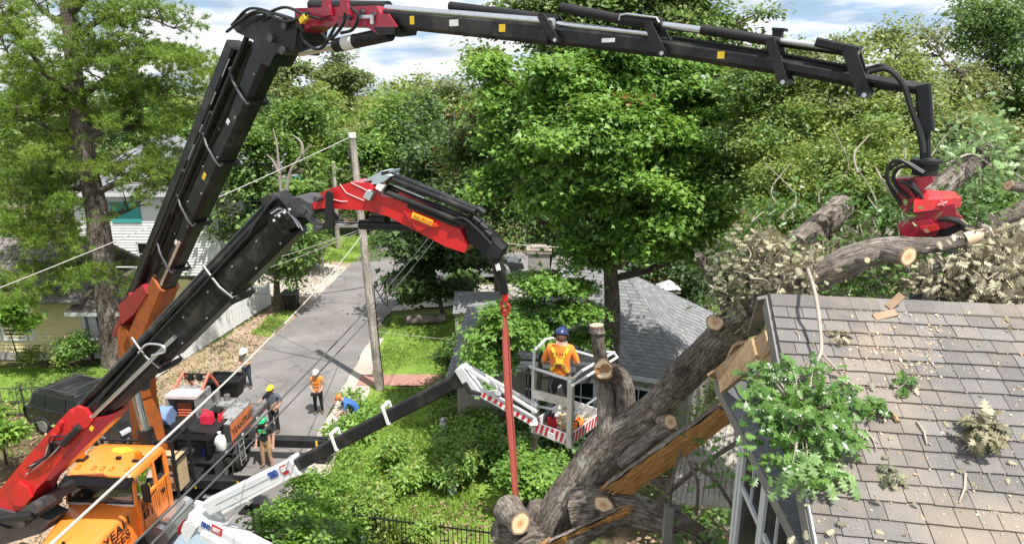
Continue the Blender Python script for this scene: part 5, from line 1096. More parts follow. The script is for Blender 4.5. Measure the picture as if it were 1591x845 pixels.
# green helmet, black tee, khaki shorts
g = G(417, 726)
pg, k = person('person in green helmet, black tee shirt and khaki shorts in front of the outrigger', tuple(g), R(-6), dict(shirt=M_teeb, pants=M_khaki, shin=M_skin, helmet=hat('green_helmet', (.02, .40, .17)), sleeve_len=.7, beard=M_hairb, short=.12), {'knL': (-.13, -.03, .5), 'anL': (-.16, .03, .09), 'toL': (-.2, -.14, .045)}, 1.14, 1.80)
b = MB()
for x, z, w in ((-.11, 1.40, .05), (-.05, 1.42, .055), (.02, 1.40, .05), (.08, 1.425, .05), (-.09, 1.33, .045), (-.02, 1.345, .06), (.05, 1.335, .05), (.1, 1.35, .04)): b.bx(x-w/2, x+w/2, -.158, -.15, z-.03, z+.03)
b.build('shirt_print', M_lime, pg)
# blue shirt bending among the branches
g = G(556, 668)
person('person in blue shirt and orange helmet bending among cut branches', tuple(g), R(-70), dict(shirt=M_blues, pants=M_blues, helmet=hat('orange_helmet', (.75, .17, .04)), sleeve_len=.9), dict(sp=(0, -.13, 1.07), ch=(0, -.30, 1.18), nk=(0, -.45, 1.27), hb=(0, -.51, 1.31), hm=(0, -.56, 1.36), ht=(0, -.61, 1.43), shL=(-.18, -.38, 1.20), shR=(.18, -.38, 1.20), elL=(-.24, -.45, .95), elR=(.24, -.45, .95), wrL=(-.15, -.60, .80), wrR=(.15, -.60, .80), hdL=(-.12, -.66, .75), hdR=(.12, -.66, .75), knL=(-.13, -.1, .5), knR=(.13, -.1, .5), _face=(0, -.7, -.7)), 1.1)
# worker in the basket, back to us
wp = Vector((.84, 10.96, Z0+.02))
pw, k = person('person in orange hi-viz shirt and dark blue helmet standing in the work basket', tuple(wp), R(168), dict(shirt=M_hiviz, pants=M_wpant, helmet=hat('navy_helmet', (.02, .04, .13)), hair=M_hairb, sleeve_len=.85, muffs=M_blackM), dict(elL=(-.29, -.02, 1.17), wrL=(-.22, -.26, 1.06), hdL=(-.2, -.34, 1.05), elR=(.30, -.03, 1.15), wrR=(.22, -.24, 1.04), hdR=(.2, -.32, 1.03), knL=(-.17, -.06, .5), anL=(-.26, .1, .09), toL=(-.3, -.08, .045), knR=(.16, -.04, .5), anR=(.2, .05, .09), toR=(.23, -.13, .045), hm=(.0, -.045, 1.635), ht=(0, -.06, 1.725)), 1.12, 1.84)
b = MB()
for s in (-1, 1): b.bar((s*.14, .10, 1.52), (s*.03, .162, 1.30), .05, .014, up=(0, 1, 0)); b.bar((s*.03, .165, 1.30), (s*.15, .13, 1.10), .045, .014, up=(0, 1, 0))
b.bx(-.05, .05, .157, .176, 1.26, 1.34); b.build('harness', M_hvy, pw)
text('shirt_lettering', 'YEAH', M_ink, pw, (.13, .178, 1.40), (-1, 0, 0), (0, 0, 1), .1); text('shirt_lettering', 'TREES', M_ink, pw, (.13, .18, 1.18), (-1, 0, 0), (0, 0, 1), .09)
b = MB(); b.tube([V3((.175*math.cos(a)*1.05, .135*math.sin(a)*1.1+.0, 1.0)) for a in [q*math.pi/10 for q in range(20)]], .022, 6, closed=True); b.tube([(.1, .12, .98), (.16, .12, .8), (.13, .1, .68)], .016, 6); b.build('tool_belt', M_grey, pw)

# ================================================================== HOUSE WITH THE DAMAGED ROOF
R0 = Vector((2.34, 5.91, 10.12)); E1 = Vector((.987, -.16, 0)).normalized(); E2 = Vector((-E1.y, E1.x, 0)); SL = math.atan(.5)
DN = -E2*math.cos(SL)-Vector((0, 0, math.sin(SL))); RN = E1.cross(-DN).normalized()
if RN.z < 0: RN = -RN
def roofp(s, t, h=0.0): return R0+E1*s+DN*t+RN*h
def RP(u, v, h=0.0):
    d = ray(u, v); o = R0+RN*h; return CAM+d*((o-CAM).dot(RN)/d.dot(RN))
def shinglemat(name, c0, c1, c2, dust):
    m, t, b, N, L = nodes(name); oi = N('ShaderNodeObjectInfo'); v = coords(N); g = N('ShaderNodeNewGeometry')
    f = noise(N, L, 130, 3, .8, v); geo = N('ShaderNodeTexCoord'); pos = N('ShaderNodeNewGeometry').outputs['Position']
    f2 = noise(N, L, 1.1, 8, .65, pos)
    ad = N('ShaderNodeMath'); ad.operation = 'ADD'; L(oi.outputs['Random'], ad.inputs[0]); L(g.outputs['Random Per Island'], ad.inputs[1])
    fr = N('ShaderNodeMath'); fr.operation = 'FRACT'; L(ad.outputs[0], fr.inputs[0])
    c = ramp(N, L, fr.outputs[0], [(0, c0), (.5, c1), (1, c2)])
    m1 = N('ShaderNodeMix'); m1.data_type = 'RGBA'; m1.blend_type = 'MULTIPLY'; m1.inputs[0].default_value = .75; L(c, m1.inputs[6])
    L(ramp(N, L, f, [(.3, (.4, .4, .4)), (.65, (1.35, 1.35, 1.35))]), m1.inputs[7])
    m3 = N('ShaderNodeMix'); m3.data_type = 'RGBA'; L(ramp(N, L, f2, [(.46, (0, 0, 0)), (.72, (.75, .75, .75))]), m3.inputs[0]); L(m1.outputs[2], m3.inputs[6]); m3.inputs[7].default_value = (*dust, 1)
    L(m3.outputs[2], b.inputs['Base Color']); b.inputs['Roughness'].default_value = .95; b.inputs['Specular IOR Level'].default_value = .12
    bump(N, L, b, f, .5, .004); return m
M_shing = shinglemat('weathered_shingle', (.142, .133, .126), (.172, .162, .155), (.21, .198, .19), (.31, .245, .18))
M_shingd = shinglemat('shade_grey_shingle', (.10, .105, .115), (.14, .145, .155), (.185, .19, .20), (.17, .165, .16))
M_trim = paint('white_trim', (.56, .57, .58), (.42, .41, .40), 4, .5, amount=.4); M_fascia = paint('grey_fascia', (.20, .19, .18), (.1, .09, .08), 5, .7, amount=.5)
M_ply = stainmat('plywood', [(.22, .13, .07), (.36, .24, .14), (.48, .35, .22)], 2, 18, .3); M_wall = paint('taupe_siding', (.30, .27, .23), (.2, .18, .15), 3, .7)
hs_ = thing('damaged_house', 'house with brown grey shingle roof crushed by the fallen oak', 'house', tuple(R0-Vector((0, 0, 6.4))))
WID = 5.2; TL = 3.3
b = MB(); b.prism([roofp(0, 0, -.06), roofp(WID, 0, -.06), roofp(WID, TL, -.06), roofp(0, TL, -.06)], RN*.09)
UP2 = E2*math.cos(SL)-Vector((0, 0, math.sin(SL))); RN2 = Vector((RN.x*-1, RN.y*-1, RN.z)); 
def roofb(s, t, h=0.0): return R0+E1*s+UP2*t+RN2*h
b.prism([roofb(.45, 0.02, -.06), roofb(WID, 0.02, -.06), roofb(WID, 2.0, -.06), roofb(.75, 2.0, -.06)], RN2*.09); rfd = b.build('roof', M_fascia, hs_)
b = MB(); b.bar(roofp(-.012, -.02, -.10), roofp(-.012, TL, -.10), .03, .16, up=RN); b.build('rake_board', M_fascia, rfd)
b = MB(); b.bar(roofp(-.005, 1.62, -.008), roofp(-.005, TL, -.008), .012, .05, up=RN); b.bar(roofp(.02, 1.62, -.0), roofp(.02, TL, -.0), .05, .006, up=RN); b.build('drip_edge', M_trim, rfd)
# shingles, one object each
EXP = .143; rs_ = random.Random(12); VAR = {}
def shingle_mesh(w, L=.175, th=.017):
    key = round(w, 3)
    if key not in VAR:
        j = [rs_.uniform(-.005, .005) for _ in range(4)]
        bb = MB(); x = w/2-.0028
        vs = [(-x, 0+j[0], .004), (x, 0+j[1], .004), (x, -L+j[2], .010), (-x, -L+j[3], .010), (-x, j[0], .004+th*.2), (x, j[1], .004+th*.2), (x, -L+j[2], .010+th), (-x, -L+j[3], .010+th)]
        bb.add(vs, [(0, 3, 2, 1), (4, 5, 6, 7), (0, 1, 5, 4), (1, 2, 6, 5), (2, 3, 7, 6), (3, 0, 4, 7)])
        me = bpy.data.meshes.new('shingle'); me.from_pydata(bb.v, [], bb.f); me.materials.append(M_shing); VAR[key] = me
    return VAR[key]
Mroof = Matrix((( E1.x, -DN.x, RN.x), (E1.y, -DN.y, RN.y), (E1.z, -DN.z, RN.z)))
def put(me, pos, rot3, parent, name='shingle', jit=.006):
    o = bpy.data.objects.new(name, me); COL.objects.link(o); o.parent = parent
    o.location = pos-V3(root_off(parent)); o.rotation_euler = (rot3@Matrix.Rotation(rs_.uniform(-jit, jit), 3, 'Z')).to_euler(); return o
WS = [.125, .14, .155, .17, .185, .205, .235]
for i in range(23):
    s = .0-rs_.uniform(0, .0); t = TL-.02-.02-i*EXP-.155
    if t < -.02: break
    first = True; far = 1.75+(TL-t)*.62+.15 if t > 0 else 3.2
    far = 1.45+(TL-t)*.36
    while s < far:
        w = rs_.choice(WS)
        if first: w = rs_.choice([.125, .17, .235]); first = False
        put(shingle_mesh(w), roofp(s+w/2, t, .0+rs_.uniform(0, .003)), Mroof, rfd); s += w
b = MB(); b.prism([roofp(1.4, TL, -.003), roofp(2.58, .05, -.003), roofp(WID, .05, -.003), roofp(WID, TL, -.003)], RN*.012); b.build('roof_remainder', M_shing, rfd)
# ridge caps
cap = MB(); cw = .235
for x0, x1, h in ((-cw/2, cw/2, .016),):
    cap.add([(x0, -.135, -.065+h), (x0, 0, h), (x0, .135, -.065+h), (x1, -.135, -.065+h), (x1, 0, h), (x1, .135, -.065+h), (x0, -.135, -.08+h), (x0, .135, -.08+h), (x1, -.135, -.08+h), (x1, .135, -.08+h)], [(0, 3, 4, 1), (1, 4, 5, 2), (0, 1, 2, 7, 6), (3, 8, 9, 5, 4), (0, 6, 8, 3), (2, 5, 9, 7)])
cme = bpy.data.meshes.new('ridge_shingle'); cme.from_pydata(cap.v, [], cap.f); cme.materials.append(M_shing)
MR = Matrix(((E1.x, E2.x, 0), (E1.y, E2.y, 0), (0, 0, 1)))
for k in range(17): put(cme, R0+E1*(.12+k*.225)+Vector((0, 0, .012+.002*(k % 2))), MR, rfd, 'ridge_shingle', .012)
# pent roof along the gable, its shingles coloured darker for the shade it lies in
ZE = 8.75; Ef, En = G(1113, 588, ZE), G(1248, 845, ZE); Ed = (En-Ef).normalized(); En = En+Ed*.8; Ei = Vector((-Ed.y, Ed.x, 0))
if Ei.x < 0: Ei = -Ei
PUP = (Ei*.5+Vector((0, 0, .27))).normalized(); PN = Ed.cross(PUP).normalized()
if PN.z < 0: PN = -PN
PLEN = (En-Ef).length
b = MB(); b.prism([Ef-PN*.03, En-PN*.03, En+PUP*.62-PN*.03, Ef+PUP*.62-PN*.03], PN*.045); pr = b.build('pent_roof', M_fascia, hs_)
Mp = Matrix(((Ed.x, PUP.x, PN.x), (Ed.y, PUP.y, PN.y), (Ed.z, PUP.z, PN.z))); VAR2 = {}
for i in range(4):
    s = rs_.uniform(-.1, 0)
    while s < PLEN:
        w = rs_.choice(WS)
        if w not in VAR2: me = shingle_mesh(w).copy(); me.materials.clear(); me.materials.append(M_shingd); VAR2[w] = me
        put(VAR2[w], Ef+Ed*(s+w/2)+PUP*(.165+i*EXP)-PN*.004, Mp, pr); s += w
b = MB(); b.bar(Ef+Vector((0, 0, -.08)), En+Vector((0, 0, -.08)), .03, .12); b.build('fascia', M_fascia, hs_)
# gable wall, windows
def wp_(w, z, o=0.0): return Ef+Ed*w+Ei*(.24+o)+Vector((0, 0, z-ZE))
wall_far = .38
b = MB(); b.prism([wp_(wall_far, 3.4, .1), wp_(PLEN, 3.4, .1), wp_(PLEN, 8.95, .1), wp_(wall_far, 8.95, .1)], Ei*.12); b.build('gable_wall', M_wall, hs_)
b = MB(); b.prism([wp_(wall_far, 3.4, .1), wp_(wall_far, 3.4, 4.8), wp_(wall_far, 8.9, 4.8), wp_(wall_far, 8.9, .1)], Ed*.12); b.build('rear_wall', M_wall, hs_)
b = MB(); b.prism([roofp(.34, .12, -.2), roofp(.34, TL, -.2), roofp(.34, TL, -.2)+Vector((0, 0, -.6)), R0+E1*.34+E2*.6+Vector((0, 0, -1.5)), R0+E1*.34+E2*.75+Vector((0, 0, -.6))], E1*.06); b.build('gable_triangle', M_wall, hs_)
M_pane = paint('dark_window_glass', (.010, .012, .014), None, 3, .22, bmp=0, spec=.1)
b = MB(); b.bar(wp_(wall_far+.02, 3.5, .02), wp_(wall_far+.02, 8.72, .02), .10, .09, up=Ei); b.build('corner_board', M_trim, hs_)
for k, w0 in enumerate((.62, 1.42, 2.22)):
    w1 = w0+.62; zb, zt = 6.9, 8.6
    b = MB(); b.prism([wp_(w0, zb, .015), wp_(w1, zb, .015), wp_(w1, zt, .015), wp_(w0, zt, .015)], Ei*.03); wn = b.build('window', M_pane, hs_)
    for nm, p, q, ww in (('frame', wp_(w0-.06, zb-.05, -.02), wp_(w0-.06, zt+.06, -.02), .12), ('frame', wp_(w1+.06, zb-.05, -.02), wp_(w1+.06, zt+.06, -.02), .12), ('frame', wp_(w0-.02, zt+.04, -.02), wp_(w1+.02, zt+.04, -.02), .10), ('sill', wp_(w0-.1, zb-.06, -.04), wp_(w1+.1, zb-.06, -.04), .09), ('rail', wp_(w0, (zb+zt)/2, -.015), wp_(w1, (zb+zt)/2, -.015), .06), ('muntin', wp_((w0+w1)/2, (zb+zt)/2, -.01), wp_((w0+w1)/2, zt, -.01), .025)):
        b = MB(); b.bar(p, q, *((ww*.7, .03) if abs((q-p).z) > .2 else (.03, ww)), up=Ei if abs((q-p).z) > .2 else (0, 0, 1)); b.build(nm, M_trim, wn)
# broken boards where the oak came through
for k, (p, q, w, h, m) in enumerate(((RP(1192, 466, -.1)+E2*.1, G(1170, 520, 9.1), .14, .03, M_fascia), (G(1215, 540, 9.0), G(1170, 590, 8.7), .22, .03, M_trim), (A(1195, 530, 6.3), A(1150, 575, 6.6), .26, .05, M_ply), (A(1175, 545, 6.4), A(1118, 592, 6.7), .3, .05, M_ply), (A(1205, 520, 6.2), A(1180, 600, 6.3), .1, .05, M_wood))):
    b = MB(); b.bar(p, q, w, h, up=(-.3, -.5, .8)); b.build('broken_board', m, hs_)
b = MB(); cv = [V3(p) for p in curve([A(1205, 505, 6.6), A(1165, 535, 6.8), A(1148, 560, 6.8), A(1138, 578, 6.8), A(1116, 590, 6.9)], 6)]
for p, q in zip(cv[:-1], cv[1:]): b.bar(p, q, .34, .03, up=(.5, -.6, .5))
b.build('torn_sheathing', M_ply, hs_)
b = MB(); b.bar(RP(1380, 478, .03), RP(1402, 458, .12), .07, .02, up=(-.5, -.5, .5)); b.bar(RP(1358, 494, .02), RP(1392, 486, .03), .07, .03, up=(0, -.5, .9)); b.build('splintered_wood', paint('raw_wood', (.34, .22, .14), (.2, .11, .06), 10, .8, amount=.6), hs_)
# a lower wing of the roof behind the ridge
b = MB(); w0 = A(1400, 470, 7.0); w1 = A(1530, 395, 7.6); w2 = A(1640, 350, 8.2)
wq = [A(1395, 480, 6.7), A(1700, 480, 6.4), A(1720, 350, 8.0), A(1545, 385, 7.9)]
b.prism(wq, (0, 0, .06)); wing = b.build('rear_wing_roof', M_fascia, hs_)
wn_ = (wq[1]-wq[0]).cross(wq[3]-wq[0]).normalized()
if wn_.z < 0: wn_ = -wn_
e1w = (wq[1]-wq[0]).normalized(); upw = wn_.cross(e1w); Mw = Matrix(((e1w.x, upw.x, wn_.x), (e1w.y, upw.y, wn_.y), (e1w.z, upw.z, wn_.z)))
for i in range(10):
    s = .1+i*.085
    for k in range(9):
        w = rs_.choice(WS)
        if s > 1.9: break
        put(VAR2.get(w, VAR2[list(VAR2)[0]]), wq[0]+e1w*(s+w/2)+upw*(.17+i*EXP)+wn_*.035, Mw, wing); s += w
# weathered porch deck below, half buried in debris
pd = thing('porch_roof', 'lower porch roof with grey boards behind the fallen trunk', 'porch', tuple(G(1110, 690, 6.7)))
M_board = stainmat('weathered_board', [(.22, .20, .175), (.36, .33, .29), (.50, .47, .42)], 3, 26, .3)
pa, pb_, pc_, pd_ = G(1060, 668, 6.9), G(1168, 640, 7.1), G(1160, 790, 6.3), G(1040, 780, 6.2)
for k in range(14):
    t0, t1 = k/14+.003, (k+1)/14-.004; b = MB(); a0, a1 = pa.lerp(pb_, t0), pa.lerp(pb_, t1); c0, c1_ = pd_.lerp(pc_, t0), pd_.lerp(pc_, t1); jz = Vector((0, 0, rs_.uniform(-.012, .012)))
    b.prism([a0+jz, a1+jz, c1_+jz, c0+jz], (0, 0, .03)); b.build('board', M_board, pd)
b = MB()
for p in (pa, pb_, pc_, pd_): b.bar(p-Vector((0, 0, .05)), Vector((p.x, p.y, 3.2)), .12, .12, up=(0, 1, 0))
b.build('post', M_fascia, pd)

# ================================================================== FALLEN OAK
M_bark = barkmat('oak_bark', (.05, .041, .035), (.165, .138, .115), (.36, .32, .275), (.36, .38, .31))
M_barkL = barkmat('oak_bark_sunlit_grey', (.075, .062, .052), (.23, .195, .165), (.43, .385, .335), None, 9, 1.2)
def cutmat():
    m, t, b, N, L = nodes('sawn_wood'); uv = coords(N, 'UV'); ln = N('ShaderNodeVectorMath'); ln.operation = 'LENGTH'; L(uv, ln.inputs[0])
    f = noise(N, L, 6, 6, .6, uv); mu = N('ShaderNodeMath'); mu.operation = 'MULTIPLY_ADD'; L(f, mu.inputs[0]); mu.inputs[1].default_value = .25; L(ln.outputs['Value'], mu.inputs[2])
    c = ramp(N, L, mu.outputs[0], [(.10, (.42, .20, .09)), (.35, (.62, .36, .18)), (.6, (.74, .52, .31)), (.92, (.78, .58, .38)), (1.08, (.30, .19, .11))])
    wv = N('ShaderNodeMath'); wv.operation = 'SINE'; w2 = N('ShaderNodeMath'); w2.operation = 'MULTIPLY'; L(mu.outputs[0], w2.inputs[0]); w2.inputs[1].default_value = 70; L(w2.outputs[0], wv.inputs[0])
    mxn = N('ShaderNodeMix'); mxn.data_type = 'RGBA'; mxn.blend_type = 'MULTIPLY'; mxn.inputs[0].default_value = .35; L(c, mxn.inputs[6]); L(ramp(N, L, wv.outputs[0], [(.0, (.7, .7, .7)), (.6, (1, 1, 1))]), mxn.inputs[7])
    L(mxn.outputs[2], b.inputs['Base Color']); b.inputs['Roughness'].default_value = .8; return m
M_cut = cutmat()
m_, t_, b_, N_, L_ = nodes('split_heartwood'); uv_ = coords(N_, 'UV', (1.2, 14, 1), L_); f_ = noise(N_, L_, 2.2, 9, .7, uv_, .3)
L_(ramp(N_, L_, f_, [(.3, (.22, .085, .025)), (.48, (.47, .22, .065)), (.62, (.62, .36, .13)), (.8, (.30, .15, .06))]), b_.inputs['Base Color']); b_.inputs['Roughness'].default_value = .75; bump(N_, L_, b_, f_, .7, .03); M_split = m_
ok = thing('fallen_oak', 'huge broken oak trunk leaning over the crushed roof', 'tree', (.15, 10.6, 0))
def limb(name, pts, parent=ok, n=18, k=9, rough=.10, m=None, cap=True):
    c = curve([(*A(u, v, Y), r) for u, v, Y, r in pts], k); b = MB(); b.tube([Vector(p[:3]) for p in c], [max(.004, p[3]) for p in c], n, rough=rough, seed=int(pts[0][0]), cap=cap); return b.build(name, m or M_bark, parent, True)
base = A(820, 900, 10.6)
c = curve([(.1, 10.7, -.2, .8), (.12, 10.65, 1.5, .65), (*A(820, 890, 10.6), .55)] + [(*A(u, v, Y), r) for u, v, Y, r in ((848, 845, 10.45, .47), (880, 790, 10.3, .41), (914, 738, 10.2, .36), (942, 695, 10.1, .33), (972, 668, 9.9, .30), (1010, 640, 9.6, .265), (1056, 592, 9.2, .245), (1092, 556, 8.7, .23), (1126, 520, 8.3, .215), (1168, 484, 7.8, .20), (1225, 450, 7.2, .18), (1285, 425, 6.9, .16))], 14)
b = MB(); b.tube([Vector(p[:3]) for p in c], [p[3] for p in c], 44, rough=.095, seed=3); b.build('trunk', M_bark, ok, True)
def stub(name, u, v, Y, r, toward, L, seed=0, m=M_bark, oval=1.0, jag=.06):
    """a sawn-off stub ending in a pale cut face; toward = direction it points"""
    e = A(u, v, Y); d = V3(toward).normalized(); b = MB(); b.tube([e-d*L, e-d*L*.5, e], [r*1.25, r*1.05, r], 18, rough=.06, seed=seed); s = b.build(name, m, ok, True)
    b = MB(); b.disc(e+d*.004, d, r*1.0, 26, seed, jag, oval=oval); b.build('cut_face', M_cut, s); return s
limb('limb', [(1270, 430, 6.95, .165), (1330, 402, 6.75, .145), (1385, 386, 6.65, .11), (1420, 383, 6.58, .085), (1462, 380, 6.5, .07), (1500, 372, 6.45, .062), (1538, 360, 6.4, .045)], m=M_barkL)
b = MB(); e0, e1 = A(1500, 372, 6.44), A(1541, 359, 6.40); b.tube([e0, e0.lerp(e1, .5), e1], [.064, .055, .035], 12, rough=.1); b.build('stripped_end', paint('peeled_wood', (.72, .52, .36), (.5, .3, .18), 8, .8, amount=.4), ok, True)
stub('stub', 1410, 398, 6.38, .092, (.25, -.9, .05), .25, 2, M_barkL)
stub('stub', 1346, 404, 6.5, .03, (.1, -.9, .2), .12, 3, M_barkL)
stub('stub', 1111, 501, 7.98, .105, (-.35, -.80, .35), .45, 4)
limb('stem', [(948, 700, 10.05, .26), (966, 655, 10.05, .19), (970, 615, 10.05, .168), (962, 588, 10.05, .155), (948, 577, 10.0, .145)], m=M_bark)
stub('stub', 938, 573, 9.86, .15, (-.25, -.62, .62), .3, 5, oval=1.15, jag=.13)
for du, dv, r in ((-9, 3, .055), (3, -1, .075)):
    b = MB(); b.disc(A(938+du, 573+dv, 9.84), (-.25, -.62, .62), r, 16, 3, .08, thick=.014); b.build('hollow', paint('hollow_wood', (.28, .14, .06), (.1, .05, .03), 9, .9, amount=.6), ok)
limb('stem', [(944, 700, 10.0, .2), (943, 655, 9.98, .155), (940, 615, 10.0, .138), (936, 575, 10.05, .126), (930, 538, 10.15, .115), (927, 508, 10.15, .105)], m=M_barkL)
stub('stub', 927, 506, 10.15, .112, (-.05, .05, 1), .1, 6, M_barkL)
stub('stub', 938, 783, 9.45, .155, (-.28, -.85, .1), .45, 7, jag=.12)
stub('stub', 808, 812, 9.72, .21, (.35, -.9, .15), .55, 8, oval=.75)
for q_ in ([(850, 840, 10.5, .3), (838, 800, 10.4, .28), (832, 780, 10.4, .12)], [(830, 850, 10.4, .3), (795, 830, 10.2, .26), (768, 826, 10.1, .15)], [(850, 850, 10.3, .3), (815, 840, 10.0, .28), (800, 850, 9.9, .2)]): limb('root_burl', q_, rough=.16)
# split half of the stem with orange heartwood
def half_log(a, bb, w, th, fn, nm, seed=0, face=M_split):
    a, bb = V3(a), V3(bb); d = (bb-a).normalized(); f = V3(fn); f = (f-d*f.dot(d)).normalized(); sd_ = d.cross(f); K = 14; rng_ = random.Random(seed); secs = []; fl = []
    for i in range(K+1):
        t = i/K; c0 = a.lerp(bb, t); ww = w*(1-.18*t)*(1+rng_.uniform(-.06, .06)); tt = th*(1+rng_.uniform(-.1, .1))
        secs.append([c0+sd_*(ww*math.cos(q))-f*(tt*math.sin(q)) for q in [math.pi*j/10 for j in range(11)]])
        fl.append([c0+sd_*(ww*.97)+f*(.012+rng_.uniform(-.01, .02)), c0+sd_*ww*.33+f*(.014+rng_.uniform(-.02, .03)), c0-sd_*ww*.33+f*(.014+rng_.uniform(-.02, .03)), c0-sd_*(ww*.97)+f*(.012+rng_.uniform(-.01, .02))])
    b = MB(); n = 11; vs = [p for s in secs for p in s]; fs, us = [], []
    for i in range(K):
        for j in range(n-1): fs.append((i*n+j, i*n+j+1, (i+1)*n+j+1, (i+1)*n+j)); us.append([(j/20, i*.2), ((j+1)/20, i*.2), ((j+1)/20, i*.2+.2), (j/20, i*.2+.2)])
    fs += [tuple(range(n)), tuple(K*n+j for j in range(n))]; us += [None, None]; b.add(vs, fs, 0, us); o = b.build(nm, M_barkL, ok, True)
    b = MB(); n = 4; vs = [p for s in fl for p in s]; fs, us = [], []
    for i in range(K):
        for j in range(n-1): fs.append((i*n+j, i*n+j+1, (i+1)*n+j+1, (i+1)*n+j)); us.append([(i*.2, j*.15), (i*.2, j*.15+.15), (i*.2+.2, j*.15+.15), (i*.2+.2, j*.15)])
    b.add(vs, fs, 0, us)
    for e, dr, wv in ((a, -d, w), (bb, d, w*.8)):
        for k in range(16):
            p = e+sd_*rng_.uniform(-wv, wv)*.9-f*rng_.uniform(-.02, th*.6); q_ = rng_.uniform(.012, .035); b.tube([p-dr*.06, p+dr*rng_.uniform(.02, .1)+f*rng_.uniform(-.02, .03), p+dr*rng_.uniform(.1, .3)+f*rng_.uniform(-.04, .06)], [q_, q_*.7, .002], 5)
    for k in range(14):
        p = a.lerp(bb, rng_.uniform(.05, .95))+sd_*rng_.uniform(-w, w)*.8+f*.02; b.tube([p, p+d*rng_.uniform(.08, .3)+f*rng_.uniform(.0, .05)], [rng_.uniform(.008, .02), .002], 5)
    b.build('heartwood', face, o); return o
half_log(A(958, 764, 9.5), A(1132, 640, 8.45), .235, .2, (.22, -.9, .02), 'split_stem', 4)
half_log(A(860, 850, 9.5), A(965, 800, 9.3), .2, .12, (.2, -.8, -.3), 'split_root', 6)
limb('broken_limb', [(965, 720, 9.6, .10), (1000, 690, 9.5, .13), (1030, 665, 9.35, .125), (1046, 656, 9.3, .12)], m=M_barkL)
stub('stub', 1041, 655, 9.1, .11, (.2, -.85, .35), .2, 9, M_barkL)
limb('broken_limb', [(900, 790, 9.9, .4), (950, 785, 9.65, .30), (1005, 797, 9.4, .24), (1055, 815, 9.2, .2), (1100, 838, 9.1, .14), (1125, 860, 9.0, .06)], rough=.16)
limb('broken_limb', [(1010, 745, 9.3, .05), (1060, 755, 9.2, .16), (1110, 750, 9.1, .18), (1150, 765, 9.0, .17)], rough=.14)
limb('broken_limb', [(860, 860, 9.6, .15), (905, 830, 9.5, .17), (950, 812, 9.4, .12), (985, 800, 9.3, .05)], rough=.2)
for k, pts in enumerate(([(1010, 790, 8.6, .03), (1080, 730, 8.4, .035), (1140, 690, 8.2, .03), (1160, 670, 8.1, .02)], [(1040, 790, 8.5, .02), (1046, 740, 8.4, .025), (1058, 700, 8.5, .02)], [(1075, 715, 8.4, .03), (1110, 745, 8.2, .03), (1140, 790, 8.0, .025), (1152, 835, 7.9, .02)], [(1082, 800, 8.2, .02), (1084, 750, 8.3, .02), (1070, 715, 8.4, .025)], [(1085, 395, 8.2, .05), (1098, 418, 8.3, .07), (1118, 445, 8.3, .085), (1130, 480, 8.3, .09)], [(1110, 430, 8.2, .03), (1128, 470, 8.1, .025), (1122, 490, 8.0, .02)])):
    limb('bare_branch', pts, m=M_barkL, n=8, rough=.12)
# heaped debris under the broken stem
rd = np.random.default_rng(44); nn_ = 5200; px_ = rd.uniform(.6, 6.5, nn_); py_ = rd.uniform(6.5, 13.5, nn_); pz_ = np.array([mound(a, c) for a, c in zip(px_, py_)])+rd.random(nn_)**2*.8-.02
o = leaves('debris', np.stack([px_, py_, pz_], 1), np.array([0, 0, 1.0])+rd.normal(size=(nn_, 3))*.6, rd.normal(size=(nn_, 3)), rd.uniform(.06, .2, nn_), M_litter); tag(o, 'brown leaf and wood debris heaped below the broken trunk', 'debris', kind='stuff')
b = MB(); rs2 = random.Random(3)
for k in range(90):
    p = Vector((rs2.uniform(.8, 5.5), rs2.uniform(7, 13), 0)); p.z = mound(p.x, p.y)+rs2.uniform(.1, 1.0); q = p+Vector((rs2.uniform(-1, 1), rs2.uniform(-1, 1), rs2.uniform(-.3, .5))); r_ = rs2.uniform(.012, .05); b.tube([p, p.lerp(q, .5)+Vector((0, 0, rs2.uniform(-.1, .15))), q], [r_, r_*.9, r_*.5], 6, rough=.1, seed=k)
o = b.build('broken_sticks', M_barkL, None, True); tag(o, 'tangle of broken sticks below the fallen trunk', 'sticks', kind='stuff')
# other logs and limbs behind the ridge
lg = thing('sawn_log', 'thick sawn log end poking up behind the ridge', 'log', tuple(A(1250, 375, 7.6)))
b = MB(); b.tube([A(1235, 385, 7.5), A(1270, 355, 7.9), A(1306, 322, 8.35)], [.155, .16, .165], 20, rough=.06, seed=4); lo = b.build('log_body', M_barkL, lg, True)
b = MB(); b.disc(A(1307, 321, 8.36), (A(1306, 322, 8.0)-A(1270, 355, 7.9)), .165, 24, 4); b.build('cut_face', M_cut, lg); b = MB(); b.tube([A(1282, 348, 7.5), A(1278, 338, 7.3)], [.05, .04], 10); b.build('knot', M_barkL, lg, True)
lg = thing('gripped_log', 'dark log held behind the red grapple saw', 'log', tuple(A(1480, 270, 7.9)))
b = MB(); b.tube([A(1425, 318, 7.6), A(1470, 285, 7.8), A(1520, 245, 8.2)], [.14, .14, .13], 18, rough=.08, seed=9); b.build('log_body', M_bark, lg, True)  # darker bark than the sawn log, painting this one as shaded
for k, (pts, lab) in enumerate((([(1500, 365, 7.6, .06), (1540, 345, 7.8, .09), (1580, 330, 8.0, .1), (1640, 300, 8.2, .1)], 'grey oak limb lying behind the grapple at the picture edge'), ([(1510, 372, 8.6, .12), (1550, 352, 8.8, .14), (1620, 335, 9.0, .14)], 'mossy oak limb crossing behind the red grapple'))):
    t = thing('oak_limb', lab, 'limb', tuple(A(*pts[0][:3]))); limb('limb_wood', pts, parent=t, m=M_barkL, n=12)
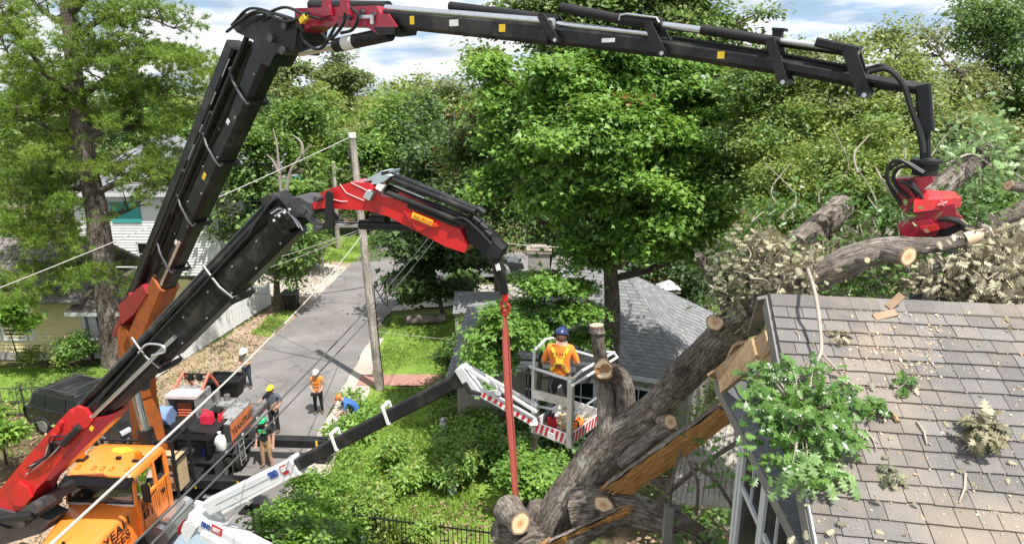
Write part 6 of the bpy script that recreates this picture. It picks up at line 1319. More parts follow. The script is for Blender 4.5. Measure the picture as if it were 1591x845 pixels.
t = thing('oak_limb', 'short pale limb with sawn end at the edge of the picture', 'limb', tuple(A(1580, 290, 7.0))); limb('limb_wood', [(1568, 288, 7.0, .05), (1600, 292, 7.1, .055), (1660, 300, 7.3, .05)], parent=t, m=M_barkL, n=12)
b = MB(); b.disc(A(1567, 288, 7.0), (-.9, -.3, .05), .05, 16, 2); b.build('cut_face', M_cut, t)

# ---------------- oak leaves
ax = [.08, .3, .5, .7, .88]; tips = [(.20, .20), (.45, .34), (.66, .38), (.84, .24)]
vv = [(0, 0, 0)] + [(x, .085, .02) for x in ax] + [(x, -.085, .02) for x in ax] + [(x, y, -.04) for x, y in tips] + [(x, -y, -.04) for x, y in tips] + [(1, 0, -.08)]
ff = [(0, 1, 6), (5, 10, 19)] 
for i in range(4): ff += [(1+i, 2+i, 7+i), (1+i, 7+i, 6+i), (1+i, 11+i, 2+i), (6+i, 7+i, 15+i)]
LEAF['oak'] = (np.array(vv, float), np.array(ff))
M_oak = leafmat('oak_leaf_green', (.04, .10, .016), (.08, .185, .03), (.16, .30, .065), .3, .36)
M_oakp = leafmat('oak_leaf_pale', (.11, .20, .065), (.19, .31, .11), (.31, .43, .19), .25, .42)
M_wilt = leafmat('oak_leaf_wilted', (.12, .11, .06), (.29, .26, .16), (.50, .45, .31), .15, .55)
M_wiltd = leafmat('oak_leaf_wilted_green', (.07, .09, .04), (.16, .18, .09), (.33, .33, .2), .15, .55)
M_oako = leafmat('oak_leaf_green_single', (.035, .09, .016), (.078, .18, .03), (.19, .33, .085), .3, .34, True); M_oakpo = leafmat('oak_leaf_pale_single', (.11, .20, .065), (.20, .32, .115), (.33, .45, .21), .25, .42, True); M_wilto = leafmat('oak_leaf_wilted_single', (.10, .085, .045), (.27, .235, .14), (.52, .46, .31), .15, .55, True); M_wiltdo = leafmat('oak_leaf_wilted_green_single', (.06, .075, .035), (.16, .17, .085), (.34, .33, .2), .15, .55, True)
M_twig = paint('pale_twig', (.36, .31, .26), (.2, .16, .12), 20, .8, amount=.5)
def leaf_obj_mesh(mat, bend):
    me = bpy.data.meshes.new('leaf'); b0, f0 = LEAF['oak']; v = b0.copy(); v[:, 2] += -bend*v[:, 0]**2 + .35*np.abs(v[:, 1])*(1-.5*v[:, 0]) + .06*np.sin(v[:, 0]*9+bend*20)*v[:, 1]*4
    me.from_pydata([tuple(p) for p in v], [], [tuple(int(i) for i in f) for f in f0]); me.materials.append(mat); return me
LM = [leaf_obj_mesh(M_oako, q) for q in (.1, .3, .55, .0, .8, -.15)]; LMp = [leaf_obj_mesh(M_oakpo, q) for q in (.15, .3)]
m_rnd = None
for m in (M_oak, M_oakp):   # single-leaf objects vary by object instead of by island
    t = m.node_tree
def put_leaf(me, pos, d, nrm, size, parent):
    d = V3(d).normalized(); nrm = V3(nrm); nrm = (nrm-d*nrm.dot(d)).normalized(); s = nrm.cross(d)
    o = bpy.data.objects.new('leaf', me); COL.objects.link(o); o.parent = parent
    Mx = Matrix(((d.x*size, s.x*size, nrm.x*size), (d.y*size, s.y*size, nrm.y*size), (d.z*size, s.z*size, nrm.z*size))).to_4x4(); Mx.translation = V3(pos)-V3(root_off(parent)); o.matrix_local = Mx; return o
ro = random.Random(31)
def spray(parent, base, tip, n, size, meshes, up=RN, spreadang=1.1):
    base, tip = V3(base), V3(tip); d = (tip-base).normalized()
    for k in range(n):
        t = .35+.65*k/max(1, n-1); p = base.lerp(tip, t); sd_ = d.cross(V3(up)).normalized(); a = (ro.uniform(.3, spreadang))*(1 if k % 2 else -1)*(1.15-t*.7)
        dd = d*math.cos(a)+sd_*math.sin(a)+V3(up)*ro.uniform(-.25, .35); nn = V3(up)+Vector((ro.uniform(-.6, .6), ro.uniform(-.6, .6), ro.uniform(-.2, .5)))
        put_leaf(ro.choice(meshes), p, dd, nn, size*ro.uniform(.55, 1.25), parent)
ob_ = thing('oak_branch', 'leafy green oak branch lying over the roof edge', 'branch', tuple(RP(1262, 560, .05)))
b = MB(); pth = [A(1255, 418, 6.0), RP(1265, 450, .28), RP(1272, 490, .22), RP(1276, 545, .16), RP(1262, 570, .13), RP(1258, 600, .14), RP(1246, 650, .2), RP(1235, 700, .2)]
b.tube([V3(p) for p in curve(pth, 6)], [.016]*14+[.014]*14+[.012]*14+[.006], 8, rough=.1); b.build('stem', M_twig, ob_, True)
b = MB(); b.tube([RP(1276, 548, .15), RP(1292, 565, .12), RP(1305, 580, .06), RP(1325, 598, .03)], [.010, .009, .007, .004], 6); b.build('twig', M_twig, ob_, True)
cnt = 0
for k in range(38):
    u = ro.uniform(1158, 1325); v = ro.uniform(565, 738)
    if u > 1290 and v < 600: continue
    if u < 1185 and v > 690: continue
    hgt = .10+.30*math.exp(-((u-1235)/70)**2-((v-650)/80)**2)*ro.uniform(.5, 1.1)
    base = RP(1245+(u-1245)*.35, 640+(v-640)*.35, .14); tip = RP(u, v, hgt)
    b = MB(); b.tube([base, base.lerp(tip, .6)+RN*.03, tip], [.006, .004, .003], 5); b.build('twig', M_twig, ob_)
    spray(ob_, base.lerp(tip, .2), tip+(tip-base).normalized()*.02, 7, .118, LM if not (v > 705 and ro.random() < .75) else LMp)
for k in range(8): # lowest, pale undersides
    tip = RP(1215+k*15+ro.uniform(-6, 6), 748+ro.uniform(-12, 12), .08); base = RP(1240+k*6, 705, .14); spray(ob_, base, tip, 4, .125, LMp)
fl_ = np.random.default_rng(9); uu = fl_.normal(1240, 42, 420); vv2 = fl_.normal(652, 44, 420); uu = np.clip(uu, 1150, 1330); vv2 = np.clip(vv2, 570, 745)
cL = np.array([RP(a_, c_, .05+.22*fl_.random()) for a_, c_ in zip(uu, vv2)])
o = leaves('inner_foliage', cL, np.tile(np.array(RN), (420, 1))+fl_.normal(size=(420, 3))*.55, fl_.normal(size=(420, 3))+(cL-np.array(RP(1243, 630, .1)))*2.0, fl_.uniform(.07, .12, 420), M_oak, ob_, 'oak'); o['kind'] = 'stuff'
def sprig(name, label, u, v, r, n, meshes, size, h=.08, cat='sprig'):
    t = thing(name, label, cat, tuple(RP(u, v, .01))); c = RP(u, v, .05)
    b = MB(); b.tube([RP(u-r*.9, v+r*.7, .02), RP(u-r*.3, v+r*.2, .06), c], [.006, .005, .003], 5); b.build('twig', M_twig, t)
    for k in range(n):
        a = ro.uniform(0, 6.28); q = RP(u+r*.5*math.cos(a)*ro.random(), v+r*.5*math.sin(a)*ro.random(), .03+h*ro.random()); e = RP(u+r*1.3*math.cos(a), v+r*1.1*math.sin(a), h*ro.uniform(.2, 1.2)); put_leaf(ro.choice(meshes), q, e-q, RN+Vector((ro.uniform(-.7, .7), ro.uniform(-.7, .7), 0)), size*ro.uniform(.7, 1.1), t)
    return t
LW = [leaf_obj_mesh(M_wilto, q) for q in (.5, .8, .3)]; LWd = [leaf_obj_mesh(M_wiltdo, q) for q in (.6, .9)]
sprig('oak_sprig', 'small green oak sprig highest on the open roof', 1405, 597, 18, 16, LM, .10)
sprig('oak_sprig', 'green oak sprig with reddish bark beside the big branch', 1362, 635, 22, 24, LM, .11)
sprig('oak_sprig', 'small dark wilted sprig low on the roof', 1386, 737, 16, 18, LWd, .09)
sprig('wilted_branch', 'large bunch of wilted tan oak leaves lying on the roof', 1532, 668, 44, 110, LW+LWd, .11, .20, 'branch')
sprig('wilted_sprig', 'brown torn leaves below the bare branch near the ridge', 1305, 520, 20, 18, LW, .08, .05)
# bark pieces, chips and loose leaves on the shingles
n = 3600; rc_ = np.random.default_rng(15); cc_l = []
for k in range(n):
    u, v = (rc_.normal(1395, 50), rc_.normal(545, 48)) if k % 3 else (rc_.uniform(1230, 1600), rc_.uniform(475, 850))
    p = RP(u, v, .022+.004*rc_.random())
    if (p-R0).dot(E1) > .03 and v > 476 and math.sin(u*.06+v*.04)+math.sin(v*.09-u*.03)+rc_.normal()*.8 > -.6: cc_l.append(p)
cc_l = np.array(cc_l); n = len(cc_l); szs = rc_.lognormal(math.log(.0095), .6, n)
o = leaves('wood_chips', cc_l, np.tile(np.array(RN), (n, 1))+rc_.normal(size=(n, 3))*.35, rc_.normal(size=(n, 3)), np.clip(szs, .004, .05), leafmat('chip_wood', (.30, .19, .10), (.55, .40, .26), (.78, .66, .52), .05, .8)); tag(o, 'pale wood chips and sawdust scattered over the shingles', 'wood chips', kind='stuff')
for k, (u, v, u2, v2, r, lab) in enumerate(((1345, 668, 1362, 700, .008, 'thin brown stick beside the dark wilted sprig'), (1395, 655, 1380, 640, .02, 'short reddish bark chunk under the green sprig'), (1500, 735, 1490, 780, .01, 'brown forked stick low on the shingles'), (1242, 530, 1236, 512, .007, 'small twig near the rake edge of the roof'), (1425, 655, 1440, 690, .012, 'pale splinter of wood in the middle of the roof'))):
    t = thing('loose_stick', lab, 'stick', tuple(RP(u, v, .02))); b = MB(); p, q = RP(u, v, .03), RP(u2, v2, .035); b.tube([p, p.lerp(q, .5)+E1*.015, q], [r, r*.9, r*.5], 6, rough=.15); b.build('stick_wood', M_twig if k != 1 else M_ply, t, True)
    if k in (0, 2): b = MB(); b.tube([p.lerp(q, .5)+E1*.012, p.lerp(q, .6)+E1*.05], [r*.6, r*.3], 5); b.build('side_twig', M_twig, t)
nl = 60
cl_ = np.array([RP(ro.uniform(1230, 1591), ro.uniform(480, 845), .03) for _ in range(nl)])
o = leaves('loose_leaves', cl_, np.tile(np.array(RN), (nl, 1))+np.random.default_rng(2).normal(size=(nl, 3))*.35, np.random.default_rng(3).normal(size=(nl, 3)), np.random.default_rng(4).uniform(.03, .09, nl), M_wilt, None, 'oak'); tag(o, 'loose tan leaves scattered across the shingles', 'leaves', kind='stuff')
# wilted and fresh foliage still on the broken limbs
rf_ = np.random.default_rng(21)
def oakcloud(name, label, spots, mat, size=.10, per=28, sp=.13, kind=None, cat='foliage'):
    cl = np.array([A(u+rf_.normal()*su, v+rf_.normal()*sv, Y+rf_.normal()*.25) for u, v, su, sv, Y, k in spots for _ in range(k)]); out = unit(rf_.normal(size=cl.shape)+np.array([0, -.4, .6]))
    c, n_, d = foliage(rf_, cl, out, per, sp, .7, .5, .7); root = thing(name, label, cat, tuple(cl.mean(0)))
    o = leaves('leaves', c, n_, d, rf_.uniform(.7, 1.25, len(c))*size, mat, root, 'oak'); b = MB()
    for p in cl[::2]: b.tube([V3(p)-Vector((rf_.normal()*.1, .05, .12)), V3(p), V3(p)+Vector((rf_.normal()*.08, -.02, .05))], [.008, .006, .003], 4)
    b.build('twigs', M_twig, root); return root
oakcloud('wilted_foliage', 'drooping wilted leaves around the cut limb end above the trunk', [(1155, 470, 22, 20, 7.9, 14), (1140, 430, 20, 18, 8.2, 12), (1120, 402, 10, 10, 8.3, 4), (1175, 440, 10, 10, 7.7, 6)], M_wiltd)
oakcloud('wilted_foliage', 'pale wilted leaves along the limb behind the ridge', [(1200, 420, 26, 18, 7.5, 22), (1245, 405, 14, 8, 7.3, 6), (1190, 385, 16, 12, 7.9, 10)], M_wilt)
oakcloud('wilted_foliage', 'heap of grey wilted leaves on the rear roof', [(1550, 430, 26, 22, 6.6, 44), (1580, 400, 12, 16, 6.7, 16), (1510, 440, 12, 12, 6.5, 8)], M_wilt, .11)
oakcloud('oak_foliage', 'fresh pale green oak leaves on the limb beside the grapple', [(1530, 225, 32, 22, 8.2, 26), (1500, 255, 16, 14, 8.2, 8), (1570, 260, 16, 18, 8.2, 10)], M_oakp, .10, 13, .19)
oakcloud('oak_foliage', 'green oak leaves under the cut limb behind the ridge', [(1340, 430, 40, 14, 7.2, 16), (1300, 440, 20, 8, 7.1, 6), (1250, 330, 30, 30, 8.4, 14), (1190, 340, 18, 22, 8.6, 10), (1350, 345, 16, 22, 8.2, 8), (1440, 440, 20, 10, 7.0, 6)], M_oak, .09, 18, .15)
oakcloud('oak_foliage', 'pale oak leaves hanging in front of the grapple frame', [(1392, 345, 8, 10, 6.9, 3), (1404, 330, 4, 7, 6.8, 1)], M_oakp, .085, 8, .08)
oakcloud('oak_foliage', 'shaded oak leaves among the broken limbs at the foot of the trunk', [(1150, 830, 26, 12, 7.6, 9), (1060, 835, 10, 8, 8.4, 3), (1110, 745, 10, 6, 8.2, 3), (1190, 835, 10, 8, 7.0, 4), (1110, 705, 8, 6, 8.2, 3)], M_oak, .12, 10, .11)
oakcloud('wilted_foliage', 'dry brown leaves tangled in the broken twigs behind the ridge', [(1230, 430, 26, 10, 7.3, 12), (1300, 405, 24, 10, 7.3, 8), (1180, 455, 14, 10, 7.8, 8), (1470, 420, 18, 12, 6.9, 12), (1410, 430, 18, 8, 6.9, 8), (1340, 380, 20, 12, 7.6, 8)], M_wilt, .085, 26, .12)
oakcloud('oak_foliage', 'loose green oak leaves tangled between the limbs near the ridge', [(1265, 400, 24, 14, 7.4, 10), (1380, 425, 20, 10, 7.0, 8), (1150, 410, 14, 16, 8.2, 8), (1460, 350, 14, 14, 7.6, 6), (1510, 330, 18, 14, 7.8, 8)], M_oak, .09, 14, .14)
tg = thing('broken_twigs', 'tangle of bare broken twigs over the limbs behind the ridge', 'twigs', tuple(A(1300, 430, 7.0))); rtw = random.Random(9)
for k in range(34):
    u0, v0, Y0 = rtw.uniform(1130, 1580), rtw.uniform(370, 450), rtw.uniform(6.6, 7.8); a_ = rtw.uniform(0, 6.28); L_ = rtw.uniform(25, 70); limb('twig', [(u0, v0, Y0, rtw.uniform(.008, .02)), (u0+L_*.5*math.cos(a_)+rtw.uniform(-8, 8), v0+L_*.35*math.sin(a_), Y0+rtw.uniform(-.1, .1), .008), (u0+L_*math.cos(a_+.3), v0+L_*.6*math.sin(a_+.3), Y0+rtw.uniform(-.2, .2), .003)], parent=tg, m=M_twig if k % 3 else M_barkL, n=5, k=4, rough=.05)
for k, (pts, lab) in enumerate((([(1440, 330, 7.2, .012), (1385, 300, 7.4, .012), (1360, 260, 7.6, .008)], 'pale bare twig curling up behind the sawn log'), ([(1395, 440, 6.7, .015), (1440, 420, 6.8, .018), (1455, 400, 6.9, .02), (1450, 380, 6.9, .02)], 'bent pale branch hanging below the cut limb'), ([(1470, 255, 7.9, .012), (1510, 240, 8.0, .014), (1545, 262, 8.0, .012)], 'thin looping branch among the pale oak leaves'))):
    t = thing('bare_twig', lab, 'twig', tuple(A(*pts[0][:3]))); limb('twig_wood', pts, parent=t, m=M_twig, n=6, rough=.05)

# ================================================================== NEIGHBOURING HOUSES
M_wsid = paint('white_siding', (.72, .72, .71), (.5, .49, .46), 2, .6, amount=.3); M_ysid = paint('cream_yellow_siding', (.60, .52, .28), (.42, .36, .2), 2, .65, amount=.35); M_teal = paint('teal_siding', (.05, .33, .31), (.04, .22, .21), 2, .6, amount=.4)
def roofmat(name, a, c, d):
    m = brickmat(name, a, c, d, 3.2, .5, .42); return m
M_roofg = shinglemat('far_grey_shingle', (.165, .17, .18), (.20, .205, .215), (.245, .25, .26), (.22, .22, .215))
M_roofb = shinglemat('far_blue_grey_shingle', (.19, .20, .23), (.23, .245, .28), (.28, .29, .32), (.26, .26, .26))
M_roofd = shinglemat('far_brown_shingle', (.13, .115, .10), (.19, .165, .145), (.25, .22, .19), (.22, .19, .16))
def roof_courses(parent, name, quad, mat, step, tabw, seed):
    """shingled slope: rows of separate tabs, joined into one because each is only a few pixels; quad = eave a, eave b, top b, top a"""
    a, bb, c, d = [V3(p) for p in quad]; nrm = (bb-a).cross(d-a).normalized()
    if nrm.z < 0: nrm = -nrm
    H_ = ((d+c)/2-(a+bb)/2).length; rows = max(2, int(H_/step)); rng_ = random.Random(seed); b = MB()
    for i in range(rows):
        t0, t1 = i/rows, min(1, (i+1.15)/rows); p0, p1, q0, q1 = a.lerp(d, t0), bb.lerp(c, t0), a.lerp(d, t1), bb.lerp(c, t1); L_ = (p1-p0).length; n = max(1, int(L_/tabw)); o = rng_.uniform(0, .5)
        for k in range(n+1):
            s0, s1 = max(0, (k-o)/n), min(1, (k+1-o)/n-.015)
            if s1 <= s0: continue
            up0, up1 = nrm*(.022+rng_.uniform(0, .006)), nrm*.006
            b.add([p0.lerp(p1, s0)+up0, p0.lerp(p1, s1)+up0, q0.lerp(q1, s1)+up1, q0.lerp(q1, s0)+up1, p0.lerp(p1, s0), p0.lerp(p1, s1)], [(0, 1, 2, 3), (4, 5, 1, 0)])
    b2 = MB(); b2.prism([a-nrm*.05, bb-nrm*.05, c-nrm*.05, d-nrm*.05], nrm*.1); r_ = b2.build(name, M_fascia, parent)
    o = b.build('shingles', mat, r_); o['kind'] = 'stuff'; return r_
def siding(parent, p, q, z0, z1, n, mat, nm='siding_board'):
    p, q = V3(p), V3(q); d = (q-p).normalized(); o = Vector((d.y, -d.x, 0)); h = (z1-z0)/n
    for k in range(n):
        b = MB(); a0 = Vector((p.x, p.y, z0+k*h)); c0 = Vector((q.x, q.y, z0+k*h)); b.add([a0+o*.05, c0+o*.05, c0+o*.004+Vector((0, 0, h*1.02)), a0+o*.004+Vector((0, 0, h*1.02)), a0-o*.02, c0-o*.02], [(0, 1, 2, 3), (4, 5, 1, 0)]); b.build(nm, mat, parent)
def window(parent, p, q, z0, z1, out, mt=M_trim, mull=1):
    p, q = V3(p), V3(q); d = (q-p).normalized(); o = V3(out).normalized()
    def P_(t, z, k=0.0): r = p.lerp(q, t); return Vector((r.x, r.y, z))+o*k
    b = MB(); b.prism([P_(0, z0, .05), P_(1, z0, .05), P_(1, z1, .05), P_(0, z1, .05)], o*.02); w = b.build('window', M_pane, parent)
    b = MB(); b.bar(P_(0, z0-.05, .07), P_(0, z1+.06, .07), .06, .12, up=d); b.bar(P_(1, z0-.05, .07), P_(1, z1+.06, .07), .06, .12, up=d); b.bar(P_(-.03, z1+.05, .07), P_(1.03, z1+.05, .07), .06, .12); b.build('frame', mt, w)
    b = MB(); b.bar(P_(-.06, z0-.05, .09), P_(1.06, z0-.05, .09), .1, .08); b.build('sill', mt, w)
    b = MB(); b.bar(P_(0, (z0+z1)/2, .065), P_(1, (z0+z1)/2, .065), .03, .05)
    for k in range(mull): b.bar(P_((k+1)/(mull+1), z0, .065), P_((k+1)/(mull+1), z1, .065), .03, .03, up=d)
    b.build('muntins', mt, w); return w
# grey roofed house beyond the trunk
gh_ = thing('grey_roofed_house', 'low house with grey hipped roof and brick chimney beyond the trunk', 'house', (3.0, 24.5, 0))
ca, cb, cc_, cdd = Vector((-1.4, 22.4, 2.8)), Vector((5.9, 19.8, 2.8)), Vector((8.6, 26.0, 2.8)), Vector((1.0, 28.4, 2.8)); ra, rb = Vector((2.1, 25.0, 5.3)), Vector((4.1, 24.2, 5.3))
for k, q in enumerate(((ca, cb, rb, ra), (cb, cc_, rb, rb+(cc_-cb)*.001), (cc_, cdd, ra, rb), (cdd, ca, ra, ra+(ca-cdd)*.001))): roof_courses(gh_, 'roof_slope', q, M_roofg, .15, .32, k)
for p, q in ((ca, cb), (cb, cc_), (cdd, ca)):
    b = MB(); b.bar(p-Vector((0, 0, .1)), q-Vector((0, 0, .1)), .1, .16); b.build('gutter', M_trim, gh_)
ctr = (ca+cb+cc_+cdd)/4; wc = [ctr+(p-ctr)*.9 for p in (ca, cb, cc_, cdd)]
for k in range(4):
    p, q = wc[k], wc[(k+1) % 4]; b = MB(); b.prism([Vector((p.x, p.y, -.1)), Vector((q.x, q.y, -.1)), Vector((q.x, q.y, 2.82)), Vector((p.x, p.y, 2.82))], (ctr-(p+q)/2).normalized()*.12); b.build('wall', M_wall, gh_)
for t in (.2, .5, .78): window(gh_, wc[0].lerp(wc[1], t-.07), wc[0].lerp(wc[1], t+.07), 1.0, 2.2, (-.31, -.95, 0))
# left wing with low slope
la, lb_, lc, ld_ = Vector((-2.2, 20.6, 2.6)), Vector((1.6, 22.2, 2.6)), Vector((.9, 24.6, 4.2)), Vector((-1.6, 23.6, 4.2)); roof_courses(gh_, 'wing_slope', (la, lb_, lc, ld_), M_roofg, .15, .32, 9)
b = MB(); b.bar(la-Vector((0, 0, .08)), lb_-Vector((0, 0, .08)), .1, .18); b.build('gutter', M_trim, gh_)
b = MB(); b.prism([Vector((-1.8, 21.1, 0)), Vector((1.5, 22.5, 0)), Vector((1.5, 22.5, 2.6)), Vector((-1.8, 21.1, 2.6))], (-.04, .1, 0)); b.prism([Vector((-1.8, 21.1, 0)), Vector((-1.5, 23.5, 0)), Vector((-1.5, 23.5, 3.6)), Vector((-1.8, 21.1, 2.6))], (.1, 0, 0)); b.build('wing_wall', M_wall, gh_)
M_brick = brickmat('chimney_brick', (.30, .24, .19), (.38, .31, .25), (.32, .30, .27), 5); chm = A(837, 415, 26.5)
ch_ = MB(); ch_.bx(chm.x-.42, chm.x+.42, chm.y-.35, chm.y+.35, 3.2, 5.45, bev=.02); chim = ch_.build('chimney', M_brick, gh_)
b = MB(); b.bx(chm.x-.5, chm.x+.5, chm.y-.42, chm.y+.42, 5.45, 5.59); b.bx(chm.x-.3, chm.x+.3, chm.y-.25, chm.y+.25, 5.59, 5.69); b.build('chimney_cap', M_brick, chim)
# small shed roof
sp_ = G(742, 478, 2.0); sh = thing('garden_shed', 'small garden shed with grey shingle roof by the gravel drive', 'shed', (sp_.x, sp_.y, 0))
roof_courses(sh, 'roof', ((sp_.x-1.1, sp_.y-.6, 1.9), (sp_.x+1.2, sp_.y-.6, 1.9), (sp_.x+1.2, sp_.y+.9, 2.5), (sp_.x-1.1, sp_.y+.9, 2.5)), M_roofg, .16, .3, 5)
b = MB(); b.bx(sp_.x-1.0, sp_.x+1.1, sp_.y-.5, sp_.y+.8, 0, 1.9); b.build('wall', M_wall, sh)
b = MB(); b.bx(sp_.x-.3, sp_.x+.4, sp_.y-.53, sp_.y-.5, .05, 1.7); b.build('door', M_fascia, sh)
# yellow house
yh = thing('yellow_house', 'pale yellow clapboard house behind the pine trunk', 'house', (-21.5, 28.6, 0))
siding(yh, (-27.5, 28.6), (-18.9, 28.4), .35, 3.0, 15, M_ysid); siding(yh, (-18.9, 28.4), (-18.9, 33), .35, 3.0, 15, M_ysid)
b = MB(); b.bx(-27.5, -19.0, 28.75, 33, 0, 3.0); b.build('wall_core', M_fascia, yh); b = MB(); b.bx(-27.5, -18.85, 28.35, 28.5, 0, .36); b.build('foundation', M_brick, yh)
b = MB(); b.bar((-18.86, 28.36, .3), (-18.86, 28.36, 3.0), .14, .14, up=(0, 1, 0)); b.build('corner_board', M_trim, yh)
roof_courses(yh, 'roof', ((-28, 27.9, 2.9), (-18.4, 27.7, 2.9), (-19.2, 31, 5.0), (-28, 31, 5.0)), M_roofd, .2, .35, 2); roof_courses(yh, 'roof', ((-28, 34, 2.9), (-18.4, 34, 2.9), (-19.2, 31, 5.0), (-28, 31, 5.0)), M_roofd, .2, .35, 3)
for x in (-25.5, -22.6): 
    window(yh, (x, 28.52), (x+1.0, 28.5), 1.0, 2.6, (0, -1, 0))
    for s in (-.42, 1.12):
        b = MB(); b.bx(x+s, x+s+.3, 28.42, 28.47, .9, 2.7, bev=.01); b.build('shutter', M_trim, yh)
# bay porch with flower box
b = MB(); b.bx(-18.8, -16.6, 28.5, 31, 0, 2.4); b.build('porch_wall', M_wsid, yh); window(yh, (-18.4, 28.48), (-17.0, 28.48), 1.2, 2.2, (0, -1, 0), mull=2)
roof_courses(yh, 'porch_roof', ((-19.2, 27.7, 2.45), (-16.2, 27.7, 2.45), (-16.4, 30.5, 3.3), (-19.0, 30.5, 3.3)), M_roofd, .2, .35, 4)
b = MB(); b.bar((-19.2, 27.7, 2.38), (-16.2, 27.7, 2.38), .1, .16); b.build('porch_fascia', M_trim, yh)
b = MB(); b.bx(-18.5, -16.8, 28.05, 28.42, .72, 1.1, bev=.03); fb = b.build('flower_box', M_trim, yh)
b = MB(); b.bx(-18.55, -16.75, 28.0, 28.44, 1.06, 1.12); b.build('box_rim', M_trim, fb)
# white two storey house
wh = thing('white_house', 'white two-storey house with blue grey roof behind the pine', 'house', (-22.5, 43.0, 0))
siding(wh, (-27, 41.5), (-18.2, 41.5), .2, 5.6, 30, M_wsid); siding(wh, (-18.2, 41.5), (-18.2, 49), .2, 5.6, 30, M_wsid)
b = MB(); b.bx(-27, -18.3, 41.6, 49, 0, 5.6); b.build('wall_core', M_fascia, wh)
pk = Vector((-22.6, 45.2, 8.9)); ev = [Vector((-27.6, 40.9, 5.5)), Vector((-17.6, 40.9, 5.5)), Vector((-17.6, 49.6, 5.5)), Vector((-27.6, 49.6, 5.5))]
for k in range(4): roof_courses(wh, 'roof_slope', (ev[k], ev[(k+1) % 4], pk+(ev[(k+1) % 4]-pk)*.03, pk+(ev[k]-pk)*.03), M_roofb, .2, .35, 20+k)
for k in (0, 1):
    b = MB(); b.bar(ev[k]-Vector((0, 0, .1)), ev[k+1]-Vector((0, 0, .1)), .12, .2); b.build('eave_trim', M_trim, wh)
b = MB(); b.bx(-21.4, -20.9, 43.4, 43.8, 7.6, 8.0); b.build('roof_vent', M_blackM, wh)
for x, z0, z1 in ((-26.2, 3.5, 4.9), (-20.4, 3.5, 4.9), (-23.4, .9, 2.3)): window(wh, (x, 41.47), (x+1.3, 41.47), z0, z1, (0, -1, 0))
b = MB(); b.bx(-24.7, -22.9, 41.40, 41.46, 3.6, 4.9); b.build('teal_panel', M_teal, wh)
# teal house with porch
th_ = thing('teal_house', 'teal house with small grey porch roof beyond the crane boom', 'house', (-20.2, 47, 0))
siding(th_, (-21.2, 46.0), (-16.1, 46.0), .2, 5.2, 26, M_teal); siding(th_, (-16.1, 46.0), (-16.1, 52), .2, 5.2, 26, M_teal)
b = MB(); b.bx(-21.2, -16.2, 46.1, 52, 0, 5.2); b.build('wall_core', M_fascia, th_)
roof_courses(th_, 'roof_slope', ((-21.7, 45.4, 5.1), (-15.6, 45.4, 5.1), (-16.0, 49, 7.2), (-21.2, 49, 7.2)), M_roofb, .2, .35, 31); roof_courses(th_, 'porch_roof', ((-20.8, 43.6, 2.6), (-16.2, 43.6, 2.6), (-16.4, 46.0, 3.3), (-20.6, 46.0, 3.3)), M_roofb, .2, .35, 32)
for x in (-20.6, -19.2, -17.8, -16.4): 
    b = MB(); b.bar((x, 43.8, .1), (x, 43.8, 2.6), .14, .14, up=(0, 1, 0), ch=.02); b.build('porch_post', M_trim, th_)
b = MB(); b.bar((-20.8, 43.6, 2.52), (-16.2, 43.6, 2.52), .1, .18); b.build('porch_beam', M_trim, th_)
b = MB(); b.bx(-20.8, -16.2, 43.7, 46, 0, .25); b.build('porch_floor', M_board, th_)
for x, z0, z1 in ((-20.5, 3.5, 4.8), (-17.8, 3.6, 4.8), (-19.8, .8, 2.1), (-17.8, .8, 2.1)): window(th_, (x, 45.97), (x+.9, 45.97), z0, z1, (0, -1, 0))
# ================================================================== FENCES, POLES, WIRES
def fence(label, pts, h, gap, pw, mat, name, rails=(.3, .85), post_every=14, pointed=True):
    f = thing(name, label, 'fence', (*pts[0], 0)); me = None
    b = MB(); b.prism([(-pw/2, 0, .05), (pw/2, 0, .05), (pw/2, 0, h-.06), (0, 0, h), (-pw/2, 0, h-.06)] if pointed else [(-pw/2, 0, .0), (pw/2, 0, .0), (pw/2, 0, h), (-pw/2, 0, h)], (0, .02 if pointed else pw, 0)); me = bpy.data.meshes.new('picket'); me.from_pydata(b.v, [], b.f); me.materials.append(mat); rg_ = random.Random(3)
    for p, q in zip(pts[:-1], pts[1:]):
        L_ = math.dist(p, q); n = int(L_/gap); a = math.atan2(q[1]-p[1], q[0]-p[0])
        for k in range(n):
            t = (k+.5)/n; o = bpy.data.objects.new('picket', me); COL.objects.link(o); o.parent = f; o.location = (p[0]+(q[0]-p[0])*t-pts[0][0], p[1]+(q[1]-p[1])*t-pts[0][1], rg_.uniform(-.015, .015)); o.rotation_euler = (rg_.uniform(-.015, .015), rg_.uniform(-.012, .012), a)
        off_ = Vector((-math.sin(a), math.cos(a), 0))*.035
        for r_ in rails: b = MB(); b.bar(Vector((*p, r_*h))+off_, Vector((*q, r_*h))+off_, .04, .07 if pointed else .03); b.build('rail', mat, f)
        m = max(1, int(L_/2.4))
        for k in range(m+1): b = MB(); c = Vector((p[0]+(q[0]-p[0])*k/m, p[1]+(q[1]-p[1])*k/m, 0))+off_*2; b.bar(c, c+Vector((0, 0, h+.08)), .1 if pointed else .06, .1 if pointed else .06, up=(0, 1, 0), ch=.01); b.build('post', mat, f)
    return f
M_fence = paint('fence_white', (.74, .75, .76), (.5, .5, .47), 3, .6, amount=.35); M_iron = paint('iron_black', (.012, .012, .013), None, 6, .5)
fence('white picket fence running along the dirt verge', [(-15.0, 25.5), (-14.85, 27), (-13.45, 36.2)], 1.22, .125, .095, M_fence, 'picket_fence')
fence('short white picket fence turning away beside the gravel drive', [(-13.7, 36.5), (-17.5, 37.6)], 1.0, .14, .095, M_fence, 'picket_fence')
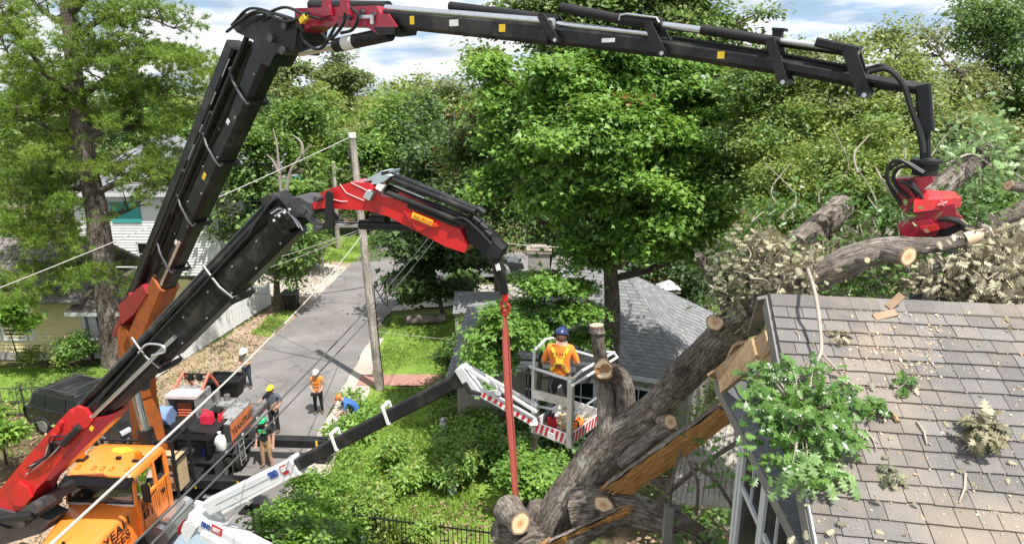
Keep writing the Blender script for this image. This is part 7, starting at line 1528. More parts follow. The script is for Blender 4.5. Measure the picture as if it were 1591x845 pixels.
fence('black iron picket fence low among the garden plants', [(-4.2, 15.6), (-.2, 14.8)], 1.12, .115, .018, M_iron, 'iron_fence', (.12, .86), pointed=False)
fence('thin grey wire fence in front of the shaded yard', [(-26, 23.3), (-15.6, 23.0)], 1.1, .6, .02, M_grey, 'wire_fence', (.05, .5, .98), pointed=False)
M_pole = barkmat('weathered_pole', (.22, .19, .16), (.36, .32, .28), (.50, .46, .41), None, 3, .25)
pb0 = Vector((-5.35, 25.3, 0)); ptop = A(547, 212, 25.5)
up_ = thing('utility_pole', 'tall grey wooden utility pole beside the road', 'pole', tuple(pb0))
b = MB(); b.tube([pb0.lerp(ptop, t) for t in [k/10 for k in range(11)]], [.185-.006*k for k in range(11)], 14, rough=.02); pole = b.build('shaft', M_pole, up_, True)
b = MB(); b.cyl(ptop-Vector((0, 0, .05)), ptop+Vector((0, 0, .12)), .15, 12); b.build('pole_cap', M_label, up_, True)
b = MB(); b.cyl(ptop-Vector((.12, .1, .8)), ptop-Vector((.12, .1, .55)), .05, 8); b.cyl(ptop-Vector((.1, .1, 1.2)), ptop-Vector((.1, .1, 1.05)), .04, 8); b.build('insulator', M_grey, up_, True)
def onpole(v): 
    t = (v-598)/(212-598); return pb0.lerp(ptop, max(0, min(1, t)))
b = MB(); b.tube([onpole(590)+Vector((.19, -.05, 0)), onpole(500)+Vector((.19, -.05, 0)), onpole(430)+Vector((.22, -.05, 0)), onpole(420)+Vector((.5, -.3, .1))], .018, 6); b.build('riser_cable', M_hose, up_, True)
rw_ = random.Random(6)
for k in range(4):
    p = onpole(428); b = MB(); b.tube([V3(q) for q in curve([p+Vector((.2, -.1, 0)), p+Vector((.45+.1*k, -.3, -.2-.2*k)), p+Vector((.8, -.5, .3)), p+Vector((1.1+.1*k, -.6, .1*k))], 6)], .02, 6); b.build('loose_cable', M_hose, up_, True)
b = MB(); b.sph(onpole(425)+Vector((.95, -.5, .1)), .16, 8, 6, sc=(.6, .6, 1.5)); b.build('splice_case', M_hose, up_, True)
p2 = G(525, 386); p2t = A(518, 252, p2.y)
u2 = thing('far_utility_pole', 'thin pale utility pole farther down the road', 'pole', tuple(p2)); b = MB(); b.tube([p2, p2.lerp(p2t, .5), p2t], [.19, .17, .13], 10); b.build('shaft', M_pole, u2, True); b = MB(); b.bar(p2t-Vector((.6, 0, .5)), p2t+Vector((.6, 0, -.5)), .1, .1); b.build('crossarm', M_pole, u2)
p3 = G(620, 432); u3 = thing('sign_post', 'thin grey metal post at the edge of the gravel drive', 'post', tuple(G(503, 384+38))); q3 = G(503, 424); b = MB(); b.cyl(q3, q3+Vector((0, 0, 2.4)), .05, 8); b.build('post_tube', M_alu, u3, True); b = MB(); b.sph(q3+Vector((0, 0, 2.42)), .07, 8, 6); b.build('post_cap', M_alu, u3, True)
def wire(label, p, q, sag, r, mat, n=24, rough=0.0):
    p, q = V3(p), V3(q); w = thing('overhead_wire', label, 'wire', tuple(p)); b = MB(); b.tube([p.lerp(q, k/n)-Vector((0, 0, sag*4*(k/n)*(1-k/n))) for k in range(n+1)], r, 6, rough=rough); b.build('cable', mat, w, True)
M_wire = paint('bare_wire', (.10, .10, .10), None, 6, .6, .2); M_cable = paint('pale_cable', (.48, .46, .43), (.35, .33, .30), 40, .6, amount=.6)
wire('thick pale service cable slanting from the pole across the cab', onpole(352), CAM+ray(60, 862)*5.6, .25, .016, M_cable, 40, .12)
wire('dark power line passing over the cab roof', A(690, 336, 30), CAM+ray(190, 862)*6.5, .30, .013, M_wire)
wire('dark power line running lowest over the fuel tank', A(694, 346, 30), CAM+ray(190, 890)*7.2, .30, .013, M_wire)
wire('thin line from the pole top to the houses on the far side', ptop, CAM+ray(-60, 470)*22, .15, .018, M_cable)
wire('upper of two thin wires behind the crane elbow', onpole(345), A(330, 428, 30), .1, .016, M_cable); wire('lower of two thin wires behind the crane elbow', onpole(348), A(330, 445, 30), .1, .016, M_cable)
wire('thin dark wire from the splice over the road', onpole(432), A(390, 455, 33), .2, .014, M_hose); wire('white and black marker line across the lawn', A(585, 515, 29.5), A(735, 530, 27), .03, .009, M_cable)
wire('thin cable from the red jib to the far trees', A(655, 356, 26), A(920, 385, 26), .2, .014, M_cable)
# ================================================================== GARDEN THINGS
lp = G(690, 712); gl = thing('garden_lantern', 'small black garden lantern on a post among the shrubs', 'lantern', tuple(lp))
b = MB(); b.cyl(lp, lp+Vector((0, 0, 1.1)), .03, 8); b.build('post', M_iron, gl, True); b = MB(); b.bar(lp+Vector((0, 0, 1.1)), lp+Vector((0, 0, 1.4)), .13, .13, up=(0, 1, 0), w2=.2, h2=.2); b.build('glass_box', M_label, gl); b = MB(); b.bar(lp+Vector((0, 0, 1.4)), lp+Vector((0, 0, 1.5)), .26, .26, up=(0, 1, 0), w2=.04, h2=.04); b.build('cap', M_grey, gl)
lp = A(1037, 475, 27.0); bh = thing('birdhouse', 'pale slatted birdhouse on a post beside the grey roof', 'birdhouse', (lp.x, lp.y, 0))
b = MB(); b.cyl((lp.x, lp.y, 0), (lp.x, lp.y, lp.z), .05, 8); b.build('post', M_pole, bh)
for k in range(4): b = MB(); w_ = .26+.05*k; b.bx(lp.x-w_, lp.x+w_, lp.y-w_, lp.y+w_, lp.z+k*.22, lp.z+k*.22+.06); b.build('tier', M_board, bh)
b = MB(); b.bx(lp.x-.2, lp.x+.2, lp.y-.2, lp.y+.2, lp.z, lp.z+.8); b.build('box', M_board, bh); b = MB(); b.bar((lp.x, lp.y, lp.z+.82), (lp.x, lp.y, lp.z+1.1), .9, .9, up=(0, 1, 0), w2=.1, h2=.1); b.build('roof_cap', M_trim, bh)
lp = G(703, 765); mt = thing('meter_box', 'small grey utility box standing in the garden bed', 'utility box', tuple(lp)); b = MB(); b.bx(lp.x-.14, lp.x+.14, lp.y-.1, lp.y+.1, 0, .55, bev=.02); b.build('box', M_grbox, mt); b = MB(); b.cyl((lp.x-.05, lp.y-.1, .4), (lp.x-.05, lp.y-.16, .4), .09, 12); b.build('dial', M_label, mt, True)
bp = G(453, 480); bn = thing('waste_bin', 'dark waste bin beside the roadside tree', 'bin', tuple(bp)); b = MB(); b.bar(bp, bp+Vector((0, 0, .95)), .62, .6, up=(0, 1, 0), w2=.8, h2=.75, ch=.04); b.build('bin_body', M_blackM, bn); b = MB(); b.bx(bp.x-.42, bp.x+.42, bp.y-.42, bp.y+.4, .95, 1.03, bev=.02); b.build('lid', M_grey, bn)
for s in (-1, 1): b = MB(); b.cyl(bp+Vector((s*.3, .33, .12)), bp+Vector((s*.36, .33, .12)), .12, 10); b.build('wheel', M_rubber, bn)
lp = G(655, 505); bl = thing('garden_log', 'weathered log lying on the lawn under the dark tree', 'log', tuple(lp)); b = MB(); b.tube([lp+Vector((-.9, 0, .25)), lp+Vector((0, .1, .3)), lp+Vector((1.2, .3, .28))], [.2, .28, .22], 14, rough=.1); b.build('log_body', M_barkL, bl, True)
for k, (u, v, c_, lab) in enumerate(((740, 428, (.30, .31, .33), 'grey car parked on the far drive behind the hook arm'), (762, 418, (.03, .03, .035), 'dark car parked beyond the grey car on the far drive'))):
    cp = G(u, v+6); cr = thing('parked_car', lab, 'car', tuple(cp), R(10)); mm = paint('far_car_%d' % k, c_, None, 3, .3, coat=.4)
    b = MB(); loft(b, [[(x, y, z) for x, z in ((-2.1, .35), (-2.15, .75), (-1.7, .9), (1.2, .9), (2.0, .75), (2.1, .4))] for y in (-.85, .85)]); b.build('body', mm, cr)
    b = MB(); loft(b, [[(x, y, z) for x, z in ((-1.7, .88), (-1.2, 1.4), (.3, 1.42), (1.1, .88))] for y in (-.7, .7)]); b.build('cabin', M_cglass, cr); b = MB(); b.bx(-1.15, .28, -.66, .66, 1.40, 1.46, bev=.03); b.build('roof', mm, cr)
    for x in (-1.3, 1.3):
        for s in (-1, 1): b = MB(); b.cyl((x, s*.7, .32), (x, s*.88, .32), .32, 14); b.build('wheel', M_rubber, cr)

# ================================================================== TREES
M_mbark = barkmat('maple_bark', (.045, .037, .03), (.12, .10, .08), (.24, .21, .18)); M_pbark = barkmat('pine_bark', (.045, .036, .03), (.14, .115, .098), (.28, .245, .215), None, 9, 1.0); M_dead = paint('dead_wood', (.30, .26, .22), (.16, .14, .11), 8, .9, amount=.5)
LV = {k: leafmat('leaf_'+k, *c) for k, c in dict(
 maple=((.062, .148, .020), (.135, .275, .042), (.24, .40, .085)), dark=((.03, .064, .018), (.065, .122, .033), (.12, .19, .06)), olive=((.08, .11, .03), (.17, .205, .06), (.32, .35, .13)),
 yellow=((.085, .14, .024), (.19, .26, .048), (.35, .41, .11)), fresh=((.07, .165, .018), (.165, .31, .04), (.30, .45, .085)), mid=((.05, .112, .02), (.11, .20, .038), (.21, .31, .08)), pale=((.14, .18, .07), (.25, .29, .14), (.44, .46, .28)), brown=((.12, .06, .02), (.30, .15, .05), (.45, .26, .12))).items()}
rt_ = np.random.default_rng(77)
def PB_(u, v, Y, ru, rv=None, ry=None):
    c = A(u, v, Y); s = Y/ray(u, v).y/FPX; rv = ru if rv is None else rv
    return (np.array(c), np.array([ru*s, (ry if ry else ru*s*.9), rv*s]))
def tree(name, label, base, blobs, leaf, size, ncl, per, spread, trunk=None, r0=.25, shape='plain', bark=None, cat='tree', group=None, limbs=True, flat=.4, tilt=.5, shell=.45, accents=(), up=.9):
    base = V3(base); root = thing(name, label, cat, tuple(base), None, group); cl, out = clumps(rt_, blobs, ncl, shell, .36 if shape == 'lobed' else .8)
    z0 = base.z; keep = cl[:, 2] > z0+.15; cl, out = cl[keep], out[keep]
    c, n_, d = foliage(rt_, cl, out, per, spread*.85, flat, up, tilt)
    leaves('crown', c, n_, d, rt_.uniform(.5, 1.45, len(c))*size, LV[leaf], root, shape)
    for lf_, frac in accents:
        k = rt_.choice(len(cl), max(1, int(len(cl)*frac)), replace=False); c, n_, d = foliage(rt_, cl[k], out[k], per, spread*.9, flat, up, tilt); leaves('foliage', c+out[k].repeat(per, 0)*.08, n_, d, rt_.uniform(.65, 1.3, len(c))*size, LV[lf_], root, shape)
    bark = bark or M_mbark; cen = np.mean([bb[0] for bb in blobs], 0); topz = max(bb[0][2]+.3*bb[1][2] for bb in blobs)
    if trunk is None: trunk = [base, base.lerp(V3(cen), .35)+Vector((0, 0, 0)), Vector((cen[0], cen[1], (cen[2]+topz)/2))]
    P_ = curve([tuple(p) for p in trunk], 6); b = MB(); K = len(P_); b.tube([V3(p) for p in P_], [r0*(1-.8*i/(K-1)) for i in range(K)], 12, rough=.06, seed=int(abs(base.x)*9)); b.build('trunk', bark, root, True)
    if limbs:
        for bc, br in blobs:
            bc = V3(bc); i = min(range(K), key=lambda j: abs(P_[j][2]-(bc.z-.45*(bc-V3(P_[j])).length))); p = V3(P_[i]); mid = p.lerp(bc, .55)+Vector((0, 0, -.08*(bc-p).length)); rr = max(.02, r0*.35)
            cv = curve([tuple(p), tuple(mid), tuple(bc)], 5); b = MB(); b.tube([V3(q) for q in cv], [rr*(1-.75*j/(len(cv)-1)) for j in range(len(cv))], 7, rough=.08, seed=i)
            near = cl[np.linalg.norm((cl-np.array(bc))/np.maximum(br, .1), axis=1) < 1.25][:9]
            for q in near: m = V3(cv[3]).lerp(bc, .5); e = V3(q); b.tube([m, m.lerp(e, .5)+Vector((0, 0, .05)), e], [rr*.3, rr*.2, rr*.08], 4)
            b.build('limb', bark, root, True)
    return root
# the big maple in front of the grey roof
mb = [(960, 110, 19.5, 55), (885, 140, 19, 52), (1035, 140, 19.5, 55), (835, 195, 18.5, 48), (905, 215, 18, 55), (985, 205, 18, 58), (1070, 220, 18.5, 55), (1115, 285, 18.5, 45), (965, 290, 17.8, 58), (880, 310, 18.2, 50), (1045, 315, 17.8, 55), (1140, 345, 18.5, 36), (1000, 375, 18, 48), (820, 270, 19, 42), (780, 155, 20, 42), (900, 390, 18.5, 32), (1085, 380, 18.6, 38), (750, 115, 20, 32), (785, 225, 19.5, 40), (765, 290, 19.5, 34), (1150, 225, 18.8, 36), (1165, 290, 18.6, 30), (1130, 165, 19, 36)]
tree('maple_tree', 'tall bright green maple rising in the middle of the picture', (2.75, 19.2, 0), [PB_(u, v, Y, r, r*.82) for u, v, Y, r in mb], 'maple', .13, 1800, 56, .26, [(2.75, 19.2, -.1), tuple(A(950, 520, 19.0)), tuple(A(948, 400, 19.0)), tuple(A(945, 300, 19.0)), tuple(A(955, 180, 19.2)), tuple(A(960, 110, 19.4))], .30, 'lobed', flat=.42, tilt=.5, accents=(('fresh', .42), ('brown', .006)))
tree('young_maple', 'leafy green maple bough spreading over the edge of the grey roof', (.6, 18.5, 0), [PB_(u, v, Y, r, r*.75) for u, v, Y, r in ((850, 455, 18, 40), (800, 500, 18, 42), (880, 490, 17.8, 36), (905, 450, 18.2, 30), (770, 545, 18, 34), (830, 520, 17.6, 36), (975, 550, 17.5, 22), (930, 530, 18, 28))], 'maple', .125, 380, 58, .21, [(.6, 18.5, -.1), tuple(A(840, 560, 18.3)), tuple(A(845, 470, 18.2))], .11, 'lobed', flat=.3, tilt=.4)
tree('oak_tree', 'tall olive oak behind the maple below the long black jib', (4.5, 29, 0), [PB_(u, v, Y, r) for u, v, Y, r in ((850, 60, 28, 60), (930, 25, 29, 62), (1010, 15, 29, 60), (1090, 45, 28, 62), (1150, 95, 28, 50), (1010, 70, 28, 50), (1160, 30, 29, 36), (930, 80, 28, 50))], 'mid', .21, 560, 56, .48, None, .42, accents=(('olive', .25),))
tree('oak_tree', 'dark leafy oak filling the space behind the maple trunk', (1.0, 31, 0), [PB_(u, v, Y, r) for u, v, Y, r in ((800, 330, 29, 55), (850, 270, 30, 60), (770, 230, 31, 50), (900, 340, 30, 60), (960, 390, 29, 50), (790, 180, 31, 45), (1060, 400, 29, 60))], 'dark', .2, 420, 50, .5, None, .4, accents=(('mid', .25), ('brown', .03)))
tree('oak_tree', 'slim tree with rusty dead leaves left of the maple top', (-.6, 33, 0), [PB_(u, v, Y, r) for u, v, Y, r in ((765, 95, 32, 22), (770, 140, 32, 34), (755, 190, 32, 40), (740, 250, 32, 38), (760, 300, 32, 40))], 'mid', .26, 240, 32, .45, None, .25, accents=(('brown', .08), ('yellow', .2)))
# trees to the right behind the damaged house
right = [((1210, 200, 17), 'leafy green tree between the maple and the blossoming tree', ((1190, 150, 17, 50), (1215, 230, 16, 50), (1185, 300, 15.5, 45), (1160, 200, 17.5, 40), (1230, 310, 15, 40)), 'mid', ('yellow', .35), 7.2), ((1290, 150, 16), 'olive tree crowned right below the jib bracket', ((1250, 130, 17, 40), (1275, 90, 18, 30), (1310, 130, 16.5, 42), (1331, 62, 18, 26), (1240, 80, 18, 26), (1270, 200, 16, 55), (1330, 210, 15.5, 45)), 'yellow', ('pale', .2), 8.2),
 ((1370, 120, 16), 'olive tree with pale blossom behind the jib tip', ((1377, 64, 17.5, 26), (1395, 115, 16.5, 42), (1370, 160, 16, 48), (1440, 150, 16.5, 38), (1420, 190, 15.5, 48)), 'yellow', ('pale', .45), 9.5), ((1480, 150, 17), 'dark olive tree rising behind the tip arm', ((1452, 72, 18, 32), (1490, 130, 17, 42), (1500, 195, 16, 50), (1530, 240, 16, 46), (1470, 230, 15.5, 46)), 'olive', ('pale', .12), 11.0),
 ((1570, 100, 19), 'tall dark tree at the upper edge of the picture', ((1560, 20, 19, 52), (1590, 80, 18.5, 60), (1550, 110, 18.5, 46), (1600, 180, 18, 60), (1580, 260, 17, 50)), 'mid', ('dark', .3), 13.5), ((1300, 270, 13.5), 'tangled yellow green thicket behind the sawn log', ((1250, 270, 13.5, 45), (1310, 260, 13.5, 50), (1370, 260, 13.5, 50), (1340, 310, 12.5, 45), (1220, 350, 12.5, 40), (1420, 300, 12.5, 40), (1170, 380, 13, 36)), 'yellow', ('mid', .4), 6.3), ((1440, 330, 12.5), 'shaded thicket behind the grapple saw', ((1450, 290, 13, 50), (1520, 310, 12.5, 50), (1570, 330, 12, 45), (1480, 360, 11.5, 40), (1380, 370, 11.5, 40)), 'mid', ('dark', .3), 8.3)]
for (u, v, Y), lab, bl_, lf_, ac, x in right:
    c0 = A(u, 420, Y+.5); tree('woodland_tree' if 'thicket' not in lab else 'thicket', lab, (c0.x, Y+.5, mound(c0.x, Y+.5)-.1), [PB_(*q) for q in bl_], lf_, .10 if Y > 14 else .08, 330 if Y > 14 else 420, 56, .24 if Y > 14 else .19, None, .16, accents=(ac,), tilt=.65, shell=.3, cat='tree' if 'thicket' not in lab else 'thicket')
# bare tangled branches showing in the thicket
rb_ = random.Random(17)
for k in range(7):
    u0, v0 = rb_.uniform(1200, 1400), rb_.uniform(260, 340); Y = rb_.uniform(11.5, 12.6); t = thing('bare_twig', ['leaning', 'forked', 'crooked', 'thin', 'grey', 'pale', 'curved', 'long', 'short', 'bent', 'upright', 'broken'][k]+' bare branch in the thicket near '+['the sawn log', 'the blossoming tree', 'the ridge end', 'the jib bracket'][k % 4], 'twig', tuple(A(u0, v0, Y))); pts = [(u0, v0, Y, .022), (u0+rb_.uniform(-20, 20), v0-30, Y+.2, .016), (u0+rb_.uniform(-40, 40), v0-rb_.uniform(50, 90), Y+.4, .008)]
    limb('twig_wood', pts, parent=t, m=M_dead, n=6, rough=.05)
# roadside and middle distance
g = G(690, 492); tree('shade_tree', 'dark green tree standing on the lawn beside the road', tuple(g), [PB_(u, v, 34, r, r*.8) for u, v, r in ((635, 375, 34), (680, 360, 40), (650, 420, 38), (700, 405, 38), (620, 440, 20), (725, 380, 30), (660, 455, 24), (705, 450, 24), (640, 395, 30))], 'dark', .26, 330, 36, .42, None, .17, 'lobed', accents=(('mid', .12),), flat=.3)
g = G(432, 482); tree('roadside_tree', 'small tree with thick trunk at the end of the picket fence', tuple(g), [PB_(u, v, 35, r, r*.8) for u, v, r in ((440, 375, 34), (410, 395, 26), (475, 385, 30), (450, 410, 28), (420, 350, 24))], 'mid', .22, 170, 30, .38, [tuple(g), tuple(A(430, 440, 35)), tuple(A(434, 385, 35))], .26)
dt = tree('dead_topped_tree', 'leafy tree with bare pale forked limbs behind the crane boom', (-15.5, 43, 0), [PB_(u, v, Y, r) for u, v, Y, r in ((400, 240, 42, 40), (450, 180, 44, 40), (484, 250, 43, 28), (470, 310, 42, 36), (420, 310, 42, 36), (370, 290, 42, 32), (350, 350, 41, 30), (385, 190, 44, 30), (466, 290, 43, 26))], 'mid', .30, 380, 34, .55, None, .3, accents=(('fresh', .2),))
b = MB()
for pts in ([(440, 330), (434, 270), (430, 225), (424, 200)], [(444, 300), (452, 265), (470, 240), (484, 225)], [(470, 240), (468, 222), (455, 210)], [(434, 270), (424, 250), (414, 240)]): b.tube([V3(p) for p in curve([A(u, v, 38.5) for u, v in pts], 5)], [.11-.08*i/(5*(len(pts)-1)) for i in range(5*(len(pts)-1)+1)], 8, rough=.06)
b.build('bare_limb', M_dead, dt, True)
mids = [('broad green oak at the road bend behind the pole', -9, 58, ((570, 250, 55, 45), (600, 200, 58, 45), (560, 310, 55, 40), (620, 280, 56, 45), (590, 340, 55, 36)), 'mid', 'fresh'), ('dark round tree beyond the red jib', -6, 52, ((660, 210, 52, 34), (690, 250, 50, 40), (650, 270, 50, 38), (700, 310, 50, 40), (650, 320, 50, 36), (610, 330, 50, 30)), 'dark', 'mid'), ('bright yellow green tree left of the dark round tree', -9.5, 64, ((600, 180, 66, 30), (620, 215, 64, 36), (590, 240, 64, 34), (640, 190, 66, 30)), 'yellow', 'fresh'), ('olive oak under the gap of sky', -3, 60, ((700, 170, 66, 40), (740, 210, 60, 40), (720, 250, 58, 40), (670, 160, 68, 34)), 'olive', 'mid'), ('green tree right behind the black elbow', -21, 62, ((470, 200, 62, 36), (500, 170, 64, 34), (530, 205, 62, 40), (490, 230, 60, 40)), 'yellow', 'fresh'),
 ('tall thin pine with a sparse round top above the woods', -18, 75, ((520, 108, 76, 22), (500, 125, 76, 18), (535, 130, 75, 20), (515, 155, 74, 24)), 'olive', 'mid'), ('wispy tree just beside the tall black boom', -24, 60, ((455, 90, 60, 10), (462, 110, 60, 12), (440, 120, 60, 18), (420, 150, 58, 26)), 'olive', 'mid'), ('dense tree behind the white house roof', -30, 52, ((300, 220, 52, 46), (340, 250, 52, 40), (250, 200, 54, 46), (360, 200, 54, 40), (320, 290, 50, 34)), 'mid', 'fresh'), ('tree mass behind the pine at the edge of the yard', -40, 50, ((40, 230, 50, 70), (110, 260, 50, 60), (20, 330, 46, 60), (150, 200, 54, 60), (80, 160, 54, 60)), 'mid', 'olive')]
for lab, x, Y, bl_, lf_, ac in mids:
    tree('distant_tree', lab, (bl_[0][0] and A(bl_[0][0], 400, Y).x, Y, max(0, Y-60)*.035), [PB_(*q) for q in bl_], lf_, .36, 300, 30, .62, None, .3, accents=((ac, .4),), limbs=False)
# far woods: one mass
bl_ = []
for k in range(150):
    Y = rt_.uniform(75, 150); u = rt_.uniform(-250, 1800); top = 140+rt_.normal()*9 - (26 if 560 < u < 720 else 0)*rt_.random()+ (10 if 690 < u < 760 else 0); r = rt_.uniform(22, 40); bl_.append(PB_(u, top+r*.8, Y, r, r*.85))
    bl_.append(PB_(u+rt_.normal()*14, top+r*2.0, Y-3, r*1.1))
cl, out = clumps(rt_, bl_, 3200, .35); c, n_, d = foliage(rt_, cl, out, 22, 1.15, .5, .8, .6)
fo = leaves('far_woods', c, n_, d, rt_.uniform(.5, 1.0, len(c))*.85, LV['yellow']); tag(fo, 'far green woods closing the view to the horizon', 'woods', kind='stuff')
c, n_, d = foliage(rt_, cl[::3], out[::3], 20, 1.1, .5, .8, .6); fo = leaves('far_woods', c+np.array([0, -.8, .2]), n_, d, rt_.uniform(.5, 1.0, len(c))*.85, LV['mid']); tag(fo, 'darker crowns mixed through the far woods', 'woods', kind='stuff')
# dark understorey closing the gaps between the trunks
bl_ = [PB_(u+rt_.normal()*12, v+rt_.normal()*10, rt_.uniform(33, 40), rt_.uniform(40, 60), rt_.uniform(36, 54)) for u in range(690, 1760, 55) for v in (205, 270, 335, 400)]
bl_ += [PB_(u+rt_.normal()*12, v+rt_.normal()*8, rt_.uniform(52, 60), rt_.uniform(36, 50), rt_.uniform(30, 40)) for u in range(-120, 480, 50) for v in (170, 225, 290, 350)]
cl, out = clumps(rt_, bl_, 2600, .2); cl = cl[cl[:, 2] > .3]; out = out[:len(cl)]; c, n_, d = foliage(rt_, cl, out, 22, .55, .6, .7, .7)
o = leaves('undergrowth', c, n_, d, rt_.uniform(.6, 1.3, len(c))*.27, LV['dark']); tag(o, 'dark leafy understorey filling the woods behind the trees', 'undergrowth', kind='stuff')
# brush on the rise beside the damaged house
k = 900; bx_ = np.stack([rt_.uniform(3.5, 16, k), rt_.uniform(11.5, 26, k), np.zeros(k)], 1); bx_[:, 2] = np.array([mound(a, c) for a, c in bx_[:, :2]])+rt_.random(k)**1.6*2.4
c, n_, d = foliage(rt_, bx_, unit(rt_.normal(size=(k, 3))+np.array([0, 0, .8])), 20, .28, .6, .7, .7); o = leaves('brush', c, n_, d, rt_.uniform(.5, 1.4, len(c))*.14, LV['mid']); tag(o, 'tangled green brush covering the rise behind the damaged house', 'brush', kind='stuff')
# ---------------- pine
pr0 = G(182, 566); pine = thing('pine_tree', 'big old pine with spreading limbs in front of the houses', 'tree', tuple(pr0))
PT = [(182, 566, 27.9, .60), (172, 500, 27.9, .50), (163, 430, 28, .46), (150, 330, 28, .42), (134, 250, 28, .38), (122, 170, 28, .34), (112, 80, 28, .28), (104, 0, 28, .22), (98, -90, 28, .12)]
c = curve([(*A(u, v, Y), r) for u, v, Y, r in PT], 7); b = MB(); b.tube([Vector(p[:3]) for p in c], [p[3] for p in c], 18, rough=.06, seed=2); b.build('trunk', M_pbark, pine, True)
PL_ = [[(125, 100), (150, 90), (215, 88), (275, 95), (330, 110)], [(126, 150), (170, 120), (215, 95)], [(120, 150), (75, 120), (40, 70), (0, 10)], [(115, 160), (70, 150), (30, 110), (0, 60)], [(120, 170), (60, 160), (0, 175)], [(130, 220), (180, 190), (215, 165), (260, 140)], [(140, 260), (190, 255), (240, 250), (280, 275)], [(138, 270), (90, 265), (40, 285), (0, 290)], [(140, 290), (80, 300), (30, 320)], [(150, 330), (95, 300), (70, 330), (50, 380)], [(130, 235), (90, 215), (60, 190), (20, 180)], [(148, 300), (200, 280), (250, 285), (300, 290)], [(128, 200), (190, 200), (250, 190), (300, 180)], [(112, 40), (70, 20), (30, -20)], [(112, 60), (160, 30), (220, 25), (270, 45)], [(150, 340), (190, 330), (215, 320)], [(158, 400), (120, 410), (70, 420), (20, 440)], [(160, 430), (200, 440), (225, 450)], [(112, 20), (150, -20), (200, -60)], [(160, 395), (110, 380), (60, 360), (10, 350)]]
tips_ = []
for k, pts in enumerate(PL_):
    dy = rb_.uniform(-2.6, 2.2); P_ = [(*A(u, v, 28+dy*j/(len(pts)-1)), .15*(1-.85*j/(len(pts)-1))) for j, (u, v) in enumerate(pts)]; cv = curve(P_, 6); b = MB(); b.tube([Vector(p[:3]) for p in cv], [max(.012, p[3]) for p in cv], 8, rough=.08, seed=k)
    for i in range(4, len(cv), 1):
        for _ in range(1 if i % 2 else 2):
            p = np.array(cv[i][:3]); q = p+np.array([rb_.gauss(0, .8), rb_.gauss(0, 1.0), rb_.gauss(.35, .35)]); b.tube([Vector(p), Vector((p+q)/2)+Vector((0, 0, .06)), Vector(q)], [.03, .02, .008], 4); tips_ += [q, (p+q)/2+np.array([rb_.gauss(0, .2), rb_.gauss(0, .2), .15])]
    b.build('limb', M_pbark, pine, True)
ex_ = [(60, 60, 45), (180, 55, 50), (250, 100, 45), (310, 110, 34), (330, 150, 24), (340, 120, 22), (300, 85, 24), (60, 180, 50), (200, 150, 55), (130, 60, 40), (40, 260, 45), (230, 220, 45), (280, 180, 40), (90, 230, 40), (110, 320, 30), (30, 350, 40), (250, 280, 26), (60, 420, 40), (120, 430, 30), (200, 450, 22), (20, 120, 40), (220, 310, 16), (170, 110, 45), (10, 440, 40), (150, 200, 36)]
for u, v, r in ex_:
    for _ in range(int(r*.13)):
        cx_, cy_, cz_ = u+rb_.gauss(0, r*.6), v+rb_.gauss(0, r*.42), 28+rb_.gauss(0, 1.8)
        for _ in range(5): tips_.append(np.array(A(cx_+rb_.gauss(0, 7), cy_+rb_.gauss(0, 3.5), cz_+rb_.gauss(0, .3))))
tp = np.array(tips_)
def proj(P):
    d_ = P[:, 1]*cP-(P[:, 2]-12)*sP; return 795.5+FPX*P[:, 0]/d_, 422.5-FPX*(P[:, 1]*sP+(P[:, 2]-12)*cP)/d_
uu_, vv_ = proj(tp); bad = np.zeros(len(tp), bool)
for a0, a1, b0, b1 in ((168, 260, 322, 425), (60, 240, 462, 600), (150, 240, 300, 325), (165, 230, 228, 250)): bad |= (uu_ > a0) & (uu_ < a1) & (vv_ > b0) & (vv_ < b1)
tp = tp[~bad | (rt_.random(len(tp)) < .2)]; per = 30; n = len(tp)*7
c0 = np.repeat(tp, 7, 0)+rt_.normal(size=(n, 3))*np.array([.27, .27, .13]); c = np.repeat(c0, per, 0); d = unit(rt_.normal(size=(len(c), 3))*np.array([1, 1, .75])+np.array([0, 0, .55])); nr = rt_.normal(size=d.shape)
LV['needle'] = leafmat('pine_needles', (.06, .13, .016), (.155, .255, .032), (.29, .39, .062), .35, .4)
pn = leaves('needles', c, nr, d, rt_.uniform(.14, .27, len(c)), LV['needle'], pine, 'needle')
# ---------------- shrubs in the garden, left yard
def shrub(label, u, v, blobs, lf_, size, ncl, per, sp, acc=(), shape='plain', name='shrub', tilt=.55, flat=.5):
    g = G(u, v); return tree(name, label, tuple(g), blobs, lf_, size, ncl, per, sp, None, .05, shape, cat='shrub', accents=acc, tilt=tilt, flat=flat)
def gb(u, v, Yoff, r, rv=None):      # blob standing on the ground whose middle is seen at u, v
    g = G(u, v+r); return PB_(u, v, g.y+Yoff, r, rv)
shrub('light green shrub closest to the white boom', 520, 850, [gb(480, 770, 0, 36), gb(450, 800, 0, 36), gb(530, 770, 0, 34), gb(510, 820, -.5, 40), gb(460, 835, -.6, 36), gb(435, 850, -.5, 30), gb(560, 800, -.2, 30)], 'fresh', .12, 130, 60, .19, (('maple', .3), ('dark', .15)))
shrub('yellow green bush beside the iron fence', 610, 840, [gb(580, 790, 0, 28), gb(615, 815, 0, 30), gb(590, 840, -.2, 30), gb(640, 835, -.3, 22)], 'yellow', .11, 95, 52, .17, (('fresh', .4),))
shrub('sparse weedy plants in the grass under the black boom', 600, 750, [gb(560, 735, 0, 24, 10), gb(610, 700, 0, 26, 10), gb(640, 730, 0, 24, 10), gb(600, 760, 0, 24, 10), gb(650, 670, 0, 20, 9), gb(660, 770, 0, 22, 9), gb(540, 700, 0, 18, 9)], 'fresh', .12, 130, 22, .2, (('yellow', .4),))
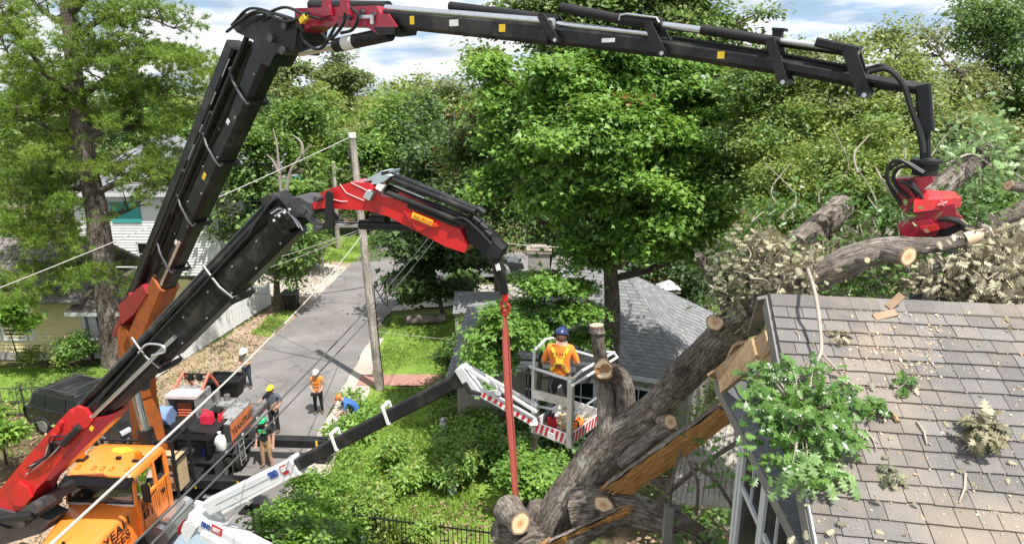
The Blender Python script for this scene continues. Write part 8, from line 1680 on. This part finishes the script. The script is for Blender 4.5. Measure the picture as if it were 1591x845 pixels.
shrub('cut green branches heaped around the person in blue', 545, 672, [PB_(545, 640, 22.5, 26, 14), PB_(535, 615, 23.5, 16, 10), PB_(515, 652, 21.8, 22, 11), PB_(545, 660, 21.5, 26, 11), PB_(590, 628, 22.8, 18, 12), PB_(480, 664, 21.4, 14, 8), PB_(505, 625, 22.6, 10, 8)], 'fresh', .17, 62, 22, .22, (('maple', .3),), name='cut_branches')
shrub('broad green shrub behind the hanging sling', 790, 760, [gb(780, 700, 0, 48, 34), gb(740, 670, .3, 40, 30), gb(830, 740, 0, 44, 30), gb(790, 760, -.3, 40, 28), gb(840, 690, .3, 36, 28)], 'maple', .12, 260, 52, .22, (('fresh', .2),), 'lobed', flat=.35, tilt=.4)
shrub('shaded shrub below the basket arm', 770, 650, [gb(760, 630, 0, 30), gb(800, 610, .3, 30), gb(850, 640, 0, 34), gb(810, 650, 0, 30)], 'mid', .14, 140, 34, .2, (('dark', .3),))
shrub('dark clipped evergreen beside the brick path', 715, 590, [PB_(712, 560, 25.4, 26, 34), PB_(720, 530, 26, 22, 26), PB_(705, 585, 25, 20, 20), PB_(735, 560, 25.5, 20, 30)], 'mid', .13, 200, 40, .2, (('dark', .4), ('fresh', .15)))
shrub('pale green shrub behind the dark road tree', 715, 460, [PB_(710, 438, 38, 26, 14), PB_(730, 430, 38.5, 18, 12)], 'fresh', .2, 70, 30, .3)
shrub('feathery bush along the lawn edge near the lantern', 690, 690, [gb(680, 640, 0, 26), gb(710, 680, 0, 28), gb(660, 680, 0, 22), gb(730, 720, 0, 26), gb(670, 740, 0, 22)], 'maple', .11, 150, 36, .18, (('yellow', .35),))
shrub('dark shrubs in the bed behind the basket', 900, 700, [gb(880, 690, 0, 40), gb(930, 660, .5, 30), gb(850, 770, 0, 30), gb(960, 600, 1.0, 30)], 'dark', .14, 150, 34, .2, (('mid', .3),))
shrub('round dark green bush below the flower box', 122, 552, [PB_(122, 537, 27.4, 20, 14), PB_(112, 541, 27.2, 12, 10)], 'mid', .13, 80, 40, .16, (('maple', .3),))
shrub('light green sapling beside the yellow wall', 30, 560, [PB_(22, 510, 26.5, 16, 14), PB_(12, 535, 26.3, 14, 12), PB_(5, 490, 26.6, 12, 12)], 'fresh', .22, 34, 30, .3, (), 'lobed')
shrub('thin grassy bush under the yellow house window', 75, 565, [PB_(70, 550, 27.3, 18, 11), PB_(95, 554, 27.2, 12, 8), PB_(40, 560, 27, 14, 8)], 'yellow', .13, 40, 26, .22)
shrub('leafy shrub at the edge of the picture beside the black car', 10, 720, [PB_(4, 680, 18.5, 16, 24), PB_(-14, 650, 18.8, 20, 30), PB_(2, 615, 19.5, 10, 16)], 'fresh', .15, 60, 34, .2, (('mid', .3),))
shrub('low dark bushes along the wire fence', 60, 610, [PB_(50, 600, 24.2, 24, 6), PB_(100, 596, 24.4, 20, 6)], 'mid', .12, 40, 26, .22)
shrub('hedge bush behind the white picket fence', 370, 470, [PB_(350, 430, 39, 24, 12), PB_(385, 420, 40, 20, 12)], 'fresh', .2, 60, 30, .3)
shrub('green bush on the far corner of the gravel drive', 480, 420, [PB_(470, 400, 44, 20, 14), PB_(455, 415, 43, 18, 12)], 'mid', .22, 60, 28, .35)
shrub('dark undergrowth beneath the woods near the birdhouse', 1080, 480, [PB_(1060, 450, 30, 46, 20), PB_(1110, 440, 29, 40, 24), PB_(1010, 440, 31, 30, 18)], 'dark', .2, 130, 28, .35, (('mid', .2),))
